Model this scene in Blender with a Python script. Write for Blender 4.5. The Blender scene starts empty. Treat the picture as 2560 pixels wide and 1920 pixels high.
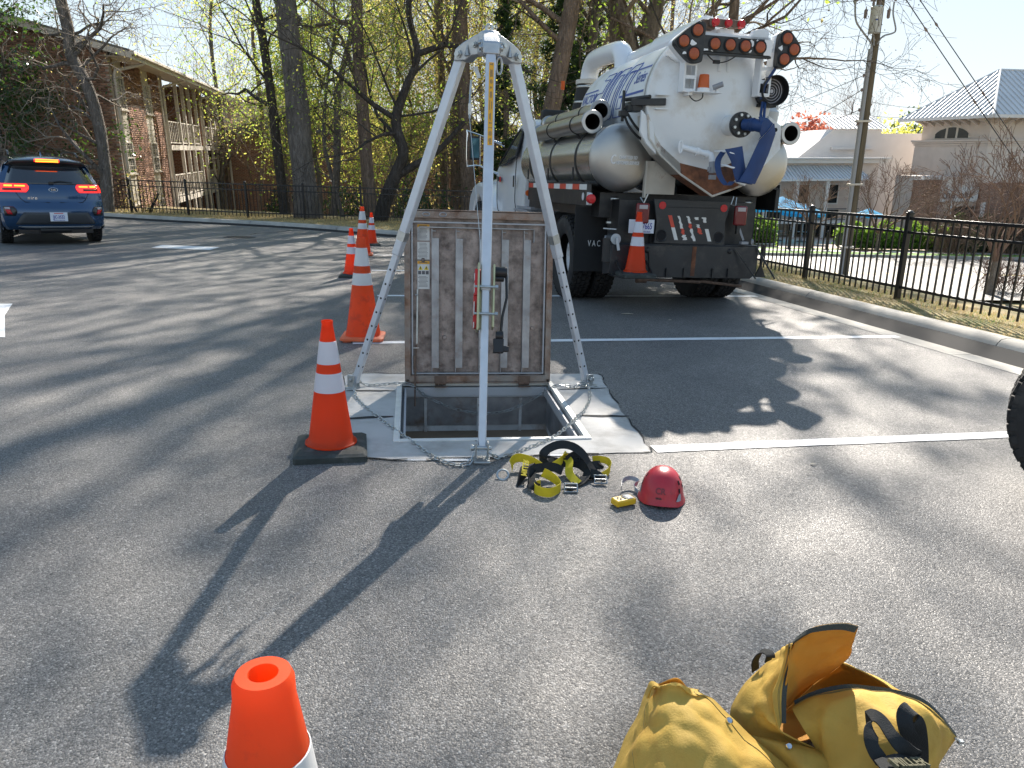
import bpy, bmesh, math, random
import numpy as np
from mathutils import Vector, Matrix

# ---------------------------------------------------------------- camera, light, exposure
scene = bpy.context.scene
col = scene.collection
PITCH, ROLL, EYE = math.radians(15.1), math.radians(-1.84), 1.40
fwd = Vector((0, math.cos(PITCH), -math.sin(PITCH)))
rt0 = Vector((1, 0, 0))
up0 = rt0.cross(fwd)
rt = rt0 * math.cos(ROLL) - up0 * math.sin(ROLL)
upv = rt0 * math.sin(ROLL) + up0 * math.cos(ROLL)
cam_data = bpy.data.cameras.new('camera')
cam_data.sensor_width = 36.0
cam_data.lens = 26.02
cam_data.clip_start = 0.05
cam_data.clip_end = 2000
cam = bpy.data.objects.new('camera', cam_data)
col.objects.link(cam)
cam.matrix_world = Matrix(((rt.x, upv.x, -fwd.x, 0), (rt.y, upv.y, -fwd.y, 0), (rt.z, upv.z, -fwd.z, EYE), (0, 0, 0, 1)))
scene.camera = cam
# the parking lot is a plane that falls gently away to the right; the lot is the z = 0 plane here,
# so plumb things (walls, pole, trunks) lean by this vertical
PLUMB = (upv * math.cos(math.radians(17.5)) - fwd * math.sin(math.radians(17.5))).normalized()
TILT = Vector((0, 0, 1)).rotation_difference(PLUMB).to_matrix()

SUN_AZ, SUN_EL = math.radians(13.0), math.radians(36.0)
world = bpy.data.worlds.new('World')
scene.world = world
world.use_nodes = True
wn = world.node_tree
sky = wn.nodes.new('ShaderNodeTexSky')
sky.sky_type = 'NISHITA'
sky.sun_disc = False
sky.sun_elevation = SUN_EL
sky.sun_rotation = SUN_AZ
sky.altitude = 120
sky.air_density = 1.0
sky.dust_density = 0.1
sky.ozone_density = 2.6
bg = wn.nodes['Background']
# a bright hazy spring sky: the same gentle roll-off over the whole dome
k1 = wn.nodes.new('ShaderNodeVectorMath'); k1.operation = 'MULTIPLY_ADD'
k1.inputs[1].default_value = (1 / 3.0,) * 3
k1.inputs[2].default_value = (1, 1, 1)
k2 = wn.nodes.new('ShaderNodeVectorMath'); k2.operation = 'DIVIDE'
wn.links.new(sky.outputs[0], k1.inputs[0]); wn.links.new(sky.outputs[0], k2.inputs[0]); wn.links.new(k1.outputs[0], k2.inputs[1])
wn.links.new(k2.outputs[0], bg.inputs[0])
bg.inputs[1].default_value = 0.128
sun_data = bpy.data.lights.new('sun', 'SUN')
sun_data.energy = 3.35
sun_data.angle = math.radians(0.53)
sun_data.color = (1.0, 0.915, 0.81)
sun = bpy.data.objects.new('sun', sun_data)
col.objects.link(sun)
to_sun = Vector((math.sin(SUN_AZ) * math.cos(SUN_EL), math.cos(SUN_AZ) * math.cos(SUN_EL), math.sin(SUN_EL)))
sun.rotation_euler = to_sun.to_track_quat('Z', 'Y').to_euler()
sun.location = to_sun * 60
vs = scene.view_settings
vs.view_transform = 'Standard'
vs.look = 'None'
vs.gamma = 1.0
vs.exposure = 1.97
vs.use_curve_mapping = False
scene.cycles.max_bounces = 6
scene.cycles.diffuse_bounces = 3
scene.cycles.transparent_max_bounces = 6

rnd = random.Random(11)
rng = np.random.default_rng(11)
PI = math.pi
R_ = math.radians

# ---------------------------------------------------------------- materials
MATS = {}
def mat(name, c, rough=0.5, metal=0.0, var=0.0, vs_=6.0, c2=None, c2s=4.0, c2t=0.6, c2w=0.12, bump=0.0, bs=60.0,
        coat=0.0, emit=0.0, trans=0.0, spec=0.5, island=0.0, transl=None, stretch=None, aniso=0.0):
    m = bpy.data.materials.new(name)
    m.use_nodes = True
    nt = m.node_tree
    N, L = nt.nodes, nt.links
    b = N['Principled BSDF']
    out = N['Material Output']
    b.inputs['Roughness'].default_value = rough
    b.inputs['Metallic'].default_value = metal
    b.inputs['Specular IOR Level'].default_value = spec
    b.inputs['Coat Weight'].default_value = coat
    b.inputs['Coat Roughness'].default_value = 0.05
    b.inputs['Transmission Weight'].default_value = trans
    b.inputs['Anisotropic'].default_value = aniso
    if emit:
        b.inputs['Emission Color'].default_value = (*c, 1)
        b.inputs['Emission Strength'].default_value = emit
    b.inputs['Base Color'].default_value = (*c, 1)
    tc = N.new('ShaderNodeTexCoord')
    vec = tc.outputs['Object']
    if stretch:
        mp = N.new('ShaderNodeMapping')
        mp.inputs['Scale'].default_value = stretch
        L.new(vec, mp.inputs['Vector'])
        vec = mp.outputs['Vector']
    cur = None
    if var:
        n = N.new('ShaderNodeTexNoise'); n.inputs['Scale'].default_value = vs_; n.inputs['Detail'].default_value = 5
        L.new(vec, n.inputs['Vector'])
        r = N.new('ShaderNodeMapRange'); r.inputs['From Min'].default_value = 0.3; r.inputs['From Max'].default_value = 0.7
        r.inputs['To Min'].default_value = 1 - var; r.inputs['To Max'].default_value = 1 + var
        L.new(n.outputs['Fac'], r.inputs['Value'])
        mx = N.new('ShaderNodeMix'); mx.data_type = 'RGBA'; mx.blend_type = 'MULTIPLY'; mx.inputs[0].default_value = 1
        mx.inputs[6].default_value = (*c, 1)
        L.new(r.outputs[0], mx.inputs[7])
        cur = mx.outputs[2]
    if island:
        g = N.new('ShaderNodeNewGeometry')
        r = N.new('ShaderNodeMapRange'); r.inputs['To Min'].default_value = 1 - island; r.inputs['To Max'].default_value = 1 + island
        L.new(g.outputs['Random Per Island'], r.inputs['Value'])
        mx = N.new('ShaderNodeMix'); mx.data_type = 'RGBA'; mx.blend_type = 'MULTIPLY'; mx.inputs[0].default_value = 1
        if cur: L.new(cur, mx.inputs[6])
        else: mx.inputs[6].default_value = (*c, 1)
        L.new(r.outputs[0], mx.inputs[7])
        cur = mx.outputs[2]
    if c2:
        n = N.new('ShaderNodeTexNoise'); n.inputs['Scale'].default_value = c2s; n.inputs['Detail'].default_value = 8
        n.inputs['Roughness'].default_value = 0.65
        L.new(vec, n.inputs['Vector'])
        r = N.new('ShaderNodeMapRange'); r.inputs['From Min'].default_value = c2t - c2w; r.inputs['From Max'].default_value = c2t + c2w
        L.new(n.outputs['Fac'], r.inputs['Value'])
        mx = N.new('ShaderNodeMix'); mx.data_type = 'RGBA'
        if cur: L.new(cur, mx.inputs[6])
        else: mx.inputs[6].default_value = (*c, 1)
        mx.inputs[7].default_value = (*c2, 1)
        L.new(r.outputs[0], mx.inputs[0])
        cur = mx.outputs[2]
    if cur: L.new(cur, b.inputs['Base Color'])
    if bump:
        n = N.new('ShaderNodeTexNoise'); n.inputs['Scale'].default_value = bs; n.inputs['Detail'].default_value = 4
        L.new(vec, n.inputs['Vector'])
        bp = N.new('ShaderNodeBump'); bp.inputs['Strength'].default_value = bump; bp.inputs['Distance'].default_value = 0.01
        L.new(n.outputs['Fac'], bp.inputs['Height']); L.new(bp.outputs[0], b.inputs['Normal'])
    if transl:
        t = N.new('ShaderNodeBsdfTranslucent')
        if isinstance(transl[1], tuple): t.inputs['Color'].default_value = (*transl[1], 1)
        elif cur: L.new(cur, t.inputs['Color'])
        ms = N.new('ShaderNodeMixShader'); ms.inputs[0].default_value = transl[0]
        L.new(b.outputs[0], ms.inputs[1]); L.new(t.outputs[0], ms.inputs[2]); L.new(ms.outputs[0], out.inputs['Surface'])
    MATS[name] = m
    return m

def asphalt_material(name, dark, light, bright=0.6):
    m = bpy.data.materials.new(name); m.use_nodes = True
    N, L = m.node_tree.nodes, m.node_tree.links
    b = N['Principled BSDF']
    tc = N.new('ShaderNodeTexCoord')
    def vor(scale):
        v = N.new('ShaderNodeTexVoronoi'); v.inputs['Scale'].default_value = scale; v.inputs['Randomness'].default_value = 1
        L.new(tc.outputs['Object'], v.inputs['Vector']); return v
    def noise(scale, det=4, ro=.6):
        v = N.new('ShaderNodeTexNoise'); v.inputs['Scale'].default_value = scale; v.inputs['Detail'].default_value = det
        v.inputs['Roughness'].default_value = ro
        L.new(tc.outputs['Object'], v.inputs['Vector']); return v
    def rampn(src, pts):
        r = N.new('ShaderNodeValToRGB'); L.new(src, r.inputs[0])
        e = r.color_ramp.elements
        while len(e) < len(pts): e.new(0.5)
        for q, (p, c) in zip(e, pts): q.position = p; q.color = (*c, 1)
        return r
    def mix(kind, a, bb, f=1.0):
        x = N.new('ShaderNodeMix'); x.data_type = 'RGBA'; x.blend_type = kind
        if isinstance(f, float): x.inputs[0].default_value = f
        else: L.new(f, x.inputs[0])
        L.new(a, x.inputs[6]); L.new(bb, x.inputs[7]); return x.outputs[2]
    v1, v2 = vor(165), vor(360)
    sep = N.new('ShaderNodeSeparateColor'); L.new(v1.outputs['Color'], sep.inputs[0])
    sep2 = N.new('ShaderNodeSeparateColor'); L.new(v2.outputs['Color'], sep2.inputs[0])
    mid = tuple((dark[i] + light[i]) / 2 for i in range(3))
    big = rampn(sep.outputs[0], [(0, dark), (.45, mid), (.75, light), (.93, tuple(x * 1.5 for x in light)), (1, (bright, bright * .97, bright * .92))])
    sm = rampn(sep2.outputs[1], [(0, dark), (.5, mid), (.85, light), (1, (bright * .8, bright * .78, bright * .74))])
    c = mix('MIX', big.outputs[0], sm.outputs[0], .45)
    edge = rampn(v1.outputs['Distance'], [(0.0, (1, 1, 1)), (.55, (1, 1, 1)), (1, (.25, .25, .27))])
    c = mix('MULTIPLY', c, edge.outputs[0], .55)
    st = rampn(noise(.55, 6).outputs[0], [(.3, (.72, .72, .74)), (.7, (1.13, 1.11, 1.08))])
    c = mix('MULTIPLY', c, st.outputs[0])
    st2 = rampn(noise(3.1, 5, .7).outputs[0], [(.35, (.9, .9, .9)), (.65, (1.06, 1.06, 1.06))])
    c = mix('MULTIPLY', c, st2.outputs[0])
    L.new(c, b.inputs['Base Color'])
    rr = N.new('ShaderNodeMapRange'); rr.inputs['To Min'].default_value = .42; rr.inputs['To Max'].default_value = .85
    L.new(sep.outputs[1], rr.inputs['Value']); L.new(rr.outputs[0], b.inputs['Roughness'])
    h = N.new('ShaderNodeMath'); h.operation = 'ADD'
    L.new(v1.outputs['Distance'], h.inputs[0]); L.new(sep2.outputs[0], h.inputs[1])
    bp = N.new('ShaderNodeBump'); bp.inputs['Strength'].default_value = .55; bp.inputs['Distance'].default_value = .004; bp.invert = True
    L.new(h.outputs[0], bp.inputs['Height']); L.new(bp.outputs[0], b.inputs['Normal'])
    MATS[name] = m
    return m

def bark_material(name, c, c2):
    m = mat(name, c, .9, var=.3, vs_=3, c2=c2, c2s=1.6, c2t=.52, c2w=.2, stretch=(5, 5, 1.0), spec=.2)
    N, L = m.node_tree.nodes, m.node_tree.links
    tc = N.new('ShaderNodeTexCoord'); mp = N.new('ShaderNodeMapping'); mp.inputs['Scale'].default_value = (9, 9, 1.5)
    L.new(tc.outputs['Object'], mp.inputs[0])
    v = N.new('ShaderNodeTexVoronoi'); v.inputs['Scale'].default_value = 2.6; v.feature = 'DISTANCE_TO_EDGE'
    L.new(mp.outputs[0], v.inputs['Vector'])
    n = N.new('ShaderNodeTexNoise'); n.inputs['Scale'].default_value = 9; n.inputs['Detail'].default_value = 6
    L.new(mp.outputs[0], n.inputs['Vector'])
    r = N.new('ShaderNodeMapRange'); r.inputs['From Max'].default_value = .25; L.new(v.outputs['Distance'], r.inputs['Value'])
    a = N.new('ShaderNodeMath'); a.operation = 'ADD'; L.new(r.outputs[0], a.inputs[0]); L.new(n.outputs[0], a.inputs[1])
    bp = N.new('ShaderNodeBump'); bp.inputs['Strength'].default_value = .9; bp.inputs['Distance'].default_value = .05
    L.new(a.outputs[0], bp.inputs['Height']); L.new(bp.outputs[0], N['Principled BSDF'].inputs['Normal'])
    return m

def brick_wall_material(name, c1, c2, mortar, scale=1.0):
    m = bpy.data.materials.new(name); m.use_nodes = True
    N, L = m.node_tree.nodes, m.node_tree.links
    b = N['Principled BSDF']; b.inputs['Roughness'].default_value = .85
    tc = N.new('ShaderNodeTexCoord'); mp = N.new('ShaderNodeMapping'); mp.inputs['Rotation'].default_value = (R_(90), 0, 0)
    L.new(tc.outputs['Object'], mp.inputs[0])
    br = N.new('ShaderNodeTexBrick')
    br.inputs['Color1'].default_value = (*c1, 1); br.inputs['Color2'].default_value = (*c2, 1); br.inputs['Mortar'].default_value = (*mortar, 1)
    br.inputs['Scale'].default_value = 1; br.inputs['Brick Width'].default_value = .215 * scale; br.inputs['Row Height'].default_value = .0745 * scale
    br.inputs['Mortar Size'].default_value = .011 * scale
    L.new(mp.outputs[0], br.inputs['Vector'])
    n = N.new('ShaderNodeTexNoise'); n.inputs['Scale'].default_value = .9; n.inputs['Detail'].default_value = 5; L.new(tc.outputs['Object'], n.inputs['Vector'])
    r = N.new('ShaderNodeMapRange'); r.inputs['To Min'].default_value = .7; r.inputs['To Max'].default_value = 1.25; L.new(n.outputs[0], r.inputs[0])
    x = N.new('ShaderNodeMix'); x.data_type = 'RGBA'; x.blend_type = 'MULTIPLY'; x.inputs[0].default_value = 1
    L.new(br.outputs['Color'], x.inputs[6]); L.new(r.outputs[0], x.inputs[7]); L.new(x.outputs[2], b.inputs['Base Color'])
    bp = N.new('ShaderNodeBump'); bp.inputs['Strength'].default_value = .6; bp.inputs['Distance'].default_value = .01; bp.invert = True
    L.new(br.outputs['Fac'], bp.inputs['Height']); L.new(bp.outputs[0], b.inputs['Normal'])
    MATS[name] = m
    return m

asphalt_material('asphalt', (.066, .066, .066), (.250, .243, .233), .60)
asphalt_material('road_asphalt', (.10, .098, .096), (.17, .166, .16), .30)
mat('concrete_pad', (.50, .49, .47), .85, var=.14, vs_=3, c2=(.33, .31, .28), c2s=3.2, c2t=.58, c2w=.12, bump=.25, bs=180)
mat('kerb_concrete', (.42, .40, .36), .85, var=.16, vs_=2.5, c2=(.24, .23, .21), c2s=1.8, c2t=.62, c2w=.16, bump=.25, bs=120)
mat('joint_dark', (.03, .03, .03), .95)
mat('paint_white', (.78, .79, .80), .55, var=.06, vs_=5, c2=(.30, .30, .31), c2s=30, c2t=.64, c2w=.05, bump=.3, bs=140)
mat('soil_grass', (.32, .245, .125), .95, var=.35, vs_=5, c2=(.10, .13, .035), c2s=1.6, c2t=.58, c2w=.12, bump=.6, bs=40)
mat('straw', (.52, .40, .19), .9, island=.4, transl=(.35, (.60, .45, .2)))
mat('grass_green', (.09, .17, .03), .9, var=.3, vs_=2, island=.3, transl=(.35, (.2, .4, .05)))
mat('lawn_green', (.14, .28, .04), .9, var=.3, vs_=2.5, bump=.5, bs=30)
mat('forest_floor', (.20, .145, .095), .95, var=.4, vs_=2, bump=.6, bs=10)
mat('pine_straw', (.20, .09, .05), .95, var=.3, vs_=5)
mat('paving', (.50, .40, .34), .9, var=.2, vs_=3)
mat('sidewalk', (.52, .50, .46), .9, var=.1, vs_=1)
bark_material('bark_grey', (.28, .25, .225), (.12, .105, .095))
bark_material('bark_brown', (.34, .255, .205), (.16, .12, .095))
bark_material('bark_dark', (.12, .105, .096), (.055, .048, .043))
bark_material('bark_pale', (.38, .32, .27), (.13, .105, .085))
mat('twig', (.27, .225, .185), .9, spec=.2)
mat('twig_dark', (.075, .064, .056), .9, spec=.2)
mat('twig_red', (.20, .135, .105), .9, spec=.2)
mat('leaf_yellow', (.32, .34, .07), .6, island=.35, transl=(.6, (.82, .80, .17)))
mat('leaf_green', (.17, .26, .05), .6, island=.4, transl=(.58, (.50, .70, .11)))
mat('leaf_gold', (.31, .26, .10), .6, island=.4, transl=(.5, (.74, .60, .22)))
mat('leaf_rust', (.30, .12, .045), .7, island=.35, transl=(.4, (.6, .25, .08)))
mat('magnolia_leaf', (.022, .055, .016), .32, island=.5, spec=.6, transl=(.22, (.16, .32, .03)))
mat('pine_needle', (.028, .062, .022), .7, island=.45, transl=(.25, (.08, .15, .03)))
mat('hedge_leaf', (.10, .20, .03), .5, island=.45, transl=(.4, (.32, .52, .06)))
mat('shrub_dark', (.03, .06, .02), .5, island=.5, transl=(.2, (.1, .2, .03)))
mat('red_bud', (.42, .13, .09), .8, island=.35, transl=(.4, (.7, .25, .16)))
mat('bud_brown', (.12, .07, .05), .8)
brick_wall_material('brick_far', (.33, .14, .08), (.19, .08, .052), (.40, .33, .27), 1.0)
mat('brick_red', (.30, .168, .115), .88, var=.15, vs_=4, island=.4, bump=.3, bs=60)
mat('mortar', (.42, .35, .29), .95, var=.1)
mat('cream_trim', (.62, .57, .50), .6, var=.07, vs_=2)
mat('cream_panel', (.55, .50, .42), .65, var=.06, vs_=2)
mat('shingle', (.15, .145, .14), .9, var=.25, vs_=12)
mat('window_glass', (.022, .028, .032), .15, spec=.3)
mat('window_blind', (.55, .54, .50), .7)
mat('stucco', (.64, .56, .50), .9, var=.06, vs_=2, bump=.15, bs=60)
mat('stucco_white', (.72, .70, .68), .9, var=.05, vs_=1)
mat('metal_roof', (.64, .645, .65), .5, metal=.2, var=.05, vs_=1)
mat('fence_black', (.012, .012, .014), .35, var=.1, spec=.5, bump=.05, bs=200)
mat('pole_wood', (.13, .105, .07), .9, var=.3, vs_=2, stretch=(12, 12, .6), bump=.5, bs=4)
mat('conduit_grey', (.30, .31, .335), .5, var=.05)
mat('transformer_grey', (.50, .53, .55), .45, var=.05)
mat('wire_black', (.03, .03, .032), .6)
mat('insulator', (.20, .15, .14), .4)
mat('umbrella_blue', (.05, .42, .72), .8, transl=(.5, (.1, .6, .9)))
mat('aluminium', (.60, .64, .70), .40, metal=.35, var=.06, vs_=14, bump=.04, bs=90)
mat('cast_aluminium', (.46, .48, .50), .42, metal=.8, var=.1, vs_=20, bump=.1, bs=120)
mat('zinc', (.48, .50, .50), .35, metal=.8, var=.15, vs_=30)
mat('zinc_yellow', (.52, .50, .30), .35, metal=.7, var=.1, vs_=30)
mat('hole_dark', (.01, .01, .012), .9)
mat('label_orange', (.85, .42, .03), .5)
mat('label_white', (.72, .72, .70), .5)
mat('label_red', (.60, .03, .03), .45)
mat('label_black', (.02, .02, .02), .5)
mat('label_grey', (.30, .30, .30), .5)
mat('label_yellow', (.85, .65, .02), .5)
mat('label_text', (.12, .12, .13), .6)
mat('black_plastic', (.014, .014, .016), .4, var=.1)
mat('steel_lid', (.33, .275, .25), .48, metal=.5, var=.35, vs_=7, c2=(.10, .078, .070), c2s=10, c2t=.56, c2w=.13, bump=.25, bs=45)
mat('steel_rib', (.33, .335, .35), .42, metal=.65, var=.25, vs_=9, c2=(.24, .19, .16), c2s=6, c2t=.64, c2w=.08, bump=.15, bs=40)
mat('rust_rim', (.27, .155, .10), .62, metal=.35, var=.4, vs_=14, c2=(.30, .265, .235), c2s=7, c2t=.50, c2w=.14, bump=.4, bs=50)
mat('rust', (.22, .085, .04), .85, var=.4, vs_=12, c2=(.07, .035, .025), c2s=7, c2t=.55, c2w=.15, bump=.5, bs=40)
mat('pit_wall', (.56, .57, .57), .6, metal=.15, var=.2, vs_=4, c2=(.24, .17, .12), c2s=3.5, c2t=.6, c2w=.1)
mat('hatch_frame_white', (.74, .74, .71), .45, metal=.2, var=.1, vs_=10)
mat('hinge_brown', (.16, .11, .085), .6, metal=.5, var=.3, vs_=20)
mat('rubber_seal', (.42, .43, .45), .6)
mat('cone_orange', (.95, .095, .018), .42, var=.05, vs_=8, c2=(.62, .07, .03), c2s=6, c2t=.66, c2w=.1, transl=(.58, (1.0, .17, .03)))
mat('cone_orange_worn', (.86, .125, .03), .5, var=.1, vs_=7, c2=(.34, .085, .045), c2s=9, c2t=.60, c2w=.08, transl=(.50, (1.0, .22, .04)), bump=.05, bs=30)
mat('cone_base_black', (.038, .045, .042), .75, var=.2, vs_=20, c2=(.09, .095, .09), c2s=14, c2t=.62, c2w=.1, bump=.15, bs=120)
mat('cone_base_orange', (.80, .16, .06), .6, var=.12, vs_=9, c2=(.5, .13, .07), c2s=8, c2t=.6)
mat('collar_white', (.66, .68, .74), .3, var=.04, vs_=6, c2=(.50, .50, .53), c2s=16, c2t=.7, c2w=.05, spec=.6, transl=(.1, (.8, .82, .9)))
mat('collar_worn', (.66, .66, .66), .45, var=.06, vs_=8, c2=(.38, .36, .35), c2s=14, c2t=.7, c2w=.05)
mat('truck_white', (.78, .80, .83), .22, var=.03, vs_=2, coat=.4, c2=(.60, .56, .50), c2s=2.5, c2t=.74, c2w=.08)
mat('tank_white', (.76, .78, .79), .34, var=.04, vs_=2, coat=.15, c2=(.55, .51, .45), c2s=2.8, c2t=.63, c2w=.14)
mat('dirty_white', (.58, .55, .49), .55, var=.12, vs_=5, c2=(.26, .13, .07), c2s=5, c2t=.63, c2w=.06)
mat('stainless', (.56, .55, .53), .27, metal=1.0, var=.06, vs_=2, stretch=(1, .35, 9), bump=.03, bs=30, aniso=.4)
mat('stainless_end', (.47, .455, .43), .42, metal=.9, var=.05, vs_=3)
mat('pipe_steel', (.40, .405, .41), .30, metal=1.0, var=.06, vs_=10)
mat('truck_black', (.018, .019, .021), .45, var=.2, vs_=6, c2=(.055, .052, .048), c2s=5, c2t=.62, c2w=.12)
mat('bumper_black', (.022, .025, .029), .42, var=.25, vs_=5, c2=(.075, .07, .065), c2s=4.5, c2t=.62, c2w=.1, bump=.1, bs=40)
mat('rubber_flap', (.017, .018, .020), .7, var=.2, vs_=4)
mat('tyre_rubber', (.018, .018, .019), .75, var=.2, vs_=12, c2=(.05, .048, .045), c2s=7, c2t=.62)
mat('wheel_white', (.70, .72, .74), .4, var=.06, vs_=6, c2=(.35, .30, .26), c2s=8, c2t=.66)
mat('alloy', (.55, .56, .58), .3, metal=.9)
mat('lens_amber', (.42, .085, .022), .3, var=.15, vs_=60, spec=.6, transl=(.15, (.9, .25, .05)))
mat('lens_amber_light', (.72, .16, .03), .3, spec=.6, transl=(.35, (1.0, .3, .04)))
mat('lens_red', (.72, .02, .03), .25, spec=.6, transl=(.25, (.9, .04, .04)))
mat('lens_darkred', (.16, .012, .016), .25, spec=.6)
mat('lens_clear', (.42, .40, .42), .12, spec=.8)
mat('logo_blue', (.05, .10, .36), .5)
mat('text_white', (.80, .81, .82), .5)
mat('sticker_silver', (.62, .63, .65), .4)
mat('hose_blue', (.010, .042, .15), .55, var=.15, vs_=8, bump=.15, bs=60)
mat('hose_black', (.012, .012, .013), .6)
mat('tape_red', (.62, .07, .04), .4, var=.1, vs_=20)
mat('tape_white', (.72, .72, .70), .4, var=.05, vs_=20)
mat('toolbox_tan', (.33, .30, .27), .45, metal=.5, var=.1, vs_=6)
mat('chrome', (.75, .76, .77), .12, metal=1)
mat('mirror_glass', (.10, .22, .25), .05, metal=.4, spec=.8)
mat('car_blue', (.012, .056, .14), .16, metal=.45, coat=.9, var=.04, vs_=3)
mat('car_black', (.014, .014, .016), .3, coat=.3)
mat('car_trim', (.045, .05, .058), .5)
mat('car_silver', (.42, .44, .47), .3, metal=.7)
mat('car_glass', (.02, .024, .03), .04, spec=.8, coat=.5)
mat('tail_red', (1.0, .022, .02), .2, emit=.55, coat=.6)
mat('tail_glow', (1.0, .16, .015), .3, emit=1.6)
mat('tail_dark', (.25, .008, .01), .2, coat=.6)
mat('plate_white', (.70, .74, .82), .4)
mat('plate_blue', (.05, .06, .35), .5)
mat('fabric_yellow', (.61, .395, .075), .74, var=.12, vs_=5, c2=(.40, .21, .03), c2s=3.2, c2t=.63, c2w=.12, bump=.18, bs=220, transl=(.12, (.8, .45, .03)))
mat('fabric_lining', (.55, .27, .035), .8, var=.15, vs_=6, bump=.12, bs=160, transl=(.2, (.8, .4, .04)))
mat('thread', (.22, .17, .06), .9)
mat('web_black', (.016, .018, .019), .85, var=.2, vs_=30, bump=.3, bs=350)
mat('web_yellow', (.70, .58, .025), .75, var=.1, vs_=20, bump=.3, bs=350, transl=(.2, (.9, .75, .03)))
mat('zip_dark', (.05, .06, .055), .7, bump=.5, bs=300)
mat('snap_steel', (.70, .71, .73), .18, metal=1)
mat('helmet_red', (.52, .028, .045), .34, var=.08, vs_=9, c2=(.30, .03, .04), c2s=12, c2t=.68, c2w=.05, bump=.03, bs=50)
mat('helmet_grey', (.33, .36, .40), .4)
mat('detector_yellow', (.80, .48, .02), .4)
mat('lcd', (.62, .63, .64), .2)
mat('iron_cover', (.06, .058, .055), .7, var=.3, vs_=20)
mat('leaf_litter', (.52, .46, .36), .9, island=.3)
mat('trailer_grey', (.10, .10, .11), .6)
mat('bollard_black', (.014, .014, .015), .4)
mat('sign_board', (.62, .60, .58), .6)
mat('mural', (.45, .30, .25), .7, var=.6, vs_=6, c2=(.15, .25, .42), c2s=4, c2t=.55)
mat('furniture', (.10, .10, .11), .6)
mat('stone_dark', (.16, .16, .17), .9, var=.3, vs_=4)

# ---------------------------------------------------------------- mesh helpers
def link_mesh(name, verts, faces, mats, parent=None, midx=None, smooth=True, angle=38, bevel=0.0, seg=2):
    me = bpy.data.meshes.new(name)
    me.from_pydata([tuple(v) for v in verts], [], faces)
    for m in mats: me.materials.append(MATS[m])
    if midx is not None and len(mats) > 1: me.polygons.foreach_set('material_index', midx)
    if smooth:
        me.polygons.foreach_set('use_smooth', [True] * len(me.polygons))
        me.set_sharp_from_angle(angle=R_(angle))
    me.update()
    o = bpy.data.objects.new(name, me); col.objects.link(o)
    if parent: o.parent = parent
    if bevel:
        b = o.modifiers.new('bevel', 'BEVEL'); b.width = bevel; b.segments = seg; b.limit_method = 'ANGLE'; b.angle_limit = R_(40)
    return o

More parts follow.
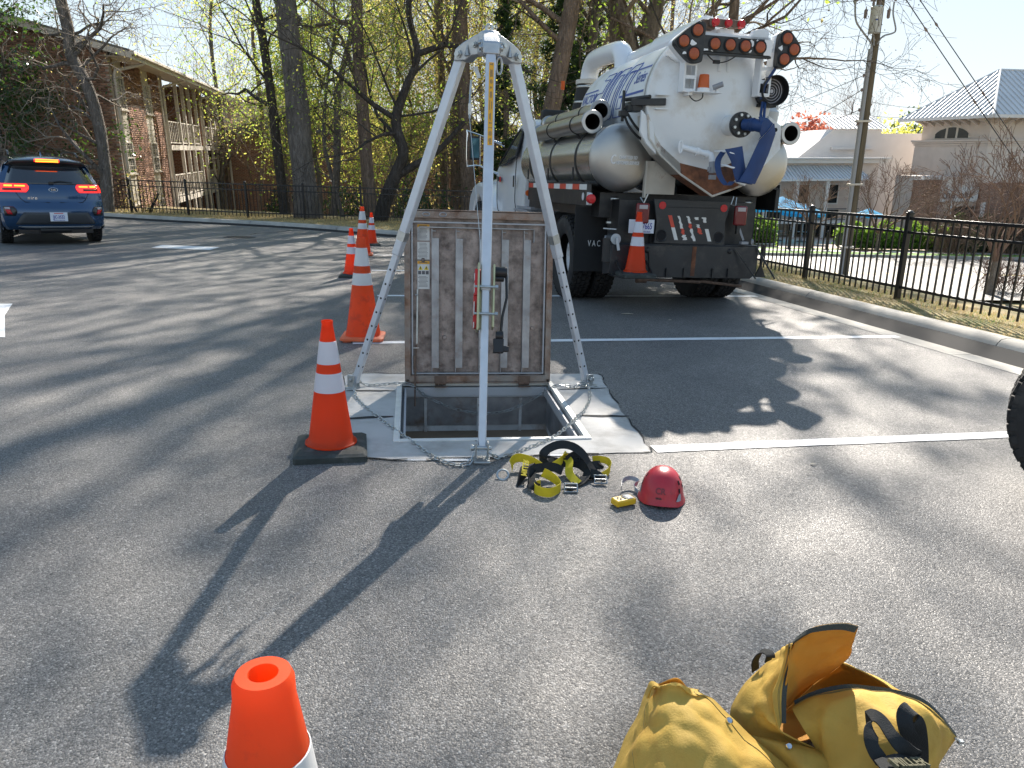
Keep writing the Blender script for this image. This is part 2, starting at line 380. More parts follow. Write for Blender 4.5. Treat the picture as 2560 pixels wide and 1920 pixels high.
class MB:
    def __init__(s): s.v = []; s.f = []; s.m = []
    def add(s, verts, faces, m=0):
        k = len(s.v); s.v += [Vector(v) for v in verts]
        s.f += [tuple(i + k for i in f) for f in faces]; s.m += [m] * len(faces); return s
    def box(s, c, d, m=0, M=None):
        x, y, z = d[0] / 2, d[1] / 2, d[2] / 2
        vs_ = [Vector((a * x, b * y, e * z)) for e in (-1, 1) for b in (-1, 1) for a in (-1, 1)]
        if M is not None: vs_ = [M @ v for v in vs_]
        c = Vector(c)
        return s.add([v + c for v in vs_], [(0, 2, 3, 1), (4, 5, 7, 6), (0, 1, 5, 4), (2, 6, 7, 3), (0, 4, 6, 2), (1, 3, 7, 5)], m)
    def bar(s, a, b, w, h, m=0, upd=(0, 0, 1)):
        a, b = Vector(a), Vector(b); d = (b - a).normalized(); u = Vector(upd)
        if abs(d.dot(u)) > .99: u = Vector((0, 1, 0))
        x = d.cross(u).normalized(); y = x.cross(d)
        q = [(-w / 2, -h / 2), (w / 2, -h / 2), (w / 2, h / 2), (-w / 2, h / 2)]
        return s.add([p + x * i + y * j for p in (a, b) for i, j in q], [(0, 1, 2, 3), (7, 6, 5, 4), (0, 4, 5, 1), (1, 5, 6, 2), (2, 6, 7, 3), (3, 7, 4, 0)], m)
    def tube(s, pts, r, n=10, m=0, caps=True, closed=False):
        pts = [Vector(p) for p in pts]; N = len(pts)
        rr = r if isinstance(r, (list, tuple)) else [r] * N
        vs_ = []; prev = None
        for i, p in enumerate(pts):
            if closed: d = pts[(i + 1) % N] - pts[i - 1]
            else: d = pts[min(i + 1, N - 1)] - pts[max(i - 1, 0)]
            d.normalize()
            if prev is None:
                u = Vector((0, 0, 1)) if abs(d.z) < .9 else Vector((1, 0, 0))
                x = d.cross(u).normalized()
            else:
                x = (prev - d * prev.dot(d)).normalized()
            prev = x; y = d.cross(x)
            vs_ += [p + (x * math.cos(2 * PI * k / n) + y * math.sin(2 * PI * k / n)) * rr[i] for k in range(n)]
        fs = []
        for i in range(N if closed else N - 1):
            a, b = i * n, ((i + 1) % N) * n
            fs += [(a + k, a + (k + 1) % n, b + (k + 1) % n, b + k) for k in range(n)]
        if caps and not closed: fs += [tuple(range(n))[::-1], tuple((N - 1) * n + k for k in range(n))]
        return s.add(vs_, fs, m)
    def cyl(s, a, b, r, n=14, m=0, r2=None): return s.tube([a, b], [r, r if r2 is None else r2], n, m)
    def lathe(s, prof, n=24, m=0, o=(0, 0, 0), ax='z', closed=False, mlist=None):
        o = Vector(o); vs_ = []
        for r, h in prof:
            for k in range(n):
                t = 2 * PI * k / n; a, b = r * math.cos(t), r * math.sin(t)
                vs_.append(o + Vector({'z': (a, b, h), 'y': (a, h, b), 'x': (h, a, b)}[ax]))
        flip = ax == 'y'
        for i in range(len(prof) - 1 + (1 if closed else 0)):
            j = (i + 1) % len(prof)
            fs = []
            for k in range(n):
                q = (i * n + k, i * n + (k + 1) % n, j * n + (k + 1) % n, j * n + k)
                fs.append(q[::-1] if flip else q)
            if i == 0: base = len(s.v); s.add(vs_, [], m)
            s.f += [tuple(x + base for x in q) for q in fs]; s.m += [mlist[i] if mlist else m] * len(fs)
        return s
    def prism(s, poly, y0, y1, m=0, ax='y', cap=True):
        def P(a, b, h): return {'y': (a, h, b), 'x': (h, a, b), 'z': (a, b, h)}[ax]
        n = len(poly)
        vs_ = [P(a, b, y0) for a, b in poly] + [P(a, b, y1) for a, b in poly]
        fs = [(i, (i + 1) % n, n + (i + 1) % n, n + i) for i in range(n)]
        if cap: fs += [tuple(range(n))[::-1], tuple(range(n, 2 * n))]
        return s.add(vs_, fs, m)
    def grid(s, P, m=0, closed_u=False):
        nu, nv = len(P), len(P[0]); vs_ = [p for row in P for p in row]
        fs = [(i * nv + j, ((i + 1) % nu) * nv + j, ((i + 1) % nu) * nv + j + 1, i * nv + j + 1) for i in range(nu if closed_u else nu - 1) for j in range(nv - 1)]
        return s.add(vs_, fs, m)
    def move(s, M): s.v = [M @ v for v in s.v]; return s
    def build(s, name, mats, parent=None, bevel=0.0, smooth=True, angle=38, seg=2, fix=True):
        if isinstance(mats, str): mats = [mats]
        o = link_mesh(name, s.v, s.f, mats, parent, s.m, smooth, angle, bevel, seg)
        if fix:
            bm = bmesh.new(); bm.from_mesh(o.data); bmesh.ops.recalc_face_normals(bm, faces=bm.faces); bm.to_mesh(o.data); bm.free()
        return o

def tag(o, label=None, cat=None, group=None, kind=None):
    if label: o['label'] = label
    if cat: o['category'] = cat
    if group: o['group'] = group
    if kind: o['kind'] = kind
    return o
def thing(name, label, cat, loc=(0, 0, 0), rz=0.0, group=None, plumb=False):
    o = bpy.data.objects.new(name, None); col.objects.link(o)
    o.empty_display_size = .2; o.location = loc
    Rm = Matrix.Rotation(rz, 3, 'Z')
    o.rotation_euler = (TILT @ Rm if plumb else Rm).to_euler()
    return tag(o, label, cat, group)
def dup(root, loc, rz=0.0, label=None, plumb=False, scale=1.0):
    r = root.copy(); col.objects.link(r); r.location = loc
    Rm = Matrix.Rotation(rz, 3, 'Z'); r.rotation_euler = (TILT @ Rm if plumb else Rm).to_euler(); r.scale = (scale,) * 3
    if label: r['label'] = label
    for ch in list(root.children):
        c = ch.copy(); col.objects.link(c); c.parent = r
        for g in list(ch.children):
            d = g.copy(); col.objects.link(d); d.parent = c
    return r
def structure(o): o['kind'] = 'structure'; return o
def quads_mesh(name, V, nper, mats, parent=None, faces=None, midx=None, smooth=False):
    """numpy mesh: V (N,nper,3), one polygon of nper corners each (or the faces pattern per block)."""
    N = V.shape[0]; me = bpy.data.meshes.new(name)
    if faces is None: faces = np.arange(nper)[None, :]
    fk = faces.shape[1]; nf = faces.shape[0]
    me.vertices.add(N * nper); me.vertices.foreach_set('co', V.reshape(-1).astype(np.float32))
    idx = (np.arange(N)[:, None, None] * nper + faces[None]).reshape(-1)
    me.loops.add(len(idx)); me.loops.foreach_set('vertex_index', idx.astype(np.int32))
    me.polygons.add(N * nf); me.polygons.foreach_set('loop_start', (np.arange(N * nf) * fk).astype(np.int32))
    for m in (mats if isinstance(mats, list) else [mats]): me.materials.append(MATS[m])
    if midx is not None: me.polygons.foreach_set('material_index', np.repeat(midx, nf).astype(np.int32))
    if smooth: me.polygons.foreach_set('use_smooth', np.ones(N * nf, dtype=bool))
    me.update(calc_edges=True); me.validate()
    o = bpy.data.objects.new(name, me); col.objects.link(o)
    if parent: o.parent = parent
    return o
def text_mesh(s, size, depth=.002, shear=0.0, align='CENTER', outline=0.0, spacing=1.0, sx=1.0, bold=0.0):
    cu = bpy.data.curves.new('t', 'FONT'); cu.body = s; cu.size = size; cu.align_x = align; cu.align_y = 'CENTER'
    cu.shear = shear; cu.space_character = spacing; cu.resolution_u = 3; cu.offset = bold
    if outline: cu.fill_mode = 'NONE'; cu.bevel_depth = outline; cu.bevel_resolution = 0
    else: cu.extrude = depth
    ob = bpy.data.objects.new('t', cu); col.objects.link(ob)
    bpy.context.view_layer.update()
    me = bpy.data.meshes.new_from_object(ob.evaluated_get(bpy.context.evaluated_depsgraph_get()))
    bpy.data.objects.remove(ob); bpy.data.curves.remove(cu)
    for v in me.vertices: v.co.x *= sx
    return me
def text_obj(name, s, size, mname, M, parent=None, **k):
    """text lies in the local XY plane of M (x = reading direction, y = up)"""
    me = text_mesh(s, size, **k); me.transform(M); me.materials.clear(); me.materials.append(MATS[mname]); me.name = name
    o = bpy.data.objects.new(name, me); col.objects.link(o)
    if parent: o.parent = parent
    return o
def frame(o, x, y):
    x = Vector(x).normalized(); y = Vector(y); y = (y - x * y.dot(x)).normalized(); z = x.cross(y); o = Vector(o)
    return Matrix(((x.x, y.x, z.x, o.x), (x.y, y.y, z.y, o.y), (x.z, y.z, z.z, o.z), (0, 0, 0, 1)))
def catmull(pts, k=6, closed=False):
    P = [Vector(p) for p in pts]; n = len(P); out = []
    for i in range(n if closed else n - 1):
        p0, p1, p2, p3 = (P[i - 1] if (closed or i) else P[0] * 2 - P[1]), P[i], P[(i + 1) % n], (P[(i + 2) % n] if (closed or i + 2 < n) else P[-1] * 2 - P[-2])
        for j in range(k):
            t = j / k
            out.append(.5 * ((2 * p1) + (p2 - p0) * t + (2 * p0 - 5 * p1 + 4 * p2 - p3) * t * t + (3 * p1 - p0 - 3 * p2 + p3) * t ** 3))
    if not closed: out.append(P[-1])
    return out
def smoothstep(a, b, x):
    t = np.clip((x - a) / (b - a), 0, 1); return t * t * (3 - 2 * t)
# ---------------------------------------------------------------- control points (metres) of the cloth and webbing
BAG_A = [[(0.22, 1.399, 0.0), (0.267, 1.32, 0.09), (0.327, 1.287, 0.13), (0.418, 1.275, 0.15), (0.544, 1.32, 0.12), (0.718, 1.428, 0.03)], [(0.283, 1.533, 0.0), (0.297, 1.406, 0.12), (0.344, 1.342, 0.18), (0.432, 1.324, 0.2), (0.535, 1.351, 0.18), (0.681, 1.455, 0.09)], [(0.327, 1.637, 0.01), (0.322, 1.491, 0.14), (0.353, 1.405, 0.21), (0.424, 1.368, 0.235), (0.508, 1.401, 0.21), (0.614, 1.493, 0.13)], [(0.365, 1.69, 0.03), (0.347, 1.54, 0.16), (0.364, 1.458, 0.23), (0.421, 1.432, 0.255), (0.484, 1.454, 0.235), (0.557, 1.528, 0.17)], [(0.389, 1.737, 0.06), (0.369, 1.592, 0.18), (0.378, 1.515, 0.24), (0.417, 1.491, 0.26), (0.461, 1.5, 0.245), (0.516, 1.551, 0.2)], [(0.39, 1.717, 0.1), (0.374, 1.604, 0.2), (0.384, 1.545, 0.245), (0.417, 1.535, 0.265), (0.441, 1.523, 0.25), (0.48, 1.557, 0.215)], [(0.426, 1.842, 0.0), (0.442, 1.858, 0.0), (0.462, 1.841, 0.02), (0.497, 1.824, 0.04), (0.527, 1.819, 0.03), (0.571, 1.849, 0.0)]]
BAG_A_FLAP2 = [[(0.618, 1.548, 0.1), (0.7, 1.502, 0.12), (0.799, 1.491, 0.1), (0.924, 1.495, 0.06)], [(0.628, 1.527, 0.105), (0.687, 1.469, 0.13), (0.779, 1.456, 0.11), (0.89, 1.477, 0.06)], [(0.685, 1.46, 0.085), (0.71, 1.416, 0.11), (0.761, 1.408, 0.1), (0.852, 1.444, 0.05)]]
BAG_A_IN = [[(0.636, 1.575, 0.07), (0.726, 1.555, 0.06), (0.815, 1.523, 0.05), (0.91, 1.51, 0.03)], [(0.671, 1.563, 0.04), (0.737, 1.548, 0.03), (0.819, 1.523, 0.02), (0.895, 1.493, 0.02)], [(0.691, 1.499, 0.05), (0.742, 1.492, 0.03), (0.803, 1.484, 0.02), (0.866, 1.465, 0.02)]]
BAG_A_TAB = [[(0.361, 1.598, 0.17), (0.367, 1.582, 0.22), (0.381, 1.544, 0.24)], [(0.362, 1.572, 0.18), (0.365, 1.543, 0.235), (0.378, 1.519, 0.25)]]
BAG_A_COLLAR = [[(0.375, 1.533, 0.25), (0.415, 1.526, 0.275), (0.439, 1.509, 0.26)], [(0.399, 1.554, 0.23), (0.423, 1.53, 0.24), (0.442, 1.518, 0.25)]]
BAG_B_LEFT = [[(0.584, 1.648, 0.0), (0.623, 1.59, 0.03), (0.683, 1.552, 0.05), (0.781, 1.528, 0.06)], [(0.611, 1.685, 0.03), (0.624, 1.588, 0.09), (0.671, 1.536, 0.11), (0.764, 1.508, 0.1)], [(0.622, 1.709, 0.06), (0.61, 1.589, 0.14), (0.625, 1.522, 0.17), (0.662, 1.494, 0.165)], [(0.651, 1.739, 0.09), (0.636, 1.618, 0.18), (0.649, 1.56, 0.21), (0.679, 1.537, 0.2)], [(0.687, 1.76, 0.12), (0.667, 1.641, 0.21), (0.668, 1.581, 0.25), (0.69, 1.562, 0.26)], [(0.726, 1.774, 0.15), (0.703, 1.669, 0.24), (0.699, 1.609, 0.29), (0.695, 1.57, 0.31)], [(0.771, 1.803, 0.17), (0.731, 1.676, 0.27), (0.706, 1.598, 0.33), (0.699, 1.572, 0.35)], [(0.863, 1.977, 0.0), (0.885, 1.978, 0.0), (0.879, 1.944, 0.03), (0.875, 1.925, 0.05)]]
BAG_B_LIP = [[(0.703, 1.591, 0.335), (0.693, 1.567, 0.305), (0.683, 1.555, 0.265), (0.675, 1.536, 0.23), (0.673, 1.512, 0.17)], [(0.688, 1.583, 0.335), (0.681, 1.567, 0.3), (0.664, 1.547, 0.26), (0.65, 1.528, 0.225), (0.661, 1.493, 0.165)]]
BAG_B_TOP = [[(0.698, 1.569, 0.352), (0.702, 1.535, 0.4), (0.718, 1.505, 0.44), (0.77, 1.491, 0.46), (0.809, 1.497, 0.45)], [(0.689, 1.553, 0.32), (0.706, 1.537, 0.36), (0.729, 1.522, 0.39), (0.788, 1.531, 0.4), (0.825, 1.533, 0.4)], [(0.683, 1.541, 0.28), (0.719, 1.562, 0.3), (0.761, 1.577, 0.31), (0.814, 1.586, 0.325), (0.849, 1.584, 0.34)], [(0.69, 1.556, 0.22), (0.739, 1.604, 0.23), (0.786, 1.627, 0.24), (0.84, 1.644, 0.25), (0.875, 1.633, 0.28)], [(0.731, 1.638, 0.1), (0.778, 1.682, 0.12), (0.825, 1.714, 0.13), (0.877, 1.733, 0.15), (0.898, 1.711, 0.2)]]
BAG_B_BACK = [[(0.89, 1.701, 0.21), (0.942, 1.677, 0.2), (0.987, 1.653, 0.185), (1.013, 1.631, 0.17)], [(0.896, 1.722, 0.18), (0.953, 1.709, 0.16), (0.993, 1.681, 0.15), (1.017, 1.655, 0.15)], [(0.854, 1.754, 0.1), (0.942, 1.763, 0.08), (1.01, 1.745, 0.08), (1.041, 1.701, 0.11)], [(0.761, 1.701, 0.05), (0.884, 1.747, 0.04), (0.974, 1.76, 0.05), (1.052, 1.733, 0.08)]]
BAG_B_BACKOUT = [[(0.888, 1.698, 0.212), (0.941, 1.674, 0.202), (0.986, 1.65, 0.187), (1.013, 1.627, 0.172), (1.06, 1.65, 0.15)], [(0.987, 1.853, 0.1), (1.037, 1.808, 0.1), (1.076, 1.758, 0.1), (1.112, 1.733, 0.09), (1.141, 1.73, 0.08)], [(1.065, 1.974, 0.0), (1.121, 1.923, 0.0), (1.162, 1.87, 0.0), (1.194, 1.834, 0.0), (1.214, 1.805, 0.0)]]
BAG_B_FRONT = [[(0.73, 1.575, 0.17), (0.797, 1.585, 0.2), (0.874, 1.592, 0.21), (0.977, 1.591, 0.2), (1.049, 1.589, 0.18), (1.101, 1.587, 0.14), (1.164, 1.602, 0.07)], [(0.718, 1.557, 0.17), (0.786, 1.548, 0.205), (0.855, 1.538, 0.225), (0.948, 1.537, 0.215), (1.014, 1.534, 0.19), (1.073, 1.549, 0.14), (1.159, 1.601, 0.06)], [(0.732, 1.521, 0.15), (0.781, 1.499, 0.19), (0.834, 1.471, 0.22), (0.912, 1.463, 0.215), (0.983, 1.48, 0.18), (1.061, 1.524, 0.11), (1.141, 1.595, 0.03)], [(0.767, 1.505, 0.1), (0.781, 1.46, 0.15), (0.818, 1.416, 0.19), (0.89, 1.409, 0.19), (0.964, 1.441, 0.15), (1.041, 1.5, 0.08), (1.112, 1.574, 0.0)], [(0.768, 1.472, 0.06), (0.78, 1.419, 0.11), (0.817, 1.388, 0.14), (0.885, 1.391, 0.14), (0.964, 1.432, 0.1), (1.037, 1.488, 0.04), (1.075, 1.521, 0.0)], [(0.772, 1.45, 0.0), (0.805, 1.421, 0.03), (0.842, 1.403, 0.05), (0.907, 1.405, 0.05), (0.973, 1.433, 0.03), (1.027, 1.471, 0.0), (1.036, 1.471, 0.0)]]
BAG_B_FILL = [[(0.795, 1.769, 0.12), (0.874, 1.79, 0.13), (0.914, 1.733, 0.185), (0.947, 1.702, 0.18)], [(0.763, 1.726, 0.03), (0.856, 1.772, 0.03), (0.961, 1.794, 0.04), (1.045, 1.73, 0.09)], [(0.711, 1.624, 0.02), (0.78, 1.627, 0.02), (0.856, 1.65, 0.03), (0.963, 1.689, 0.04)]]
HANDLE_1 = [(0.82, 1.346, 0.195), (0.805, 1.356, 0.215), (0.8, 1.375, 0.235), (0.81, 1.4, 0.25), (0.83, 1.413, 0.255), (0.844, 1.407, 0.25), (0.854, 1.382, 0.235), (0.875, 1.37, 0.21), (0.914, 1.384, 0.18)]
HANDLE_2 = [(0.992, 1.428, 0.09), (0.994, 1.438, 0.13), (0.98, 1.434, 0.19), (0.963, 1.43, 0.24), (0.951, 1.439, 0.255), (0.935, 1.434, 0.25), (0.935, 1.424, 0.235), (0.954, 1.422, 0.2), (0.966, 1.424, 0.16), (0.93, 1.396, 0.17)]
HANDLE_3 = [(0.678, 1.746, 0.13), (0.669, 1.732, 0.17), (0.676, 1.724, 0.2), (0.691, 1.718, 0.21), (0.692, 1.7, 0.21), (0.692, 1.706, 0.19)]
PULL = [(1.155, 1.595, 0.075), (1.175, 1.598, 0.06), (1.192, 1.61, 0.04)]
SNAP = [(0.538, 1.488, 0.185), (0.681, 1.475, 0.13)]
MILLER = [(0.812, 1.345, 0.205), (0.952, 1.4, 0.165)]
R_A = [(0.153, 3.285, 0.0), (0.121, 3.247, 0.0), (0.139, 3.201, 0.0), (0.193, 3.184, 0.0), (0.24, 3.241, 0.0), (0.243, 3.281, 0.0), (0.22, 3.323, 0.01), (0.183, 3.341, 0.025), (0.153, 3.34, 0.04)]
R_B = [(0.014, 3.48, 0.0), (0.014, 3.505, 0.02), (0.041, 3.532, 0.035), (0.087, 3.528, 0.03), (0.128, 3.508, 0.02), (0.154, 3.487, 0.01)]
R_D = [(0.242, 3.423, 0.02), (0.206, 3.44, 0.06), (0.184, 3.444, 0.09), (0.199, 3.464, 0.115), (0.249, 3.473, 0.135), (0.305, 3.47, 0.13), (0.355, 3.447, 0.1), (0.391, 3.428, 0.055), (0.4, 3.398, 0.03), (0.371, 3.349, 0.012), (0.329, 3.304, 0.006), (0.297, 3.27, 0.004)]
R_E = [(0.151, 3.512, 0.03), (0.199, 3.504, 0.035), (0.25, 3.493, 0.03), (0.294, 3.472, 0.04), (0.34, 3.475, 0.035), (0.383, 3.435, 0.02), (0.435, 3.437, 0.01)]
R_F = [(0.428, 3.565, 0.03), (0.461, 3.562, 0.035), (0.497, 3.55, 0.03), (0.511, 3.512, 0.015), (0.496, 3.468, 0.005), (0.461, 3.417, 0.003)]
R_H = [(0.364, 3.431, 0.01), (0.4, 3.397, 0.02), (0.432, 3.374, 0.02), (0.468, 3.374, 0.005)]
R_I = [(0.26, 3.517, 0.07), (0.281, 3.475, 0.06), (0.276, 3.429, 0.04), (0.281, 3.4, 0.02), (0.303, 3.353, 0.008), (0.32, 3.32, 0.004)]
R_J = [(0.09, 3.28, 0.0), (0.095, 3.333, 0.02), (0.12, 3.375, 0.035), (0.165, 3.393, 0.04), (0.216, 3.417, 0.035), (0.257, 3.423, 0.015)]
R_K = [(0.182, 3.418, 0.02), (0.226, 3.425, 0.04), (0.258, 3.471, 0.05), (0.276, 3.531, 0.06), (0.266, 3.534, 0.075)]
R_L = [(0.345, 3.529, 0.03), (0.37, 3.461, 0.025), (0.39, 3.442, 0.012), (0.426, 3.467, 0.03), (0.472, 3.51, 0.02), (0.479, 3.527, 0.03)]
R_M = [(0.124, 3.247, 0.0), (0.099, 3.234, 0.02), (0.09, 3.307, 0.02), (0.106, 3.398, 0.02), (0.136, 3.416, 0.03)]
R_N = [(0.3, 3.487, 0.045), (0.331, 3.507, 0.06), (0.357, 3.508, 0.055), (0.368, 3.506, 0.04)]
PADC = [(0.04, 3.291, 0.0), (0.055, 3.438, 0.045), (0.129, 3.484, 0.05), (0.092, 3.421, 0.01)]
RING = [(-0.031, 3.401, 0.03)]
BUCK = [(0.296, 3.265, 0.006), (0.447, 3.368, 0.012), (0.319, 3.514, 0.065)]
PX = [(-0.178, 4.092, 0.0)]
HELM = [(0.716, 3.145, 0.0)]
DET = [(0.526, 3.13, 0.0)]
STRAP = [(0.534, 3.193, 0.02), (0.548, 3.246, 0.03), (0.586, 3.276, 0.035), (0.62, 3.252, 0.03), (0.602, 3.222, 0.01), (0.611, 3.179, 0.005)]
# ---------------------------------------------------------------- the lot, kerbs, verge and the land around
KD = Vector((-.217, .976, 0)); KN = Vector((.976, .217, 0)); K0 = Vector((4.1, 6.47, 0))
def kp(t, off=0.0, z=0.0): return K0 + KD * t + KN * off + Vector((0, 0, z))
right_path = [kp(t) for t in (-15, -10, -5, -1.65, 1.4, 4.45, 7.5, 9.6)] + [Vector((1.55, 17.1, 0)), Vector((.55, 17.95, 0))]
back_path = [Vector(p) for p in ((.55, 17.95, 0), (-1.2, 18.35, 0), (-2.95, 19.0, 0), (-4.9, 20.3, 0), (-6.7, 21.25, 0), (-8.6, 21.85, 0), (-10.3, 22.3, 0), (-13.8, 23.6, 0), (-20, 26, 0), (-34, 31, 0))]
lot_edge = [Vector((p.x, p.y, 0)) for p in catmull(right_path, 4)] + catmull(back_path, 4)[1:] + [Vector((-34, -8, 0)), Vector((7.4, -8.2, 0))]
PAD_C = Vector((-.178, 4.558, 0)); PAD_R = Matrix.Rotation(R_(8), 3, 'Z')
def padp(x, y, z=0.0): return PAD_C + PAD_R @ Vector((x, y, z))

def filled(name, loops, z, mname, kind='structure'):
    bm = bmesh.new(); es = []
    for lp in loops:
        vs_ = [bm.verts.new((p[0], p[1], z)) for p in lp]
        es += [bm.edges.new((vs_[i], vs_[(i + 1) % len(vs_)])) for i in range(len(vs_))]
    bmesh.ops.triangle_fill(bm, use_beauty=True, use_dissolve=False, edges=es)
    bmesh.ops.recalc_face_normals(bm, faces=bm.faces)
    if bm.faces and sum(f.normal.z for f in bm.faces) < 0: bmesh.ops.reverse_faces(bm, faces=bm.faces)
    me = bpy.data.meshes.new(name); bm.to_mesh(me); bm.free(); me.materials.append(MATS[mname])
    o = bpy.data.objects.new(name, me); col.objects.link(o)
    if kind: o['kind'] = kind
    return o
pad_outline = [(-.79, -.76), (-.62, -.885), (-.3, -.895), (.1, -.875), (.45, -.86), (.80, -.85), (.845, -.78), (.87, -.4), (.91, .2), (.95, .6), (.955, .85), (.5, .87), (0, .86), (-.5, .875), (-.92, .87), (-.905, .5), (-.87, 0), (-.82, -.5)]
pad_loop = [padp(p.x + rnd.uniform(-.008, .008), p.y + rnd.uniform(-.008, .008)) for p in catmull([(a, b, 0) for a, b in pad_outline], 4, closed=True)]
inner = [padp(x, y) for x, y in ((-.56, -.625), (.56, -.625), (.56, .625), (-.56, .625))]
asph_hole = [padp(x * .97, y * .97) for x, y in pad_outline]
filled('parking_lot', [lot_edge, asph_hole], 0.0, 'asphalt')
pad = filled('concrete_pad', [pad_loop, inner], 0.005, 'concrete_pad')
# saw cuts and cracks in the pad
mb = MB()
for (a, b, w) in (((-.87, -.2), (-.57, -.17), .02), ((.57, -.18), (.9, -.22), .02), ((-.90, .42), (-.57, .41), .014), ((.57, .42), (.94, .45), .01)):
    p, q = padp(*a, .0085), padp(*b, .0085); n = Vector((-(q - p).y, (q - p).x, 0)).normalized()
    pts = [p.lerp(q, t / 6) + n * rnd.uniform(-.006, .006) for t in range(7)]
    for i in range(6):
        w0 = w * (.3 + .7 * math.sin(PI * (i + .2) / 6.4)); w1 = w * (.3 + .7 * math.sin(PI * (i + 1.2) / 6.4))
        mb.add([pts[i] - n * w0, pts[i + 1] - n * w1, pts[i + 1] + n * w1, pts[i] + n * w0], [(0, 1, 2, 3)])
mb.build('crack', 'joint_dark', pad, smooth=False)
# worn edge of asphalt round the pad
mb = MB()
N = len(pad_loop)
for i in range(N):
    if rnd.random() < .35: continue
    a, b = pad_loop[i], pad_loop[(i + 1) % N]; d = (b - a).normalized(); n = Vector((d.y, -d.x, 0)); w = rnd.uniform(.004, .014)
    mb.add([a + Vector((0, 0, .009)), b + Vector((0, 0, .009)), b + n * w + Vector((0, 0, .009)), a + n * w + Vector((0, 0, .009))], [(0, 1, 2, 3)])
mb.build('edge_gap', 'joint_dark', pad, smooth=False)

def strip(a, b, w, z=.0042, jag=.004):
    a, b = Vector((*a, 0)), Vector((*b, 0)); d = (b - a).normalized(); n = Vector((-d.y, d.x, 0)); L = (b - a).length; k = max(4, int(L / .18))
    return [[a + d * (L * i / k) + n * (s * w / 2 + rnd.uniform(-jag, jag)) + Vector((0, 0, z)) for s in (-1, 1)] for i in range(k + 1)]
for a, b in (((.80, 3.885), (4.5, 4.66)), ((-1.42, 6.40), (3.98, 7.56)), ((-1.72, 9.21), (3.36, 10.28)), ((-2.3, 11.87), (2.75, 12.95)), ((-2.75, 14.38), (2.2, 15.4))):
    structure(MB().grid(strip(a, b, .105)).build('stall_line', 'paint_white', smooth=False))
structure(MB().grid(strip((-.60, 3.605), (-.20, 3.635), .03, jag=.007)).build('stall_line', 'paint_white', smooth=False))
structure(MB().grid(strip((.20, 3.735), (.42, 3.77), .022, jag=.006)).build('stall_line', 'paint_white', smooth=False))
def flat(name, pts, mname, z=.0042, kind='structure'):
    m = MB().add([(x, y, z) for x, y in pts], [tuple(range(len(pts)))]).build(name, mname, smooth=False)
    if kind: m['kind'] = kind
    return m
flat('painted_mark', [(-7.05, 14.42), (-5.88, 14.32), (-5.92, 14.95), (-7.12, 15.05)], 'paint_white')
flat('painted_arrow', [(-7.5, 7.35), (-6.2, 7.55), (-5.36, 7.81), (-5.0, 7.15), (-4.34, 6.17), (-5.6, 6.3), (-7.2, 6.2)], 'paint_white')
# manhole cover in the lot
mh = thing('manhole_cover', 'round iron manhole cover in the asphalt near the back kerb', 'manhole cover', (-6.5, 17.6, 0))
MB().lathe([(.36, .001), (.36, .008), (.31, .008), (.305, .004)], 28).build('rim', 'iron_cover', mh)
m = MB().lathe([(0, .006), (.30, .006), (.30, .0)], 28)
for k in range(-4, 5):
    L = math.sqrt(max(.01, .27 ** 2 - (k * .06) ** 2)); m.box((k * .06, 0, .009), (.025, 2 * L, .008))
m.build('lid', 'iron_cover', mh)
# crack in the asphalt by the manhole
mb = MB(); p = Vector((-7.2, 18.0, .004)); prev = None
for i in range(26):
    q = p + Vector((rnd.uniform(-.05, .16), rnd.uniform(.06, .22) * (1 if i > 8 else .4), 0))
    d = (q - p).normalized(); n = Vector((-d.y, d.x, 0)) * .018
    mb.add([p - n, q - n, q + n, p + n], [(0, 1, 2, 3)]); p = q
structure(mb.build('asphalt_crack', 'joint_dark', smooth=False))
# pale bits of leaf litter lying on the asphalt, each by itself
for (x, y, s) in ((1.30, 8.42, .16), (1.72, 8.1, .05), (1.62, 3.72, .035), (-1.55, 8.55, .07), (1.42, 8.0, .03), (-1.28, 6.15, .03)):
    n = 9; pts = [(x + s * .5 * math.cos(2 * PI * k / n) * rnd.uniform(.7, 1.1), y + s * .32 * math.sin(2 * PI * k / n) * rnd.uniform(.6, 1.1), .006 + .006 * rnd.random()) for k in range(n)]
    o = MB().add(pts + [(x, y, .014)], [(k, (k + 1) % n, n) for k in range(n)]).build('fallen_petals', 'leaf_litter')
    tag(o, {.16: 'largest pale clump of fallen petals on the shaded asphalt behind the truck', .05: 'small pale petal clump just right of the largest one behind the truck'}.get(s, {(1.62, 3.72): 'tiny pale petal scrap on the asphalt right of the red helmet', (-1.55, 8.55): 'small pale petal scrap beside the cones behind the tripod left leg', (1.42, 8.0): 'tiny pale petal scrap near the largest petal clump behind the truck'}.get((x, y), 'tiny pale petal scrap by the base of the big faded cone')), 'petals', 'fallen petals on the asphalt')

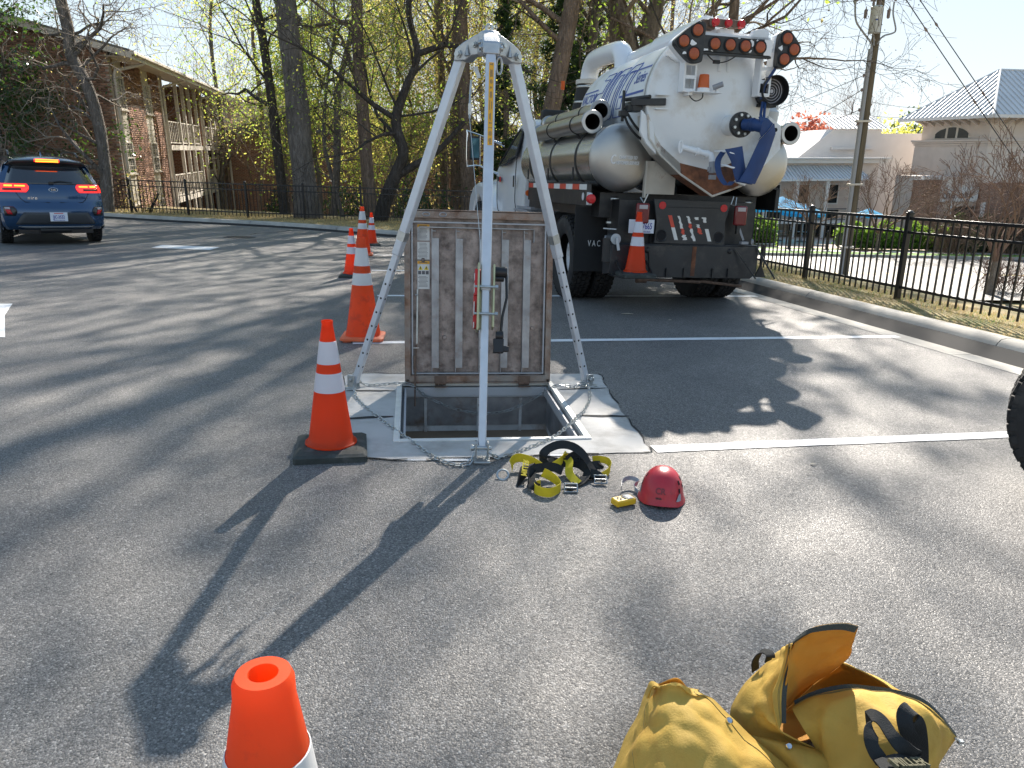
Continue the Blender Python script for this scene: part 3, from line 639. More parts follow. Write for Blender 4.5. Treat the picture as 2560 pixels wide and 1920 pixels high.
def sweep(path, prof, closed_ends=True, m=0):
    out = MB(); rows = []
    for i, p in enumerate(path):
        d = (path[min(i + 1, len(path) - 1)] - path[max(i - 1, 0)]); d.z = 0; d.normalize(); n = Vector((d.y, -d.x, 0))
        rows.append([p + n * a + Vector((0, 0, h)) for a, h in prof])
    out.grid(rows, m)
    if closed_ends:
        for r in (rows[0], rows[-1]): out.add(r, [tuple(range(len(r)))], m)
    return out
def split_path(path, step, gap):
    P = catmull(path, 12); acc = [0]
    for i in range(1, len(P)): acc.append(acc[-1] + (P[i] - P[i - 1]).length)
    def at(s):
        for i in range(1, len(P)):
            if acc[i] >= s: return P[i - 1].lerp(P[i], (s - acc[i - 1]) / max(1e-6, acc[i] - acc[i - 1]))
        return P[-1]
    out = []; s = 0
    while s < acc[-1] - .2:
        e = min(s + step, acc[-1]); k = 8
        out.append([at(s + gap + (e - s - 2 * gap) * j / k) for j in range(k + 1)]); s = e
    return out
def kerb(name, path, g):
    root = thing(name, None, None); structure(root)
    pr = [(0, -.12), (0, .004), (g, -.004), (g + .05, .055), (g + .075, .105), (g + .11, .138), (g + .165, .150), (g + .24, .150), (g + .30, .142), (g + .32, .10), (g + .32, -.12)]
    for seg in split_path(path, 3.05, .006): sweep(seg, pr).build('kerb_stone', 'kerb_concrete', root, angle=50)
    sweep(catmull(path, 8), [(g * .5, -.1), (g * .5, -.02), (g + .09, .09), (g + .16, .135), (g + .29, .13), (g + .29, -.1)]).build('joint_filler', 'joint_dark', root)
    return root
kerb('kerb', right_path, .42)
kerb('kerb', back_path, .08)
for path, g, w, nm in ((right_path, .73, 1.9, 'grass_verge'), (back_path, .39, 6.2, 'grass_verge')):
    structure(sweep(catmull(path, 6), [(g, -.05), (g, .135), (g + .3, .15), (g + .7, .13), (g + w, .09), (g + w + .3, -.6)], False).build(nm, 'soil_grass'))

# land beyond the lot: falls away to the street on the right and to the houses at the back
E_ = np.array([[p.x, p.y] for p in lot_edge])
def lot_dist(X, Y):
    P = np.stack([X, Y], -1).reshape(-1, 2); best = np.full(len(P), 1e9); ins = np.zeros(len(P), bool)
    for i in range(len(E_)):
        a, b = E_[i], E_[(i + 1) % len(E_)]; ab = b - a; t = np.clip(((P - a) @ ab) / (ab @ ab + 1e-9), 0, 1)
        best = np.minimum(best, np.hypot(*(P - a - t[:, None] * ab).T))
        c = ((a[1] > P[:, 1]) != (b[1] > P[:, 1])) & (P[:, 0] < (b[0] - a[0]) * (P[:, 1] - a[1]) / (b[1] - a[1] + 1e-12) + a[0]); ins ^= c
    return np.where(ins, -best, best).reshape(X.shape)
gx = np.concatenate([np.arange(-120, -40, 8), np.arange(-40, 50, 1.0), np.arange(50, 180, 10)]); gy = np.concatenate([np.arange(-14, 60, 1.0), np.arange(60, 260, 10)])
GX, GY = np.meshgrid(gx, gy, indexing='ij'); D_ = lot_dist(GX, GY)
side = smoothstep(2, 7, GX + .22 * (GY - 6.5))                              # 0 at the back, 1 on the street side
fallR = .06 - 1.98 * smoothstep(2.0, 9.0, D_); fallB = .06 - 2.6 * smoothstep(6.0, 16.0, D_)
GZ = np.where(D_ < 1.9, -.35, fallR * side + fallB * (1 - side))
m = MB(); nx, ny = GX.shape
fl = []; mi = []
for i in range(nx - 1):
    for j in range(ny - 1):
        fl.append((i * ny + j, (i + 1) * ny + j, (i + 1) * ny + j + 1, i * ny + j + 1)); mi.append(1 if side[i, j] < .6 else 0)
structure(link_mesh('ground', np.stack([GX, GY, GZ], -1).reshape(-1, 3), fl, ['soil_grass', 'forest_floor'], None, mi, True, 80))

def blades(name, pts, h, w, mname):
    n = len(pts); a = rng.uniform(0, 2 * PI, n); hh = h * rng.uniform(.5, 1.3, n); b = rng.normal(0, .6, (n, 2)) * hh[:, None]
    d = np.stack([np.cos(a), np.sin(a), 0 * a], -1) * w
    V = np.stack([pts - d, pts + d, pts + np.concatenate([b, hh[:, None]], 1)], 1)
    o = quads_mesh(name, V, 3, mname); o['kind'] = 'stuff'; return o
def along(path, n, o0, o1, z, y0=-99, y1=99):
    P = np.array(catmull(path, 10)); i = rng.integers(0, len(P) - 1, n); t = rng.random(n)[:, None]; p = P[i] * (1 - t) + P[i + 1] * t
    d = P[i + 1] - P[i]; d /= np.linalg.norm(d, axis=1)[:, None]; nn = np.stack([d[:, 1], -d[:, 0], 0 * d[:, 0]], -1)
    q = p + nn * rng.uniform(o0, o1, n)[:, None]; q[:, 2] = z; return q[(q[:, 1] > y0) & (q[:, 1] < y1)]
blades('dry_grass', along(right_path, 30000, .74, 1.9, .13, 5.5, 18), .045, .003, 'straw')
blades('green_grass', along(right_path, 9000, .76, 1.8, .13, 5.5, 18), .04, .0028, 'grass_green')
blades('dry_grass', along(back_path, 16000, .4, 4.0, .13), .06, .005, 'straw')

# ---------------------------------------------------------------- iron fences
def fence(label, pts, zs, n_picket=16, H=1.08):
    root = thing('iron_fence', label, 'fence', pts[0]); inv = Vector(pts[0]); posts = []
    for a, b in zip(pts[:-1], pts[1:]):
        a, b = Vector(a), Vector(b); n = max(1, round((b - a).length / 2.04)); posts += [a.lerp(b, i / n) for i in range(n)]
    posts.append(Vector(pts[-1]))
    pm = MB().box((0, 0, H / 2 - .1), (.062, .062, H + .2)).box((0, 0, H + .008), (.078, .078, .016)).lathe([(.036, H + .016), (.032, H + .035), (.0, H + .044)], 12)
    pk = MB().box((0, 0, H * .5 - .0), (.017, .017, H - .10))
    post0 = pick0 = None
    for i, p in enumerate(posts):
        d = ((posts[i + 1] - p) if i + 1 < len(posts) else (p - posts[i - 1])); rz = math.atan2(d.y, d.x)
        if post0 is None: post0 = o = pm.build('post', 'fence_black', root, bevel=.004)
        else: o = post0.copy(); col.objects.link(o); o.parent = root
        o.location = p - inv; o.rotation_euler = (TILT @ Matrix.Rotation(rz, 3, 'Z')).to_euler()
        if i + 1 == len(posts): break
        q = posts[i + 1]
        for h, th in ((H - .055, .036), (H - .225, .030), (.17, .034)):
            r = MB().box((0, 0, 0), ((q - p).length - .062, .028, th)).build('rail', 'fence_black', root, bevel=.004)
            r.location = (p + q) / 2 - inv + PLUMB * h; dz = (q - p); r.rotation_euler = Matrix.Rotation(rz, 3, 'Z').to_euler()
        for k in range(1, n_picket + 1):
            s = p.lerp(q, k / (n_picket + 1))
            if pick0 is None: pick0 = o = pk.build('picket', 'fence_black', root)
            else: o = pick0.copy(); col.objects.link(o); o.parent = root
            o.location = s - inv; o.rotation_euler = (TILT @ Matrix.Rotation(rz, 3, 'Z')).to_euler()
    return root
fr = [kp(t, 1.43, .12) for t in (-3.35, 12.97)]
fence('black iron picket fence along the right kerb beside the street', [fr[0], fr[-1]], 0, 16)
fence('long black iron picket fence along the back kerb before the brick houses', [(2.2, 24.6, .12), (-3.1, 23.8, .12), (-8.4, 23.6, .12), (-14.6, 25.1, .12), (-19, 26.9, .12)], 0, 15)

# ---------------------------------------------------------------- open access hatch
hatch = thing('access_hatch', 'square steel floor hatch with its rusty ribbed lid standing open under the tripod', 'hatch', PAD_C, R_(8))
W2, D2 = .525, .595
m = MB()
for x in (-1, 1): m.box((x * (W2 + .018), 0, .001), (.036, 2 * D2 + .072, .026))
for y in (-1, 1): m.box((0, y * (D2 + .018), .0012), (2 * W2 + .0005, .036, .0255))
m.build('frame', 'hatch_frame_white', hatch, bevel=.003)
m = MB()
for x in (-1, 1):
    m.box((x * (W2 - .024), 0, -.045), (.012, 2 * D2 - .05, .06)); m.box((x * (W2 - .012), 0, -.08), (.024, 2 * D2, .012))
for y in (-1, 1):
    m.box((0, y * (D2 - .024), -.045), (2 * W2 - .06, .012, .06)); m.box((0, y * (D2 - .012), -.0805), (2 * W2 - .05, .024, .012))
m.build('drain_channel', 'rubber_seal', hatch)
m = MB()
for x in (-1, 1): m.box((x * (W2 + .02), 0, -.86), (.04, 2 * D2 + .08, 1.68))
for y in (-1, 1): m.box((0, y * (D2 + .02), -.86), (2 * W2, .04, 1.68))
m.build('pit_wall', 'pit_wall', hatch)
m = MB()
for x in (-1, 1): m.box((x * (W2 - .003), 0, -.20), (.006, 2 * D2, .21))
for y in (-1, 1): m.box((0, y * (D2 - .003), -.20), (2 * W2 - .012, .006, .21))
m.build('curb_liner', 'steel_rib', hatch)
m = MB()
for x in (-.36, .02, .33): m.box((x, D2 - .008, -.55), (.02, .014, .9))
m.box((0, D2 - .01, -.98), (1.03, .02, .02)); m.build('wall_seam', 'pit_wall', hatch)
MB().box((0, 0, -1.71), (1.2, 1.3, .04)).build('pit_floor', 'pit_wall', hatch)
lid = bpy.data.objects.new('lid', None); col.objects.link(lid); lid.parent = hatch
LM = Matrix.Translation((.015, D2 + .005, .016)) @ Matrix.Rotation(R_(-6.5), 4, 'X')
lid.matrix_local = LM
LW, LH = .52, 1.20
MB().box((0, .012, LH / 2), (2 * LW - .01, .006, LH - .01)).build('panel', 'steel_lid', lid)
m = MB()
for x in (-1, 1): m.box((x * (LW - .004), -.012, LH / 2), (.008, .062, LH)); m.box((x * (LW - .024), -.040, LH / 2), (.034, .006, LH - .05))
for z in (0, 1): m.box((0, -.0125, z * LH), (2 * LW - .016, .061, .008)); m.box((0, -.0405, (LH - .031) if z else .031), (2 * LW - .06, .0055, .046))
m.build('rim', 'rust_rim', lid, bevel=.002)
m = MB()
for x in (-1, 1): m.box((x * (LW - .054), -.030, LH / 2 - .01), (.010, .016, LH - .16))
m.box((0, -.030, LH - .082), (2 * LW - .098, .016, .010)); m.box((0, -.030, .068), (2 * LW - .098, .016, .008))
m.build('gasket', 'rubber_seal', lid, bevel=.002)
for i, fx in enumerate((.205, .365, .525, .675, .825)):
    x = (fx - .5) * 2 * LW
    m = MB().box((x, -.030, .56), (.050, .005, .90)).box((x - .0225, -.010, .575), (.005, .036, 1.00)).box((x - .01, -.010, 1.06), (.026, .036, .004)).box((x, -.012, .108), (.05, .032, .004))
    m.build('rib', 'steel_rib', lid)
m = MB().box((-.02, -.012, LH - .115), (.80, .03, .006)).box((-.42, -.012, LH - .16), (.006, .03, .09)).box((.385, -.012, LH - .16), (.006, .03, .09)); m.build('stiffener', 'steel_rib', lid)
for x, z in ((-.16, .82), (-.13, .87), (.17, .52), (.18, .42), (.19, .40), (-.39, .86), (.39, .39), (-.24, .32), (.04, .28), (-.13, 1.0)):
    MB().lathe([(0, -.012), (.013, -.011), (.016, -.004), (.017, .0)], 6, o=(x, .009, z), ax='y').build('bolt', 'steel_lid', lid)
for x in (-.27, .33):
    m = MB()
    for k in (-1, 0, 1): m.cyl((x + k * .026 - .012, -.03, -.008), (x + k * .026 + .012, -.03, -.008), .012)
    m.box((x, -.045, .025), (.085, .005, .05)); m.box((x, -.055, -.025), (.085, .04, .005)); m.build('hinge', 'hinge_brown', lid)
for x in (-.37, -.255):
    m = MB(); r = .018
    m.tube([(x + r * 1.3 * math.cos(t), -.046, LH - .03 + r * .7 * math.sin(t)) for t in np.linspace(0, 2 * PI, 17)[:-1]], .004, 6, closed=True); m.build('grip_hole', 'steel_rib', lid)
def decal(x0, x1, z0, z1, name='label'):
    return MB().box(((x0 + x1) / 2, .0075, (z0 + z1) / 2), (x1 - x0, .002, z1 - z0))
def label_plate(zt, zb, hdr, mats_):
    x0, x1 = -.430, -.345
    l = decal(x0, x1, zb, zt).build('warning_label', 'label_white', lid)
    if hdr: MB().box(((x0 + x1) / 2, .0055, zt - .011), (x1 - x0 - .002, .002, .020)).build('header', 'label_orange', l)
    return l, x0, x1
l, x0, x1 = label_plate(1.105, .995, True, 0)
m = MB()
for k in range(9): m.box(((x0 + x1) / 2 - rnd.uniform(0, .008), .0058, 1.073 - k * .0085), (.066 - rnd.uniform(0, .02), .0015, .0026))
for k in range(7): m.box((x0 + .018 + k * .008, .0044, 1.094), (.005, .0012, .009))
m.build('text', 'label_text', l)['kind'] = 'stuff'
l, x0, x1 = label_plate(.985, .865, False, 0)
m = MB()
for k in range(12): m.box(((x0 + x1) / 2 - rnd.uniform(0, .008), .0058, .976 - k * .0092), (.068 - rnd.uniform(0, .02), .0015, .0026))
m.build('text', 'label_text', l)['kind'] = 'stuff'
l, x0, x1 = label_plate(.855, .66, True, 0)
m = MB()
for k in range(9): m.box(((x0 + x1) / 2 - rnd.uniform(0, .006), .0058, .748 - k * .0088), (.068 - rnd.uniform(0, .02), .0015, .0026))
for k in range(3): m.box((x0 + .016 + k * .026, .0058, .774), (.021, .0015, .024))
for k in range(7): m.box((x0 + .018 + k * .008, .0044, .844), (.005, .0012, .009))
m.build('text', 'label_text', l)['kind'] = 'stuff'
m = MB()
for k in (0, 1):
    cx = x0 + .022 + k * .040; m.prism([(cx - .016, .793), (cx + .016, .793), (cx, .823)], .0055, .007)
m.build('warning_triangle', 'label_yellow', l)
m = MB()
for k in (0, 1):
    cx = x0 + .022 + k * .040; m.prism([(cx - .004, .797), (cx + .004, .797), (cx + .001, .806), (cx + .005, .809), (cx, .817), (cx - .004, .809)], .0048, .0054)
m.build('warning_symbol', 'label_black', l)
m = MB().cyl((-.435, -.03, .28), (-.43, -.02, .66), .007, 8).cyl((-.445, -.03, .62), (-.425, -.03, .62), .006, 8).box((-.44, -.035, .25), (.04, .008, .006)); m.build('hold_open_arm', 'zinc', lid)
m = MB().tube([(-.44, -.03, .27), (-.445, -.04, .12), (-.45, -.06, -.05), (-.45, -.08, -.16)], .006, 8).box((-.452, -.045, .15), (.014, .02, .10)); m.build('release_rod', 'hinge_brown', lid)
# ---------------------------------------------------------------- rescue tripod
TC = Vector((-.237, 4.58, 0))
tripod = thing('rescue_tripod', 'silver aluminium rescue tripod with hand winch standing astride the open hatch', 'tripod', TC)
FEET = {'L': Vector((-1.10, 4.93, 0)) - TC, 'R': Vector((.545, 5.17, 0)) - TC, 'F': Vector((-.146, 3.63, 0)) - TC}
TOPS = {'L': Vector((-.352, 4.69, 2.130)) - TC, 'R': Vector((-.058, 4.715, 2.130)) - TC, 'F': Vector((-.176, 4.43, 2.11)) - TC}
HC = Vector((-.194, 4.60, 2.165)) - TC
m = MB()
m.lathe([(0, .075), (.052, .072), (.068, .055), (.07, -.045), (.05, -.06), (0, -.06)], 6, o=HC)
for k in 'LRF':
    d = TOPS[k] - HC; d.z = 0; d.normalize(); n = Vector((-d.y, d.x, 0)); r = 1.0
    poly = [(0, .066), (.07, .055), (.15, .018), (.205, -.015), (.215, -.080), (.135, -.080), (.10, -.055), (0, -.05)]
    vs_ = [HC + d * a + Vector((0, 0, b)) + n * s * (.046 if a > .1 else .036) for s in (-1, 1) for a, b in poly]
    q = len(poly)
    m.add(vs_, [(i, (i + 1) % q, q + (i + 1) % q, q + i) for i in range(q)] + [tuple(range(q))[::-1], tuple(range(q, 2 * q))])
m.build('head', 'cast_aluminium', tripod, bevel=.007)
m = MB()
for k in 'LRF':
    d = TOPS[k] - HC; d.z = 0; d.normalize(); n = Vector((-d.y, d.x, 0))
    for a, b, r in ((.180, -.045, .015), (.07, .0, .011)):
        c = HC + d * a + Vector((0, 0, b)); m.cyl(c - n * .066, c + n * .066, r, 10); m.cyl(c - n * .056, c + n * .056, r * 1.6, 6)
m.build('pivot_bolt', 'zinc', tripod)
m = MB()
for k in 'LRF':
    d = TOPS[k] - HC; d.z = 0; d.normalize(); n = Vector((-d.y, d.x, 0))
    for s in (-1, 1):
        o = HC + d * .12 + n * s * .047; m.add([o + d * -.012 + Vector((0, 0, -.055)), o + d * .018 + Vector((0, 0, -.06)), o + Vector((0, 0, .012)), o + n * s * .012 + Vector((0, 0, -.055))], [(0, 1, 2), (0, 1, 3), (1, 2, 3), (0, 2, 3)])
m.build('stiffening_fin', 'cast_aluminium', tripod, smooth=False)
MB().tube([HC + Vector((.017 * math.cos(t), 0, .084 + .024 * math.sin(t))) for t in np.linspace(0, 2 * PI, 17)[:-1]], .008, 8, closed=True).build('eye_bolt', 'zinc', tripod)
for k, sx in (('F', .055), ('R', -.05)):
    c = HC + (TOPS[k] - HC) * .45; c.z = HC.z - .12; c += Vector((sx, 0, 0))
    MB().tube([c + Vector((.016 * math.cos(t), .012 * math.cos(t), .045 * math.sin(t))) for t in np.linspace(0, 2 * PI, 15)[:-1]], .006, 7, closed=True).build('anchor_loop', 'cast_aluminium', tripod)
c = HC + Vector((-.075, -.02, -.15)); MB().prism([(c.x - .012, c.z + .03), (c.x + .012, c.z + .03), (c.x + .035, c.z - .03), (c.x + .012, c.z - .03)], c.y - .01, c.y + .01).build('pulley_tab', 'cast_aluminium', tripod)
m = MB()
for s in (0, 1): m.tube([Vector((-.048, -.11 + .012 * s, 1.96)), Vector((-.052, -.13, 1.86)), Vector((-.05, -.16, 1.75))], .006, 8)
m.tube([Vector((-.05, -.16, 1.75)), Vector((.055, -.50, .95))], .002, 6); m.box((-.05, -.15, 1.80), (.018, .018, .06)); m.build('cable_hook', 'zinc', tripod)
for k in 'LRF':
    T, Fo = TOPS[k], FEET[k]; ax = (Fo - T); L = ax.length; ax.normalize()
    out = Vector((Fo.x, Fo.y, 0)).normalized(); A = T - ax * .03
    leg = MB().bar(A, T + ax * (L * (.60 if k == 'F' else .56)), .054, .054, upd=out).build('leg', 'aluminium', tripod, bevel=.006)
    i0, i1 = T + ax * L * .5, Fo - ax * .05
    il = MB().bar(i0, i1, .042, .042, upd=out).build('inner_leg', 'aluminium', leg, bevel=.005)
    sx = ax.cross(out).normalized(); sy = sx.cross(ax)
    m = MB(); s = L * (.61 if k == 'F' else .57) + .08
    while s < L - .12:
        p = T + ax * s
        if k == 'F': m.cyl(p - sx * .0218, p + sx * .0218, .007, 8)
        else:
            m.cyl(p - sx * .0216, p + sx * .0216, .0075, 8); m.cyl(p - sy * .0216, p + sy * .0216, .0075, 8)
        s += .102
    m.build('pin_hole', 'hole_dark', leg)['kind'] = 'stuff'
    p = T + ax * L * (.60 if k == 'F' else .56)
    if k != 'F': MB().bar(p - ax * .16, p - ax * .10, .0546, .0546, upd=out).build('scuff', 'zinc', leg)
    m = MB(); b = Fo - ax * .02
    for s in (-1, 1): m.box(b + sx * s * .031 + Vector((0, 0, .03)), (.008, .055, .11), M=Matrix((sx, out, Vector((0, 0, 1)))).transposed())
    m.box(Fo + out * .015 + Vector((0, 0, .009)), (.085, .095, .014), M=Matrix((sx, out, Vector((0, 0, 1)))).transposed())
    m.cyl(b - sx * .05 + Vector((0, 0, .05)), b + sx * .05 + Vector((0, 0, .05)), .011, 10); m.cyl(b + sx * .06 + Vector((0, 0, .05)), b + sx * .04 + Vector((0, 0, .05)), .018, 6)
    m.build('foot', 'zinc', leg, bevel=.003)
T, Fo = TOPS['F'], FEET['F']; ax = (Fo - T).normalized(); L = (Fo - T).length
out = Vector((Fo.x, Fo.y, 0)).normalized(); sx = ax.cross(out).normalized()
if sx.x < 0: sx = -sx
nf = sx.cross(-ax).normalized()
if nf.y > 0: nf = -nf
def legp(s, x, d): return T + ax * s + sx * x + nf * d
Mx = Matrix((sx, -ax, nf)).transposed()
lab = MB().box(legp(.32, .004, .0280), (.026, .47, .002), M=Mx).build('caution_label', 'label_orange', tripod)
m = MB()
for s0, ln, w in ((.09, .012, .016), (.125, .045, .014), (.18, .03, .014), (.222, .014, .012), (.25, .04, .013), (.30, .06, .014), (.37, .05, .012), (.425, .012, .014), (.455, .006, .02), (.475, .03, .016), (.515, .025, .015), (.54, .012, .018)):
    for q in (-1, 0, 1):
        if rnd.random() < .8: m.box(legp(s0 + ln / 2, .004 + q * w * .36, .0294), (w * .18, ln * rnd.uniform(.6, 1), .0012), M=Mx)
m.build('print', 'label_text', lab)
# hand winch clamped to the front leg
win = L * .56
m = MB().box(legp(win + .13, -.040, .005), (.010, .36, .10), M=Mx).box(legp(win + .12, .043, -.01), (.010, .34, .09), M=Mx).box(legp(win + .14, -.036, -.045), (.03, .30, .05), M=Mx)
winch = m.build('winch_bracket', 'zinc_yellow', tripod, bevel=.002)
m = MB().cyl(legp(win + .01, -.052, -.05), legp(win + .01, .0, -.05), .05, 18).box(legp(win + .05, -.05, .0), (.018, .14, .075), M=Mx).box(legp(win + .20, -.052, -.02), (.02, .18, .05), M=Mx); m.build('winch_drum', 'label_red', winch)
m = MB()
for q, (s0, ln) in enumerate(((.0, .035), (.06, .05), (.17, .07), (.26, .03))): m.box(legp(win + s0 + .02, -.060, .012), (.004, ln, .035), M=Mx)
m.build('winch_label', 'label_white', winch)
m = MB().cyl(legp(win - .02, .045, -.02), legp(win - .02, .115, -.02), .030, 16).cyl(legp(win + .015, .05, -.02), legp(win + .015, .10, -.02), .016, 12)
m.tube([legp(win - .01, .112, -.015), legp(win + .12, .116, -.01), legp(win + .22, .095, -.01), legp(win + .34, .085, 0)], .008, 8); m.cyl(legp(win + .33, .06, 0), legp(win + .33, .10, 0), .026, 12); m.box(legp(win + .385, .075, 0), (.055, .075, .04), M=Mx); m.box(legp(win + .40, .115, 0), (.03, .03, .03), M=Mx); m.build('winch_crank', 'black_plastic', winch, bevel=.003)
m = MB()
for s in (.075, .22): m.cyl(legp(win + s, -.06, .036), legp(win + s, .06, .036), .007, 8); m.cyl(legp(win + s, .05, .036), legp(win + s, .065, .036), .013, 6)
m.build('clamp_bolt', 'zinc', winch)
# chains: every link is its own piece
tor = []
nl, nt = 12, 4
def link_data():
    V, Fc = [], []
    for i in range(nl):
        t = 2 * PI * i / nl; c = Vector((.0155 * math.cos(t) + (.0075 if math.cos(t) > 0 else -.0075), .0095 * math.sin(t), 0)); d = Vector((math.cos(t), math.sin(t), 0))
        for j in range(nt):
            q = 2 * PI * j / nt + .78; V.append(c + d * .0034 * math.cos(q) + Vector((0, 0, .0034 * math.sin(q))))
    for i in range(nl):
        for j in range(nt): Fc.append((i * nt + j, ((i + 1) % nl) * nt + j, ((i + 1) % nl) * nt + (j + 1) % nt, i * nt + (j + 1) % nt))
    return V, Fc
V, Fc = link_data()
lk0 = link_mesh('chain_link', V, Fc, ['zinc'], None, None, True, 80)
def chain(pts, k=8):
    P = catmull([Vector(p) - TC for p in pts], k); acc = [0]
    for i in range(1, len(P)): acc.append(acc[-1] + (P[i] - P[i - 1]).length)
    root = bpy.data.objects.new('chain', None); col.objects.link(root); root.parent = tripod
    s = .02; i = 1; n = 0
    while s < acc[-1]:
        while acc[i] < s: i += 1
        t = (s - acc[i - 1]) / (acc[i] - acc[i - 1]); p = P[i - 1].lerp(P[i], t); d = (P[i] - P[i - 1]).normalized()
        o = lk0.copy(); col.objects.link(o); o.parent = root
        x = d; z = Vector((0, 0, 1)); y = z.cross(x).normalized(); z = x.cross(y)
        M = Matrix((x, y, z)).transposed() @ Matrix.Rotation((.35 if n % 2 else .35 + PI / 2) + rnd.uniform(-.2, .2), 3, 'X')
        o.matrix_local = Matrix.Translation(p) @ M.to_4x4(); s += .0345; n += 1
chain([(-1.085, 4.92, .06), (-1.03, 4.70, .015), (-.90, 4.44, .012), (-.756, 4.197, .013), (-.62, 3.98, .012), (-.515, 3.82, .012), (-.40, 3.64, .012), (-.30, 3.545, .012), (-.215, 3.55, .012), (-.185, 3.60, .05)])
chain([(.54, 5.14, .06), (.535, 4.86, .018), (.47, 4.56, .013), (.40, 4.33, .030), (.288, 4.073, .02), (.20, 3.94, .013), (.06, 3.77, .012), (-.05, 3.66, .012), (-.115, 3.62, .05)])
chain([(-1.08, 4.95, .06), (-1.0, 4.985, .015), (-.74, 5.0, .03), (-.62, 5.01, -.05), (-.45, 5.02, -.135), (-.25, 5.03, -.18), (-.05, 5.04, -.165), (.12, 5.06, -.09), (.26, 5.08, .0), (.34, 5.09, .03), (.45, 5.11, .018), (.53, 5.15, .06)])
bpy.data.objects.remove(lk0)

# ---------------------------------------------------------------- traffic cones
def cone_small(label, loc, rz, collar='collar_white', orange='cone_orange'):
    t = thing('traffic_cone', label, 'traffic cone', loc, rz, 'orange traffic cones round the work area'); H = .705
    def r(z): return .118 + (.0265 - .118) * (z - .05) / (H - .05)
    b = MB(); s = .185
    pr = [(s, 0), (s, .030), (s - .016, .042), (.135, .050)]
    rows = []
    for a, z in pr: rows.append([Vector((x * a, y * a, z)) for x, y in ((-1, -.94), (-.94, -1), (.94, -1), (1, -.94), (1, .94), (.94, 1), (-.94, 1), (-1, .94))])
    for i in range(3):
        k = len(b.v); b.add(rows[i] + rows[i + 1], [(j, (j + 1) % 8, 8 + (j + 1) % 8, 8 + j) for j in range(8)])
    b.add(rows[-1], [tuple(range(8))]); b.add(rows[0], [tuple(range(8))[::-1]])
    for a in range(4):
        q = PI / 4 + a * PI / 2; c = Vector((math.cos(q) * .17, math.sin(q) * .17, .046)); n = Vector((-math.sin(q), math.cos(q), 0)) * .012
        b.add([c - n * 1.5, c + n * 1.5, Vector((math.cos(q) * .11, math.sin(q) * .11, .058)) + n * 2.5, Vector((math.cos(q) * .11, math.sin(q) * .11, .058)) - n * 2.5], [(0, 1, 2, 3)])
    b.build('base', 'cone_base_black', t, angle=30)
    MB().lathe([(.128, .048), (.134, .053), (.134, .060), (.121, .068), (r(.09), .09), (r(.3), .30), (r(.5), .50), (.0275, H - .02), (.029, H - .012), (.029, H), (.021, H), (.020, H - .05)], 32).build('body', orange, t)
    for z0, z1 in ((.338, .437), (.484, .600)): MB().lathe([(r(z0) + .0003, z0), (r(z0) + .0016, z0 + .001), (r(z1) + .0016, z1 - .001), (r(z1) + .0003, z1)], 32).build('reflective_collar', collar, t)
    return t
def cone_large(label, loc, rz, rt_=.036, H=.905, zc=((.495, .600), (.663, .820))):
    t = thing('traffic_cone', label, 'traffic cone', loc, rz, 'orange traffic cones round the work area'); pass
    def r(z): return .150 + (rt_ - .150) * (z - .04) / (H - .04)
    b = MB(); rows = []
    oc = [(math.cos(PI / 8 + k * PI / 4), math.sin(PI / 8 + k * PI / 4)) for k in range(8)]
    sq = [(-1, -.85), (-.85, -1), (.85, -1), (1, -.85), (1, .85), (.85, 1), (-.85, 1), (-1, .85)]
    for a, z in ((.185, .012), (.19, .016), (.19, .034), (.182, .040), (.16, .046)): rows.append([Vector((x * a, y * a, z)) for x, y in sq])
    for i in range(4): b.add(rows[i] + rows[i + 1], [(j, (j + 1) % 8, 8 + (j + 1) % 8, 8 + j) for j in range(8)])
    b.add(rows[-1], [tuple(range(8))]); b.add(rows[0], [tuple(range(8))[::-1]])
    for x, y in ((-1, -1), (1, -1), (1, 1), (-1, 1)): b.box((x * .13, y * .13, .006), (.07, .07, .0119))
    b.build('base', 'cone_base_orange', t)
    body = MB()
    n8 = [Vector((.152 * (abs(math.cos(q)) ** .45) * math.copysign(1, math.cos(q)), .152 * (abs(math.sin(q)) ** .45) * math.copysign(1, math.sin(q)), 0)) for q in np.linspace(0, 2 * PI, 33)[:-1]]
    P = [[v * .98 + Vector((0, 0, .044)) for v in n8]]
    for z, f in ((.07, .75), (.16, .35), (.30, .0)):
        P.append([(v * f * (r(z) / .150) + Vector((r(z) * math.cos(q), r(z) * math.sin(q), 0)) * (1 - f)) + Vector((0, 0, z)) for v, q in zip(n8, np.linspace(0, 2 * PI, 33)[:-1])])
    for rr, z in ((r(.5), .5), (r(.7), .7), (rt_ + .0025, H - .03), (rt_ + .002, H - .010), (rt_ - .002, H), (rt_ - .016, H), (rt_ - .018, H - .02), (rt_ - .017, H - .1)): P.append([Vector((rr * math.cos(q), rr * math.sin(q), z)) for q in np.linspace(0, 2 * PI, 33)[:-1]])
    body.grid([p + [p[0]] for p in P])
    body.build('body', 'cone_orange_worn', t, angle=50)
    for z0, z1 in zc: MB().lathe([(r(z0) + .0003, z0), (r(z0) + .0018, z0 + .001), (r(z1) + .0018, z1 - .001), (r(z1) + .0003, z1)], 32).build('reflective_collar', 'collar_worn', t)
    return t
cone_small('bright orange cone on black rubber base at the left of the open hatch', (-.948, 3.70, 0), R_(12))
cone_large('large faded orange cone on orange base behind the tripod left leg', (-1.365, 6.60, 0), R_(6))
cone_large('nearest orange cone, cut by the bottom edge of the picture', (-.279, .742, 0), R_(20), .0335, .842, ((.40, .50), (.54, .738)))
cone_small('orange cone on black base left of the two big cones in the row', (-2.425, 11.02, 0), R_(9))
cone_large('farther large orange cone half hidden behind the big faded one', (-2.93, 14.3, 0), R_(10))
cone_small('farthest small orange cone on black base by the back kerb', (-3.20, 16.6, 0), R_(12))

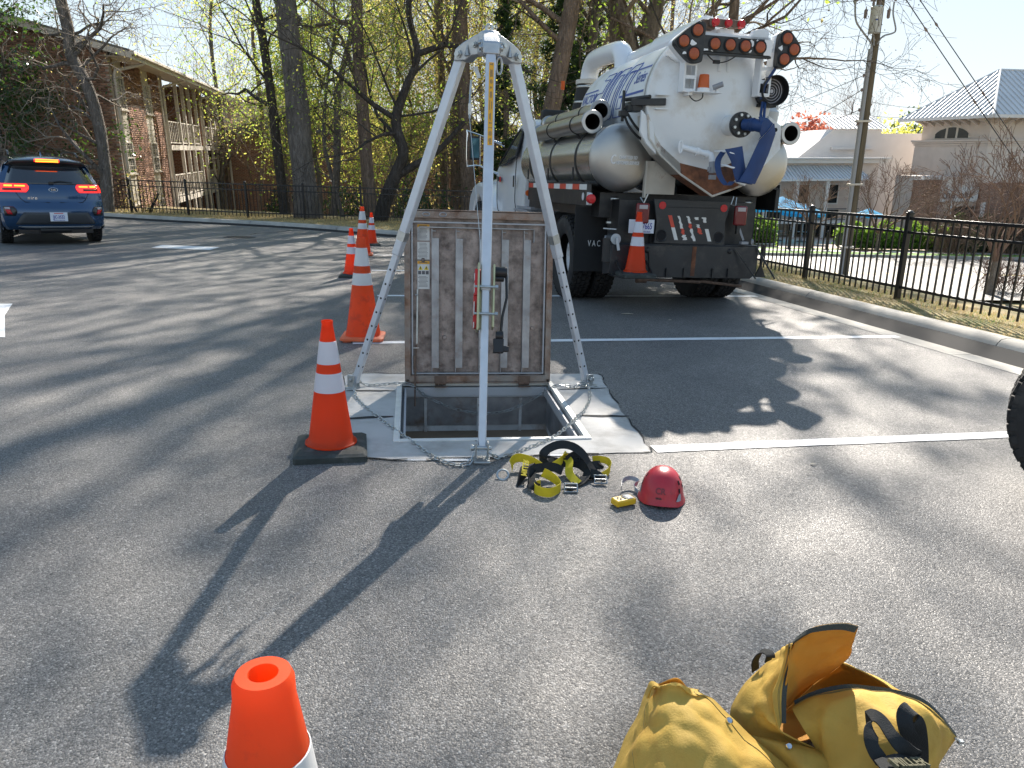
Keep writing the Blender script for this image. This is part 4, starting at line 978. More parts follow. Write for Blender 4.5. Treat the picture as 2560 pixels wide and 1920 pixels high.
# ---------------------------------------------------------------- helmet
helm = thing('climbing_helmet', 'red climbing helmet lying on the asphalt', 'helmet', Vector(HELM[0]) + Vector((0, .07, 0)), R_(-10))
HR = (.100, .122, .150)
def hs(t, ph, g=0.0):
    c, s = math.cos(ph), math.sin(ph)
    rr = abs(c) ** .8; zz = s ** .9 if s > 0 else s
    fl = 1 + .10 * max(0, 1 - ph / .22) ** 2
    lift = .012 * max(0, math.cos(2 * (t - PI / 2))) * max(0, 1 - ph / .5)
    return Vector(((HR[0] + g) * rr * math.cos(t) * fl, (HR[1] + g) * rr * math.sin(t) * fl, (HR[2] + g) * zz + lift + .006))
nT, nP = 40, 14
rows = [[hs(2 * PI * i / nT, PI / 2 * j / nP) for i in range(nT + 1)] for j in range(nP + 1)]
inn = [[hs(2 * PI * i / nT, PI / 2 * j / nP, -.006) for i in range(nT + 1)] for j in range(nP, -1, -1)]
MB().grid(inn + rows).build('shell', 'helmet_red', helm, angle=60)
def on_shell(t0, t1, p0, p1, g, cut=0.0, n=6):
    G_ = []
    for j in range(n + 1):
        ph = p0 + (p1 - p0) * j / n; w = 1 - cut * j / n; tm = t1 + 0 * t0
        G_.append([hs(t1 + (t0 - t1) * (i / n) * w, ph, g) for i in range(n + 1)])
    return MB().grid(G_)
for t0, t1, p0, p1 in ((-.62, -.48, .62, .78), (-.70, -.58, .36, .50), (-.20, -.06, .70, .88), (-.28, -.14, .45, .60), (PI + .02, PI + .14, .36, .62), (PI + .1, PI + .2, .72, .9)):
    on_shell(t0, t1, p0, p1, .0012).build('vent', 'hole_dark', helm); 
on_shell(-.92, -.60, .13, .33, .0035, .55).build('strap_clip', 'helmet_grey', helm); on_shell(PI + .28, PI + .10, .16, .36, .0035, .2).build('strap_clip', 'helmet_grey', helm)
def helm_text(s, size, zc, tc, mname, name, bold=0.0):
    me = text_mesh(s, size, depth=.0005, bold=bold); bm = bmesh.new(); bm.from_mesh(me)
    for v in bm.verts:
        t = tc + v.co.x / .112; z = zc + v.co.y; ph = math.asin(min(.99, (z / HR[2]))) ; q = hs(t, ph, .0012 + v.co.z); v.co = q
    bm.to_mesh(me); bm.free(); me.materials.clear(); me.materials.append(MATS[mname]); o = bpy.data.objects.new(name, me); col.objects.link(o); o.parent = helm
mat('web_text', (.13, .12, .07), .8)
mat('helmet_mark', (.22, .03, .04), .5)
helm_text('CR', .042, .066, -PI / 2 - .12, 'helmet_mark', 'letters', .0012)
helm_text('PETZL', .011, .030, -PI / 2 - .17, 'label_black', 'logo', .0006)
# chin strap coming out from under the shell
def ribbon(pts, w, up=None, k=6, n=2, th=.0022, upf=None):
    P = catmull(pts, k); m = MB(); rows = []
    for i, p in enumerate(P):
        d = (P[min(i + 1, len(P) - 1)] - P[max(i - 1, 0)]).normalized()
        u = upf(i / (len(P) - 1)) if upf else Vector(up); u = (u - d * u.dot(d)).normalized()
        rows.append([p + u * w * j / n for j in range(n + 1)])
    return m.grid(rows)
def cloth(mbx, name, mats_, parent, th=.0022, sub=0):
    o = mbx.build(name, mats_, parent, angle=70)
    s = o.modifiers.new('thick', 'SOLIDIFY'); s.thickness = th; s.offset = 0
    es = o.modifiers.new('crisp', 'EDGE_SPLIT'); es.split_angle = R_(50)
    if sub:
        q = o.modifiers.new('sub', 'SUBSURF'); q.levels = sub; q.render_levels = sub
    return o
inv = Vector(HELM[0]); Rz = Matrix.Rotation(R_(10), 3, 'Z')
cloth(ribbon([Rz @ (Vector(p) - inv) for p in STRAP], .020, (0, .3, 1)), 'chin_strap', 'helmet_grey', helm)

# ---------------------------------------------------------------- gas detector
det = thing('gas_detector', 'small yellow gas detector lying left of the red helmet', 'gas detector', (DET[0][0] + .0, DET[0][1], 0), R_(-62))
MB().box((0, 0, .020), (.058, .105, .030)).build('case', 'detector_yellow', det, bevel=.007, seg=3)
MB().box((0, .024, .0355), (.044, .034, .004)).build('bezel', 'label_grey', det, bevel=.001)
MB().box((0, .026, .0376), (.036, .024, .002)).build('screen', 'lcd', det)
MB().box((0, .0, .0362), (.030, .007, .003)).build('sensor_bar', 'label_text', det)
for x, y in ((-.011, -.024), (.011, -.024), (0, -.015), (0, -.034)): MB().cyl((x, y, .034), (x, y, .0375), .0042, 10).build('button', 'label_black', det)
MB().box((0, -.01, .003), (.03, .06, .006)).build('clip', 'zinc', det)

# ---------------------------------------------------------------- safety harness heap
har = thing('safety_harness', 'heap of black and yellow safety harness webbing on the asphalt', 'harness', (.22, 3.5, 0)); HI = Vector((.22, 3.5, 0))
def hp(L): return [Vector(p) - HI + Vector((0, 0, .002)) for p in L]
Zu = (0, 0, 1)
cloth(ribbon(hp(R_A), .044, (0, .12, 1)), 'leg_strap', 'web_yellow', har); cloth(ribbon(hp(R_B), .044, (0, .15, 1)), 'shoulder_strap', 'web_yellow', har)
cloth(ribbon(hp(R_D), .045, upf=lambda t: Vector((.1, .9 - .3 * t, .45 + .4 * math.sin(t * 5)))), 'shoulder_strap', 'web_black', har)
cloth(ribbon(hp(R_E), .045, upf=lambda t: Vector((.1 * math.sin(9 * t), .5, .8))), 'chest_strap', 'web_black', har)
cloth(ribbon(hp(R_F), .035, (0, .3, 1)), 'leg_strap', 'web_yellow', har); cloth(ribbon(hp(R_H), .044, upf=lambda t: Vector((0, .8, .6))), 'waist_strap', 'web_black', har)
cloth(ribbon(hp(R_I), .040, upf=lambda t: Vector((.75, .3, .5))), 'leg_strap', 'web_yellow', har); cloth(ribbon(hp(R_J), .045, upf=lambda t: Vector((.1, .5, .8))), 'back_strap', 'web_black', har)
cloth(ribbon(hp(R_K), .040, upf=lambda t: Vector((.2, .7, .6))), 'back_strap', 'web_yellow', har); cloth(ribbon(hp(R_L), .045, upf=lambda t: Vector((0, .6, .7))), 'waist_strap', 'web_black', har)
cloth(ribbon(hp(R_M), .044, upf=lambda t: Vector((.7, .2, .6))), 'leg_strap', 'web_black', har); cloth(ribbon(hp(R_N), .05, upf=lambda t: Vector((.1, .3, .9))), 'keeper', 'web_black', har)
a, b, c_, d_ = hp(PADC)
pd = MB().grid([[a.lerp(b, i / 6) + Vector((0, 0, .02 * math.sin(PI * i / 6))) for i in range(7)], [d_.lerp(c_, i / 6) + Vector((0, 0, .012 * math.sin(PI * i / 6))) for i in range(7)]])
cloth(pd, 'back_pad', 'web_black', har, .006)
Mf = frame((a * .28 + b * .32 + c_ * .28 + d_ * .12) + Vector((.0, -.004, .026)), b - a, c_ - b)
text_obj('webbing_text', 'MILLER', .040, 'web_yellow', Mf, har, depth=.001, bold=.0012)
rg = hp(RING)[0] - Vector((0, 0, .018))
m = MB(); m.tube([rg + Vector((.028 * math.cos(t), .022 * math.sin(t), .004 + .018 * math.sin(t))) for t in np.linspace(0, 2 * PI, 25)[:-1]], .0055, 8, closed=True); m.build('d_ring', 'zinc', har)
for i, p in enumerate(hp(BUCK)):
    m = MB(); q = (.030, .022) if i != 2 else (.034, .024)
    c = [Vector((x * q[0], y * q[1], .010 + .012 * y)) + p for x, y in ((-1, -1), (1, -1), (1, 1), (-1, 1))]
    m.tube(c, .0045, 6, closed=True); m.tube([p + Vector((-q[0], 0, .01)), p + Vector((q[0], 0, .01))], .004, 6); m.build('buckle', 'zinc' if i < 2 else 'black_plastic', har)
    MB().box(p + Vector((0, 0, .009)), (.045, .026, .004)).build('buckle_webbing', 'web_black', har)

# ---------------------------------------------------------------- yellow bags
def surf(rows, k=5):
    R1 = [catmull(r, k) for r in rows]; C = [catmull([r[j] for r in R1], k) for j in range(len(R1[0]))]
    return [[C[j][i] for j in range(len(C))] for i in range(len(C[0]))]
from mathutils import noise as mnoise
def crumple(G_, amp, sc, seed, amp2=.0):
    nu, nv = len(G_), len(G_[0]); out = []
    for i in range(nu):
        row = []
        for j in range(nv):
            p = G_[i][j]; a = G_[min(i + 1, nu - 1)][j] - G_[max(i - 1, 0)][j]; b = G_[i][min(j + 1, nv - 1)] - G_[i][max(j - 1, 0)]; n = a.cross(b)
            n = n.normalized() if n.length > 1e-9 else Vector((0, 0, 1))
            q = Vector((p.x * sc + seed, p.y * sc, p.z * sc)); w = 1 - abs(mnoise.noise(q) * 2) + .5 * mnoise.noise(q * 2.3)
            ed = .12 + .88 * min(1, min(i, nu - 1 - i) / 7, min(j, nv - 1 - j) / 7); w *= ed
            row.append(p + n * (amp * w + ed * amp2 * mnoise.noise(q * 5)))
        out.append(row)
    return out
def panel(name, rows, mats_, parent, inv, amp=.006, sc=9, seed=0, k=6, th=.003):
    G_ = crumple(surf([[Vector(p) - inv for p in r] for r in rows], k), amp, sc, seed, amp * .15)
    o = cloth(MB().grid(G_), name, mats_, parent, th); return o, G_
def seam(name, line, r, mname, parent, off=Vector((0, 0, .003)), n=5): return MB().tube([p + off for p in line], r, n).build(name, mname, parent)
BI = Vector((.55, 1.75, 0))
bagA = thing('tripod_bag', 'yellow carrying bag with a round snap, slumped at bottom of the picture', 'bag', BI)
flap, GA = panel('flap', BAG_A, 'fabric_yellow', bagA, BI, .013, 10, 3, 10)
panel('second_flap', BAG_A_FLAP2, 'fabric_yellow', bagA, BI, .003, 8, 5); panel('lining', BAG_A_IN, 'fabric_lining', bagA, BI, .004, 8, 6)
panel('tab', BAG_A_TAB, 'fabric_yellow', bagA, BI, .003, 14, 7); panel('collar', BAG_A_COLLAR, 'fabric_lining', bagA, BI, .003, 12, 8)
nv = len(GA[0])
for j in (nv - 4, 10): seam('stitching', [GA[i][j] for i in range(6, len(GA) - 9)], .0011, 'thread', flap, Vector((0, -.002, .003)))
for p, nm in ((SNAP[0], 'snap'), (SNAP[1], 'snap')):
    c = Vector(p) - BI; MB().lathe([(0, .007), (.006, .006), (.0085, .003), (.009, 0)], 16).move(Matrix.Translation(c + Vector((0, -.004, .008))) @ Matrix.Rotation(R_(35), 4, 'X')).build(nm, 'snap_steel', bagA)
BI2 = Vector((.95, 1.85, 0))
bagB = thing('duffel_bag', 'yellow canvas duffel bag gaping open along its dark zip', 'bag', BI2)
def bp(name, rows, m, amp, sc, seed, k=7, th=.003): return panel(name, rows, m, bagB, BI2, amp, sc, seed, k, th)
_, GL = bp('side_panel', BAG_B_LEFT, 'fabric_yellow', .013, 11, 11)
_, GLip = bp('zip_flap', BAG_B_LIP, 'fabric_yellow', .003, 8, 12)
_, GT = bp('lid_flap', BAG_B_TOP, 'fabric_lining', .009, 12, 13)
_, GBk = bp('lining', BAG_B_BACK, 'fabric_lining', .010, 8, 14)
bp('back_panel', BAG_B_BACKOUT, 'fabric_yellow', .006, 8, 15)
fp, GF = bp('front_panel', BAG_B_FRONT, 'fabric_yellow', .013, 9, 16, 9)
z_ = MB()
def ztape(line, w, dirf):
    rows = []
    for i, p in enumerate(line):
        d = dirf(i / (len(line) - 1)); rows.append([p, p + d * w])
    return MB().grid(rows)
bp('lining', BAG_B_FILL, 'fabric_lining', .006, 8, 18)
cloth(ztape(GT[0], .018, lambda t: Vector((-.1, .02, -.25)).normalized()), 'zip', 'zip_dark', bagB, .004)
cloth(ztape(GLip[0], .011, lambda t: Vector((1, -.2, .1)).normalized()), 'zip', 'zip_dark', bagB, .004)
cloth(ztape(GF[0], .011, lambda t: Vector((-.1, .5, .6)).normalized()), 'zip', 'zip_dark', bagB, .004)
seam('stitching', GF[2], .0010, 'thread', fp); seam('stitching', GF[3], .0010, 'thread', fp); seam('stitching', GLip[2], .0010, 'thread', bagB); seam('stitching', GLip[3], .0010, 'thread', bagB)
for nm, P, w, up in (('handle', HANDLE_1, .034, (.85, .2, -.1)), ('handle', HANDLE_2, .034, (-.85, .15, -.1)), ('grab_loop', HANDLE_3, .024, (.6, .3, .1))):
    cloth(ribbon([Vector(p) - BI2 + Vector((0, 0, .008)) for p in P], w, up), nm, 'web_black', bagB, .003)
a, b = [Vector(p) - BI2 for p in MILLER]
wr = MB().grid([[a.lerp(b, i / 8) + Vector((0, .0, .012 + .016 * math.sin(PI * i / 8))) for i in range(9)], [a.lerp(b, i / 8) + Vector((0, -.075, .022 + .016 * math.sin(PI * i / 8))) for i in range(9)], [a.lerp(b, i / 8) + Vector((0, -.13, -.02)) for i in range(9)]])
wr = cloth(wr, 'handle_wrap', 'web_black', bagB, .003)
text_obj('wrap_text', 'MILLER', .034, 'web_text', frame((a + b) / 2 + Vector((0, -.038, .0365)), b - a, (0, .2, -.02)), wr, depth=.004, bold=.0008)
p0, p1, p2 = [Vector(p) - BI2 for p in PULL]
m = MB().tube([p0, p1], .003, 6).box(p1, (.014, .010, .008)).tube([p1 + Vector((-.004, 0, -.004)), p2 + Vector((-.008, 0, 0)), p2 + Vector((.006, 0, 0)), p1 + Vector((.004, 0, -.004))], .0016, 6, closed=True); m.build('zip_pull', 'zinc', bagB)
# ---------------------------------------------------------------- vacuum truck (local frame: y forward, x to its right, origin under the rear axle)
truck = thing('vacuum_truck', 'white vacuum tank truck seen from behind with steel side tanks and amber arrow board', 'truck', (1.72, 9.95, 0), R_(13))
def tyre_mesh(r, w, lugs=38, rows=4, side=1):
    m = MB(); h = w / 2; ri = r * .56
    m.lathe([(ri, -h * .70), (ri + .02, -h * .86), (r * .80, -h * 1.0), (r * .93, -h * .94), (r * .985, -h * .82), (r - .012, -h * .6), (r - .012, h * .6), (r * .985, h * .82), (r * .93, h * .94), (r * .80, h * 1.0), (ri + .02, h * .86), (ri, h * .70)], 44, ax='x')
    for k in range(lugs):
        a = 2 * PI * k / lugs
        for j in range(rows):
            x = (j - (rows - 1) / 2) * w * .84 / rows; aa = a + (PI / lugs if j % 2 else 0)
            M = Matrix.Rotation(aa, 3, 'X'); m.box(M @ Vector((x, 0, r - .004)), (w * .84 / rows - .012, 2 * PI * r / lugs * .72, .022), M=M)
    for q in (-1, 1):
        for k in range(lugs):
            a = 2 * PI * (k + .25) / lugs; M = Matrix.Rotation(a, 3, 'X'); m.box(M @ Vector((q * h * .84, 0, r - .024)), (h * .20, 2 * PI * r / lugs * .6, .035), M=M)
    return m
def disc_mesh(r, w, out):
    ri = r * .57; m = MB(); s = out
    m.lathe([(ri + .012, s * w * .36), (ri + .012, s * w * .42), (ri - .02, s * w * .42), (ri - .03, s * w * .2), (ri * .82, s * w * .02), (ri * .62, s * w * .0), (ri * .56, s * w * .14), (ri * .30, s * w * .16), (ri * .28, s * w * .32), (0, s * w * .34)], 36, ax='x')
    for k in range(10):
        a = 2 * PI * k / 10; m.cyl((s * w * .0, ri * .70 * math.cos(a), ri * .70 * math.sin(a)), (s * w * .10, ri * .70 * math.cos(a), ri * .70 * math.sin(a)), .016, 6)
    return m
def wheel(parent, x, y, r, w, out, mt='wheel_white', name='wheel', rows=4, dish=1):
    o = bpy.data.objects.new(name, None); col.objects.link(o); o.parent = parent; o.location = (x, y, r - .003)
    tyre_mesh(r, w, rows=rows).build('tyre', 'tyre_rubber', o, fix=False); disc_mesh(r, w * dish, out).build('rim', mt, o); return o
for s in (-1, 1):
    wheel(truck, s * 1.03, 0, .52, .27, s, dish=-1.1); wheel(truck, s * .72, 0, .52, .27, s, dish=.6); wheel(truck, s * 1.02, 6.3, .52, .29, s)
m = MB()
for x in (-.42, .42): m.box((x, 2.8, .88), (.09, 8.0, .27))
for y in (-1.1, -.4, .6, 1.6, 2.4, 4): m.box((0, y, .9), (.76, .12, .2))
m.cyl((-.9, 0, .52), (.9, 0, .52), .09); m.lathe([(0, -.22), (.17, -.18), (.2, 0), (.17, .18), (0, .22)], 16, o=(0, 0, .54), ax='y'); m.cyl((-.9, 6.3, .45), (.9, 6.3, .45), .05)
m.box((0, .8, 1.20), (2.0, 3.4, .28)); m.box((0, -1.0, 1.02), (1.7, .3, .5)); m.box((.2, 3.0, .7), (.7, 2.2, .4)); m.build('chassis', 'truck_black', truck)
# tank body skirt on the left and right with conspicuity tape
for s in (-1, 1):
    sk = MB().box((s * 1.185, .34, 1.31), (.05, 2.80, .245)).box((s * 1.15, .34, 1.44), (.12, 2.80, .012)).build('skirt', 'truck_black', truck, bevel=.004)
    for k in range(10):
        y0 = -1.04 + k * .275
        MB().box((s * 1.2115, y0 + .1375, 1.395), (.003, .270, .062)).build('reflective_tape', 'tape_white' if k % 2 == 0 else 'tape_red', sk)
    if s > 0: continue
    m = MB().prism([(-1.06, 1.20), (-1.06, 1.34), (-1.13, 1.33), (-1.17, 1.27), (-1.13, 1.20)], s * 1.17, s * 1.215, ax='x'); lampb = m.build('lamp_bracket', 'sticker_silver', truck, bevel=.004)
    MB().cyl((s * 1.19, -1.13, 1.268), (s * 1.19, -1.165, 1.268), .052, 20, 0).lathe([(.05, -1.165), (.04, -1.185), (0, -1.19)], 20, o=(s * 1.19, 0, 1.268), ax='y').build('side_lamp', 'lens_red', lampb)
    MB().cyl((s * 1.20, 1.74, 1.28), (s * 1.20, 1.79, 1.28), .045, 16).build('front_side_lamp', 'lens_amber_light', lampb)
MB().cyl((-1.213, -.92, 1.29), (-1.2115, -.92, 1.29), .045, 20).build('round_sticker', 'sticker_silver', truck)
# mud flaps
for s, x0, x1 in ((-1, -1.20, -.56), (1, .56, 1.17)):
    MB().box(((x0 + x1) / 2, -.62, .78), (x1 - x0, .016, .76)).build('mud_flap', 'rubber_flap', truck); MB().box(((x0 + x1) / 2, -.60, 1.16), (x1 - x0, .05, .05)).build('flap_bracket', 'truck_black', truck)
text_obj('flap_text', 'VAC', .105, 'text_white', frame((-.945, -.630, .735), (1, 0, 0), (0, 0, 1)), truck, align='CENTER', spacing=1.5, sx=.62)
# steel side tanks
for s, cx in ((-1, -.82), (1, .90)):
    cz, r = 1.725, .37
    tk = MB().lathe([(r, 2.35), (r, -1.02)], 48, o=(cx, 0, cz), ax='y').lathe([(r, 2.35), (r * .8, 2.42), (0, 2.46)], 48, o=(cx, 0, cz), ax='y').build('side_tank', 'stainless', truck)
    MB().lathe([(r + .004, -1.00), (r + .006, -1.02), (r * .99, -1.045), (r * .93, -1.085), (r * .78, -1.125), (r * .5, -1.155), (0, -1.165)], 48, o=(cx, 0, cz), ax='y').build('tank_end', 'stainless_end', tk)
    for y in (1.78, .66, -.47):
        MB().lathe([(r + .002, y - .022), (r + .010, y - .020), (r + .010, y + .020), (r + .002, y + .022)], 48, o=(cx, 0, cz), ax='y').build('strap', 'truck_black', tk)
    m = MB()
    for y in (1.78, .66, -.47): m.box((cx, y, 1.38), (.5, .09, .10)); m.cyl((cx + s * (r + .02), y, 1.62), (cx + s * (r + .02), y, 1.48), .012, 8)
    m.build('cradle', 'truck_black', truck)
    m = MB().cyl((cx, -.85, 1.37), (cx, -.85, 1.24), .05, 14).cyl((cx, -.85, 1.30), (cx + .01, -.86, .97), .066, 16).cyl((cx, -.85, .97), (cx + .01, -.86, .45), .045, 14); m.build('drain_hose', 'hose_black', truck)
    m = MB()
    for z in (1.27, 1.00): m.lathe([(.069, z - .012), (.072, z), (.069, z + .012)], 16, o=(cx + .003, -.853, 0))
    m.build('hose_clamp', 'zinc', truck)
    MB().box((cx, -.87, .80), (.13, .12, .10)).cyl((cx - .09, -.9, .80), (cx + .11, -.9, .80), .045, 12).build('drain_valve', 'conduit_grey', truck, bevel=.01)
    if s < 0:
        for t, z, q in (('OMMITTED TO', cz - .000, .052), ('USTOMER SERVICE', cz - .058, .052)):
            text_obj('end_text', t, q, 'text_white', frame((cx + .03, -1.163, z), (1, 0, 0), (0, 0, 1)), tk, depth=.006, shear=.25, sx=.62, bold=.0012)
        text_obj('end_text', 'C', .14, 'text_white', frame((cx - .145, -1.160, cz - .028), (1, 0, 0), (0, 0, 1)), tk, depth=.008, shear=.2, sx=.62, bold=.002)
# debris tank
TZ, TR = 2.33, .69
def tankp(a, y, g=0.0): return Vector(((TR + g) * math.sin(a), y, TZ + (TR + g) * math.cos(a)))
dt = MB().lathe([(TR, -1.36), (TR, .98)], 64, o=(0, 0, TZ), ax='y').lathe([(TR, .98), (TR * .97, 1.12), (TR * .86, 1.24), (TR * .6, 1.34), (0, 1.40)], 64, o=(0, 0, TZ), ax='y').build('debris_tank', 'tank_white', truck)
MB().lathe([(TR, -1.30), (TR + .035, -1.30), (TR + .038, -1.345), (TR, -1.345)], 64, o=(0, 0, TZ), ax='y', closed=True).build('tank_flange', 'tank_white', dt)
MB().lathe([(TR + .028, -1.345), (TR + .028, -1.37), (TR - .02, -1.37), (TR - .02, -1.345)], 64, o=(0, 0, TZ), ax='y', closed=True).build('door_seal', 'hose_black', dt)
for y in (-.45, .35): MB().lathe([(TR, y - .012), (TR + .005, y), (TR, y + .012)], 64, o=(0, 0, TZ), ax='y').build('weld_seam', 'tank_white', dt)
door = MB().lathe([(TR + .036, -1.37), (TR + .040, -1.38), (TR + .040, -1.43), (TR + .030, -1.44), (TR - .035, -1.44), (TR - .06, -1.452), (TR - .09, -1.462), (TR * .75, -1.505), (TR * .5, -1.538), (TR * .25, -1.555), (0, -1.56)], 64, o=(0, 0, TZ), ax='y').build('tank_door', 'tank_white', truck)
m = MB()
for z0, z1, x in ((2.62, 2.98, .02), (2.62, 2.98, .12)): m.tube([(x, -1.50, z1), (x, -1.53, (z0 + z1) / 2 + .05), (x, -1.535, z0)], .022, 8)
m.build('door_stiffener', 'tank_white', door)
m = MB()
for z in (2.36, 2.22): m.box((-.58, -1.49, z), (.14, .06, .012))
m.box((-.50, -1.48, 2.72), (.14, .05, .012), M=Matrix.Rotation(R_(25), 3, 'Y')); m.build('gusset', 'tank_white', door)
m = MB().cyl((-.82, -1.05, 2.27), (-.78, -1.32, 2.27), .045, 12).bar((-.86, -1.34, 2.285), (-.55, -1.53, 2.29), .05, .07).cyl((-.86, -1.15, 2.33), (-.70, -1.46, 2.34), .022, 10).box((-.80, -1.30, 2.24), (.10, .16, .09)).cyl((-.90, -1.2, 2.42), (-.90, -1.2, 2.10), .018, 8).box((-.9, -1.22, 2.18), (.09, .08, .06)); m.build('door_lock_ram', 'truck_black', truck, bevel=.006)
m = MB().tube(catmull([(-.88, -1.22, 2.22), (-.80, -1.28, 2.08), (-.70, -1.30, 1.98), (-.60, -1.25, 1.93)], 5), .014, 8).tube(catmull([(-.90, -1.2, 2.20), (-.84, -1.26, 2.05), (-.73, -1.28, 1.94), (-.6, -1.22, 1.90)], 5), .014, 8); m.build('hydraulic_line', 'hose_black', truck)
# stripes and lettering on the tank flank
def wrap_tank(me, a0, y0, g=.003, step=.03):
    bm = bmesh.new(); bm.from_mesh(me)
    ys = [v.co.y for v in bm.verts]; q = min(ys)
    while q < max(ys):
        q += step; bmesh.ops.bisect_plane(bm, geom=bm.verts[:] + bm.edges[:] + bm.faces[:], plane_co=(0, q, 0), plane_no=(0, 1, 0))
    for v in bm.verts:
        a = a0 + v.co.y / TR; v.co = tankp(a, y0 - v.co.x, g + v.co.z)
    bm.to_mesh(me); bm.free(); return me
def tank_text(name, s, size, a, y, outline=0.0, sx=1.0, shear=.3, bold=0.0, spacing=1.0):
    me = text_mesh(s, size, depth=.001, shear=shear, outline=outline, sx=sx, bold=bold, spacing=spacing); wrap_tank(me, a, y, .003); me.materials.clear(); me.materials.append(MATS['logo_blue'])
    o = bpy.data.objects.new(name, me); col.objects.link(o); o.parent = dt; return o
A0 = R_(-76)
tank_text('tank_text', 'VACTOR', .165, A0 + .02, .74, sx=.86, bold=.001)
tank_text('tank_text', 'Series', .20, A0 + .14, -1.0, sx=.66)
def digits():
    r0 = [(0, 0), (.5, 0), (.58, .07), (.58, .93), (.5, 1), (.08, 1), (0, .93), (0, .07)]; r1 = [(.15, .15), (.43, .15), (.43, .85), (.15, .85)]
    two = [(0, 0), (.58, 0), (.58, .14), (.15, .14), (.15, .42), (.50, .42), (.58, .50), (.58, .93), (.50, 1), (.0, 1), (.0, .86), (.43, .86), (.43, .57), (.08, .57), (0, .50)]; one = [(0, 0), (.16, 0), (.16, 1), (0, 1)]
    x = 0; out = []
    for lp, w in (((two,), .58), ((one,), .16), ((r0, r1), .58), ((r0, r1), .58)):
        for l in lp: out.append([(x + a, b) for a, b in l])
        x += w + .11
    return out, x
dg, dw = digits()
for l in dg:
    P = []
    for k in range(len(l)):
        a, b = Vector((*l[k], 0)), Vector((*l[(k + 1) % len(l)], 0)); n = max(1, int((b - a).length / .12)); P += [a.lerp(b, q / n) for q in range(n)]
    pts = [tankp(A0 + .02 + (p.y - .5) * .60 / TR, .46 - (p.x * .52 + (p.y - .5) * .24), .002) for p in P]
    MB().tube(pts, .0062, 5, closed=True).build('tank_number', 'logo_blue', dt)
for (ya, yb, a, w) in ((1.0, .46, .17, .022), (1.02, .44, -.16, .026), (-.52, -1.28, .31, .022), (-.46, -1.28, -.10, .026)):
    MB().grid([[tankp(A0 + a + k * w / TR, ya + (yb - ya) * i / 6, .003) for i in range(7)] for k in (-.5, .5)]).build('tank_stripe', 'logo_blue', dt)
# trough under the door
def dp(r, deg, y): return Vector((r * math.sin(R_(deg)), y, TZ - r * math.cos(R_(deg))))
m = MB()
out_l = [(-.735, 2.16), (-.70, 1.92), (-.56, 1.76), (-.30, 1.56), (.10, 1.34)]; out_r = [(.10, 1.34), (.36, 1.43), (.52, 1.50), (.70, 1.72), (.86, 1.94)]
def trough(pts, degs, mname, nm):
    m = MB(); P = [[Vector((x, y, z)) for x, z in pts] for y in (-1.50, -1.22)]; Q = [[dp(TR + .02, d, y) for d in degs] for y in (-1.44, -1.22)]
    m.grid([P[0], [p.lerp(q, .5) + Vector((0, -.01, 0)) for p, q in zip(P[0], Q[0])], Q[0]]); m.grid([P[0], P[1]]); m.grid([P[1], Q[1]]); return m.build(nm, mname, truck)
trough(out_l[:4], (-74, -58, -48, -24), 'dirty_white', 'trough_side'); trough(out_l[2:], (-48, -24, 4), 'rust', 'trough_bottom'); trough(out_r[:3], (4, 20, 34), 'rust', 'trough_bottom'); trough(out_r[2:], (34, 50, 66), 'tank_white', 'trough_side')
m = MB()
for P in (out_l, out_r): m.tube([(x, -1.505, z) for x, z in P], .012, 6)
m.build('trough_lip', 'dirty_white', truck)
MB().prism([(-.80, 2.20), (-.66, 2.06), (-.60, 1.76), (-.72, 1.86), (-.80, 1.98)], -1.50, -1.46).build('lifting_ear', 'tank_white', truck, bevel=.004)
MB().prism([(.62, 2.20), (.78, 2.10), (.80, 1.86), (.42, 1.46), (.30, 1.50), (.60, 1.86)], -1.62, -1.57).build('bracket_plate', 'tank_white', truck, bevel=.004)
MB().cyl((.715, -1.625, 2.06), (.715, -1.56, 2.06), .022, 14).build('plate_hole', 'hole_dark', truck)
MB().box((-.36, -1.1, 1.52), (.36, .04, .36)).box((-.55, -1.12, 1.5), (.02, .06, .4)).build('rear_wall', 'dirty_white', truck)
m = MB().tube([(-.62, -1.2, 1.30), (-.60, -1.26, 1.24), (-.56, -1.26, 1.34)], .01, 6).tube([(.50, -1.25, 1.34), (.46, -1.28, 1.25), (.52, -1.28, 1.24), (.54, -1.25, 1.33)], .01, 6); m.build('safety_hook', 'zinc', truck)
# door port with flange and flat blue hose
MB().cyl((.20, -1.48, 2.09), (.21, -1.74, 2.08), .105, 24).build('door_port', 'tank_white', door)
fl = MB().lathe([(.0, -1.80), (.06, -1.80), (.125, -1.80), (.13, -1.79), (.13, -1.755), (.125, -1.745), (.08, -1.745)], 28, o=(.215, 0, 2.08), ax='y').build('flange', 'truck_black', truck)
for k in range(8): 
    a = 2 * PI * (k + .4) / 8; MB().cyl((.215 + .098 * math.cos(a), -1.80, 2.08 + .098 * math.sin(a)), (.215 + .098 * math.cos(a), -1.825, 2.08 + .098 * math.sin(a)), .016, 6).build('bolt', 'zinc', fl)
m = MB().tube([(.23, -1.80, 2.08), (.29, -1.90, 2.075), (.36, -1.955, 2.06)], [.058, .06, .066], 16); m.lathe([(.066, -.02), (.070, -.012), (.066, 0), (.070, .012), (.066, .02)], 16, o=(0, 0, 0)); m.v[-80:] = [Vector((.285, -1.885, 2.076)) + Vector((v.x * .85 + v.z * .5, -v.z * .85 + v.x * .5, v.y)) for v in m.v[-80:]]; m.build('hose_coupling', 'hose_blue', truck)
def strap_rows(rows, y, dx):
    return [[Vector((a[0] + (b[0] - a[0]) * t + dx, y - .02 * math.sin(PI * t) + .006 * k, a[1] + (b[1] - a[1]) * t)) for t in (0, .25, .5, .75, 1)] for k, (a, b) in enumerate(rows)]
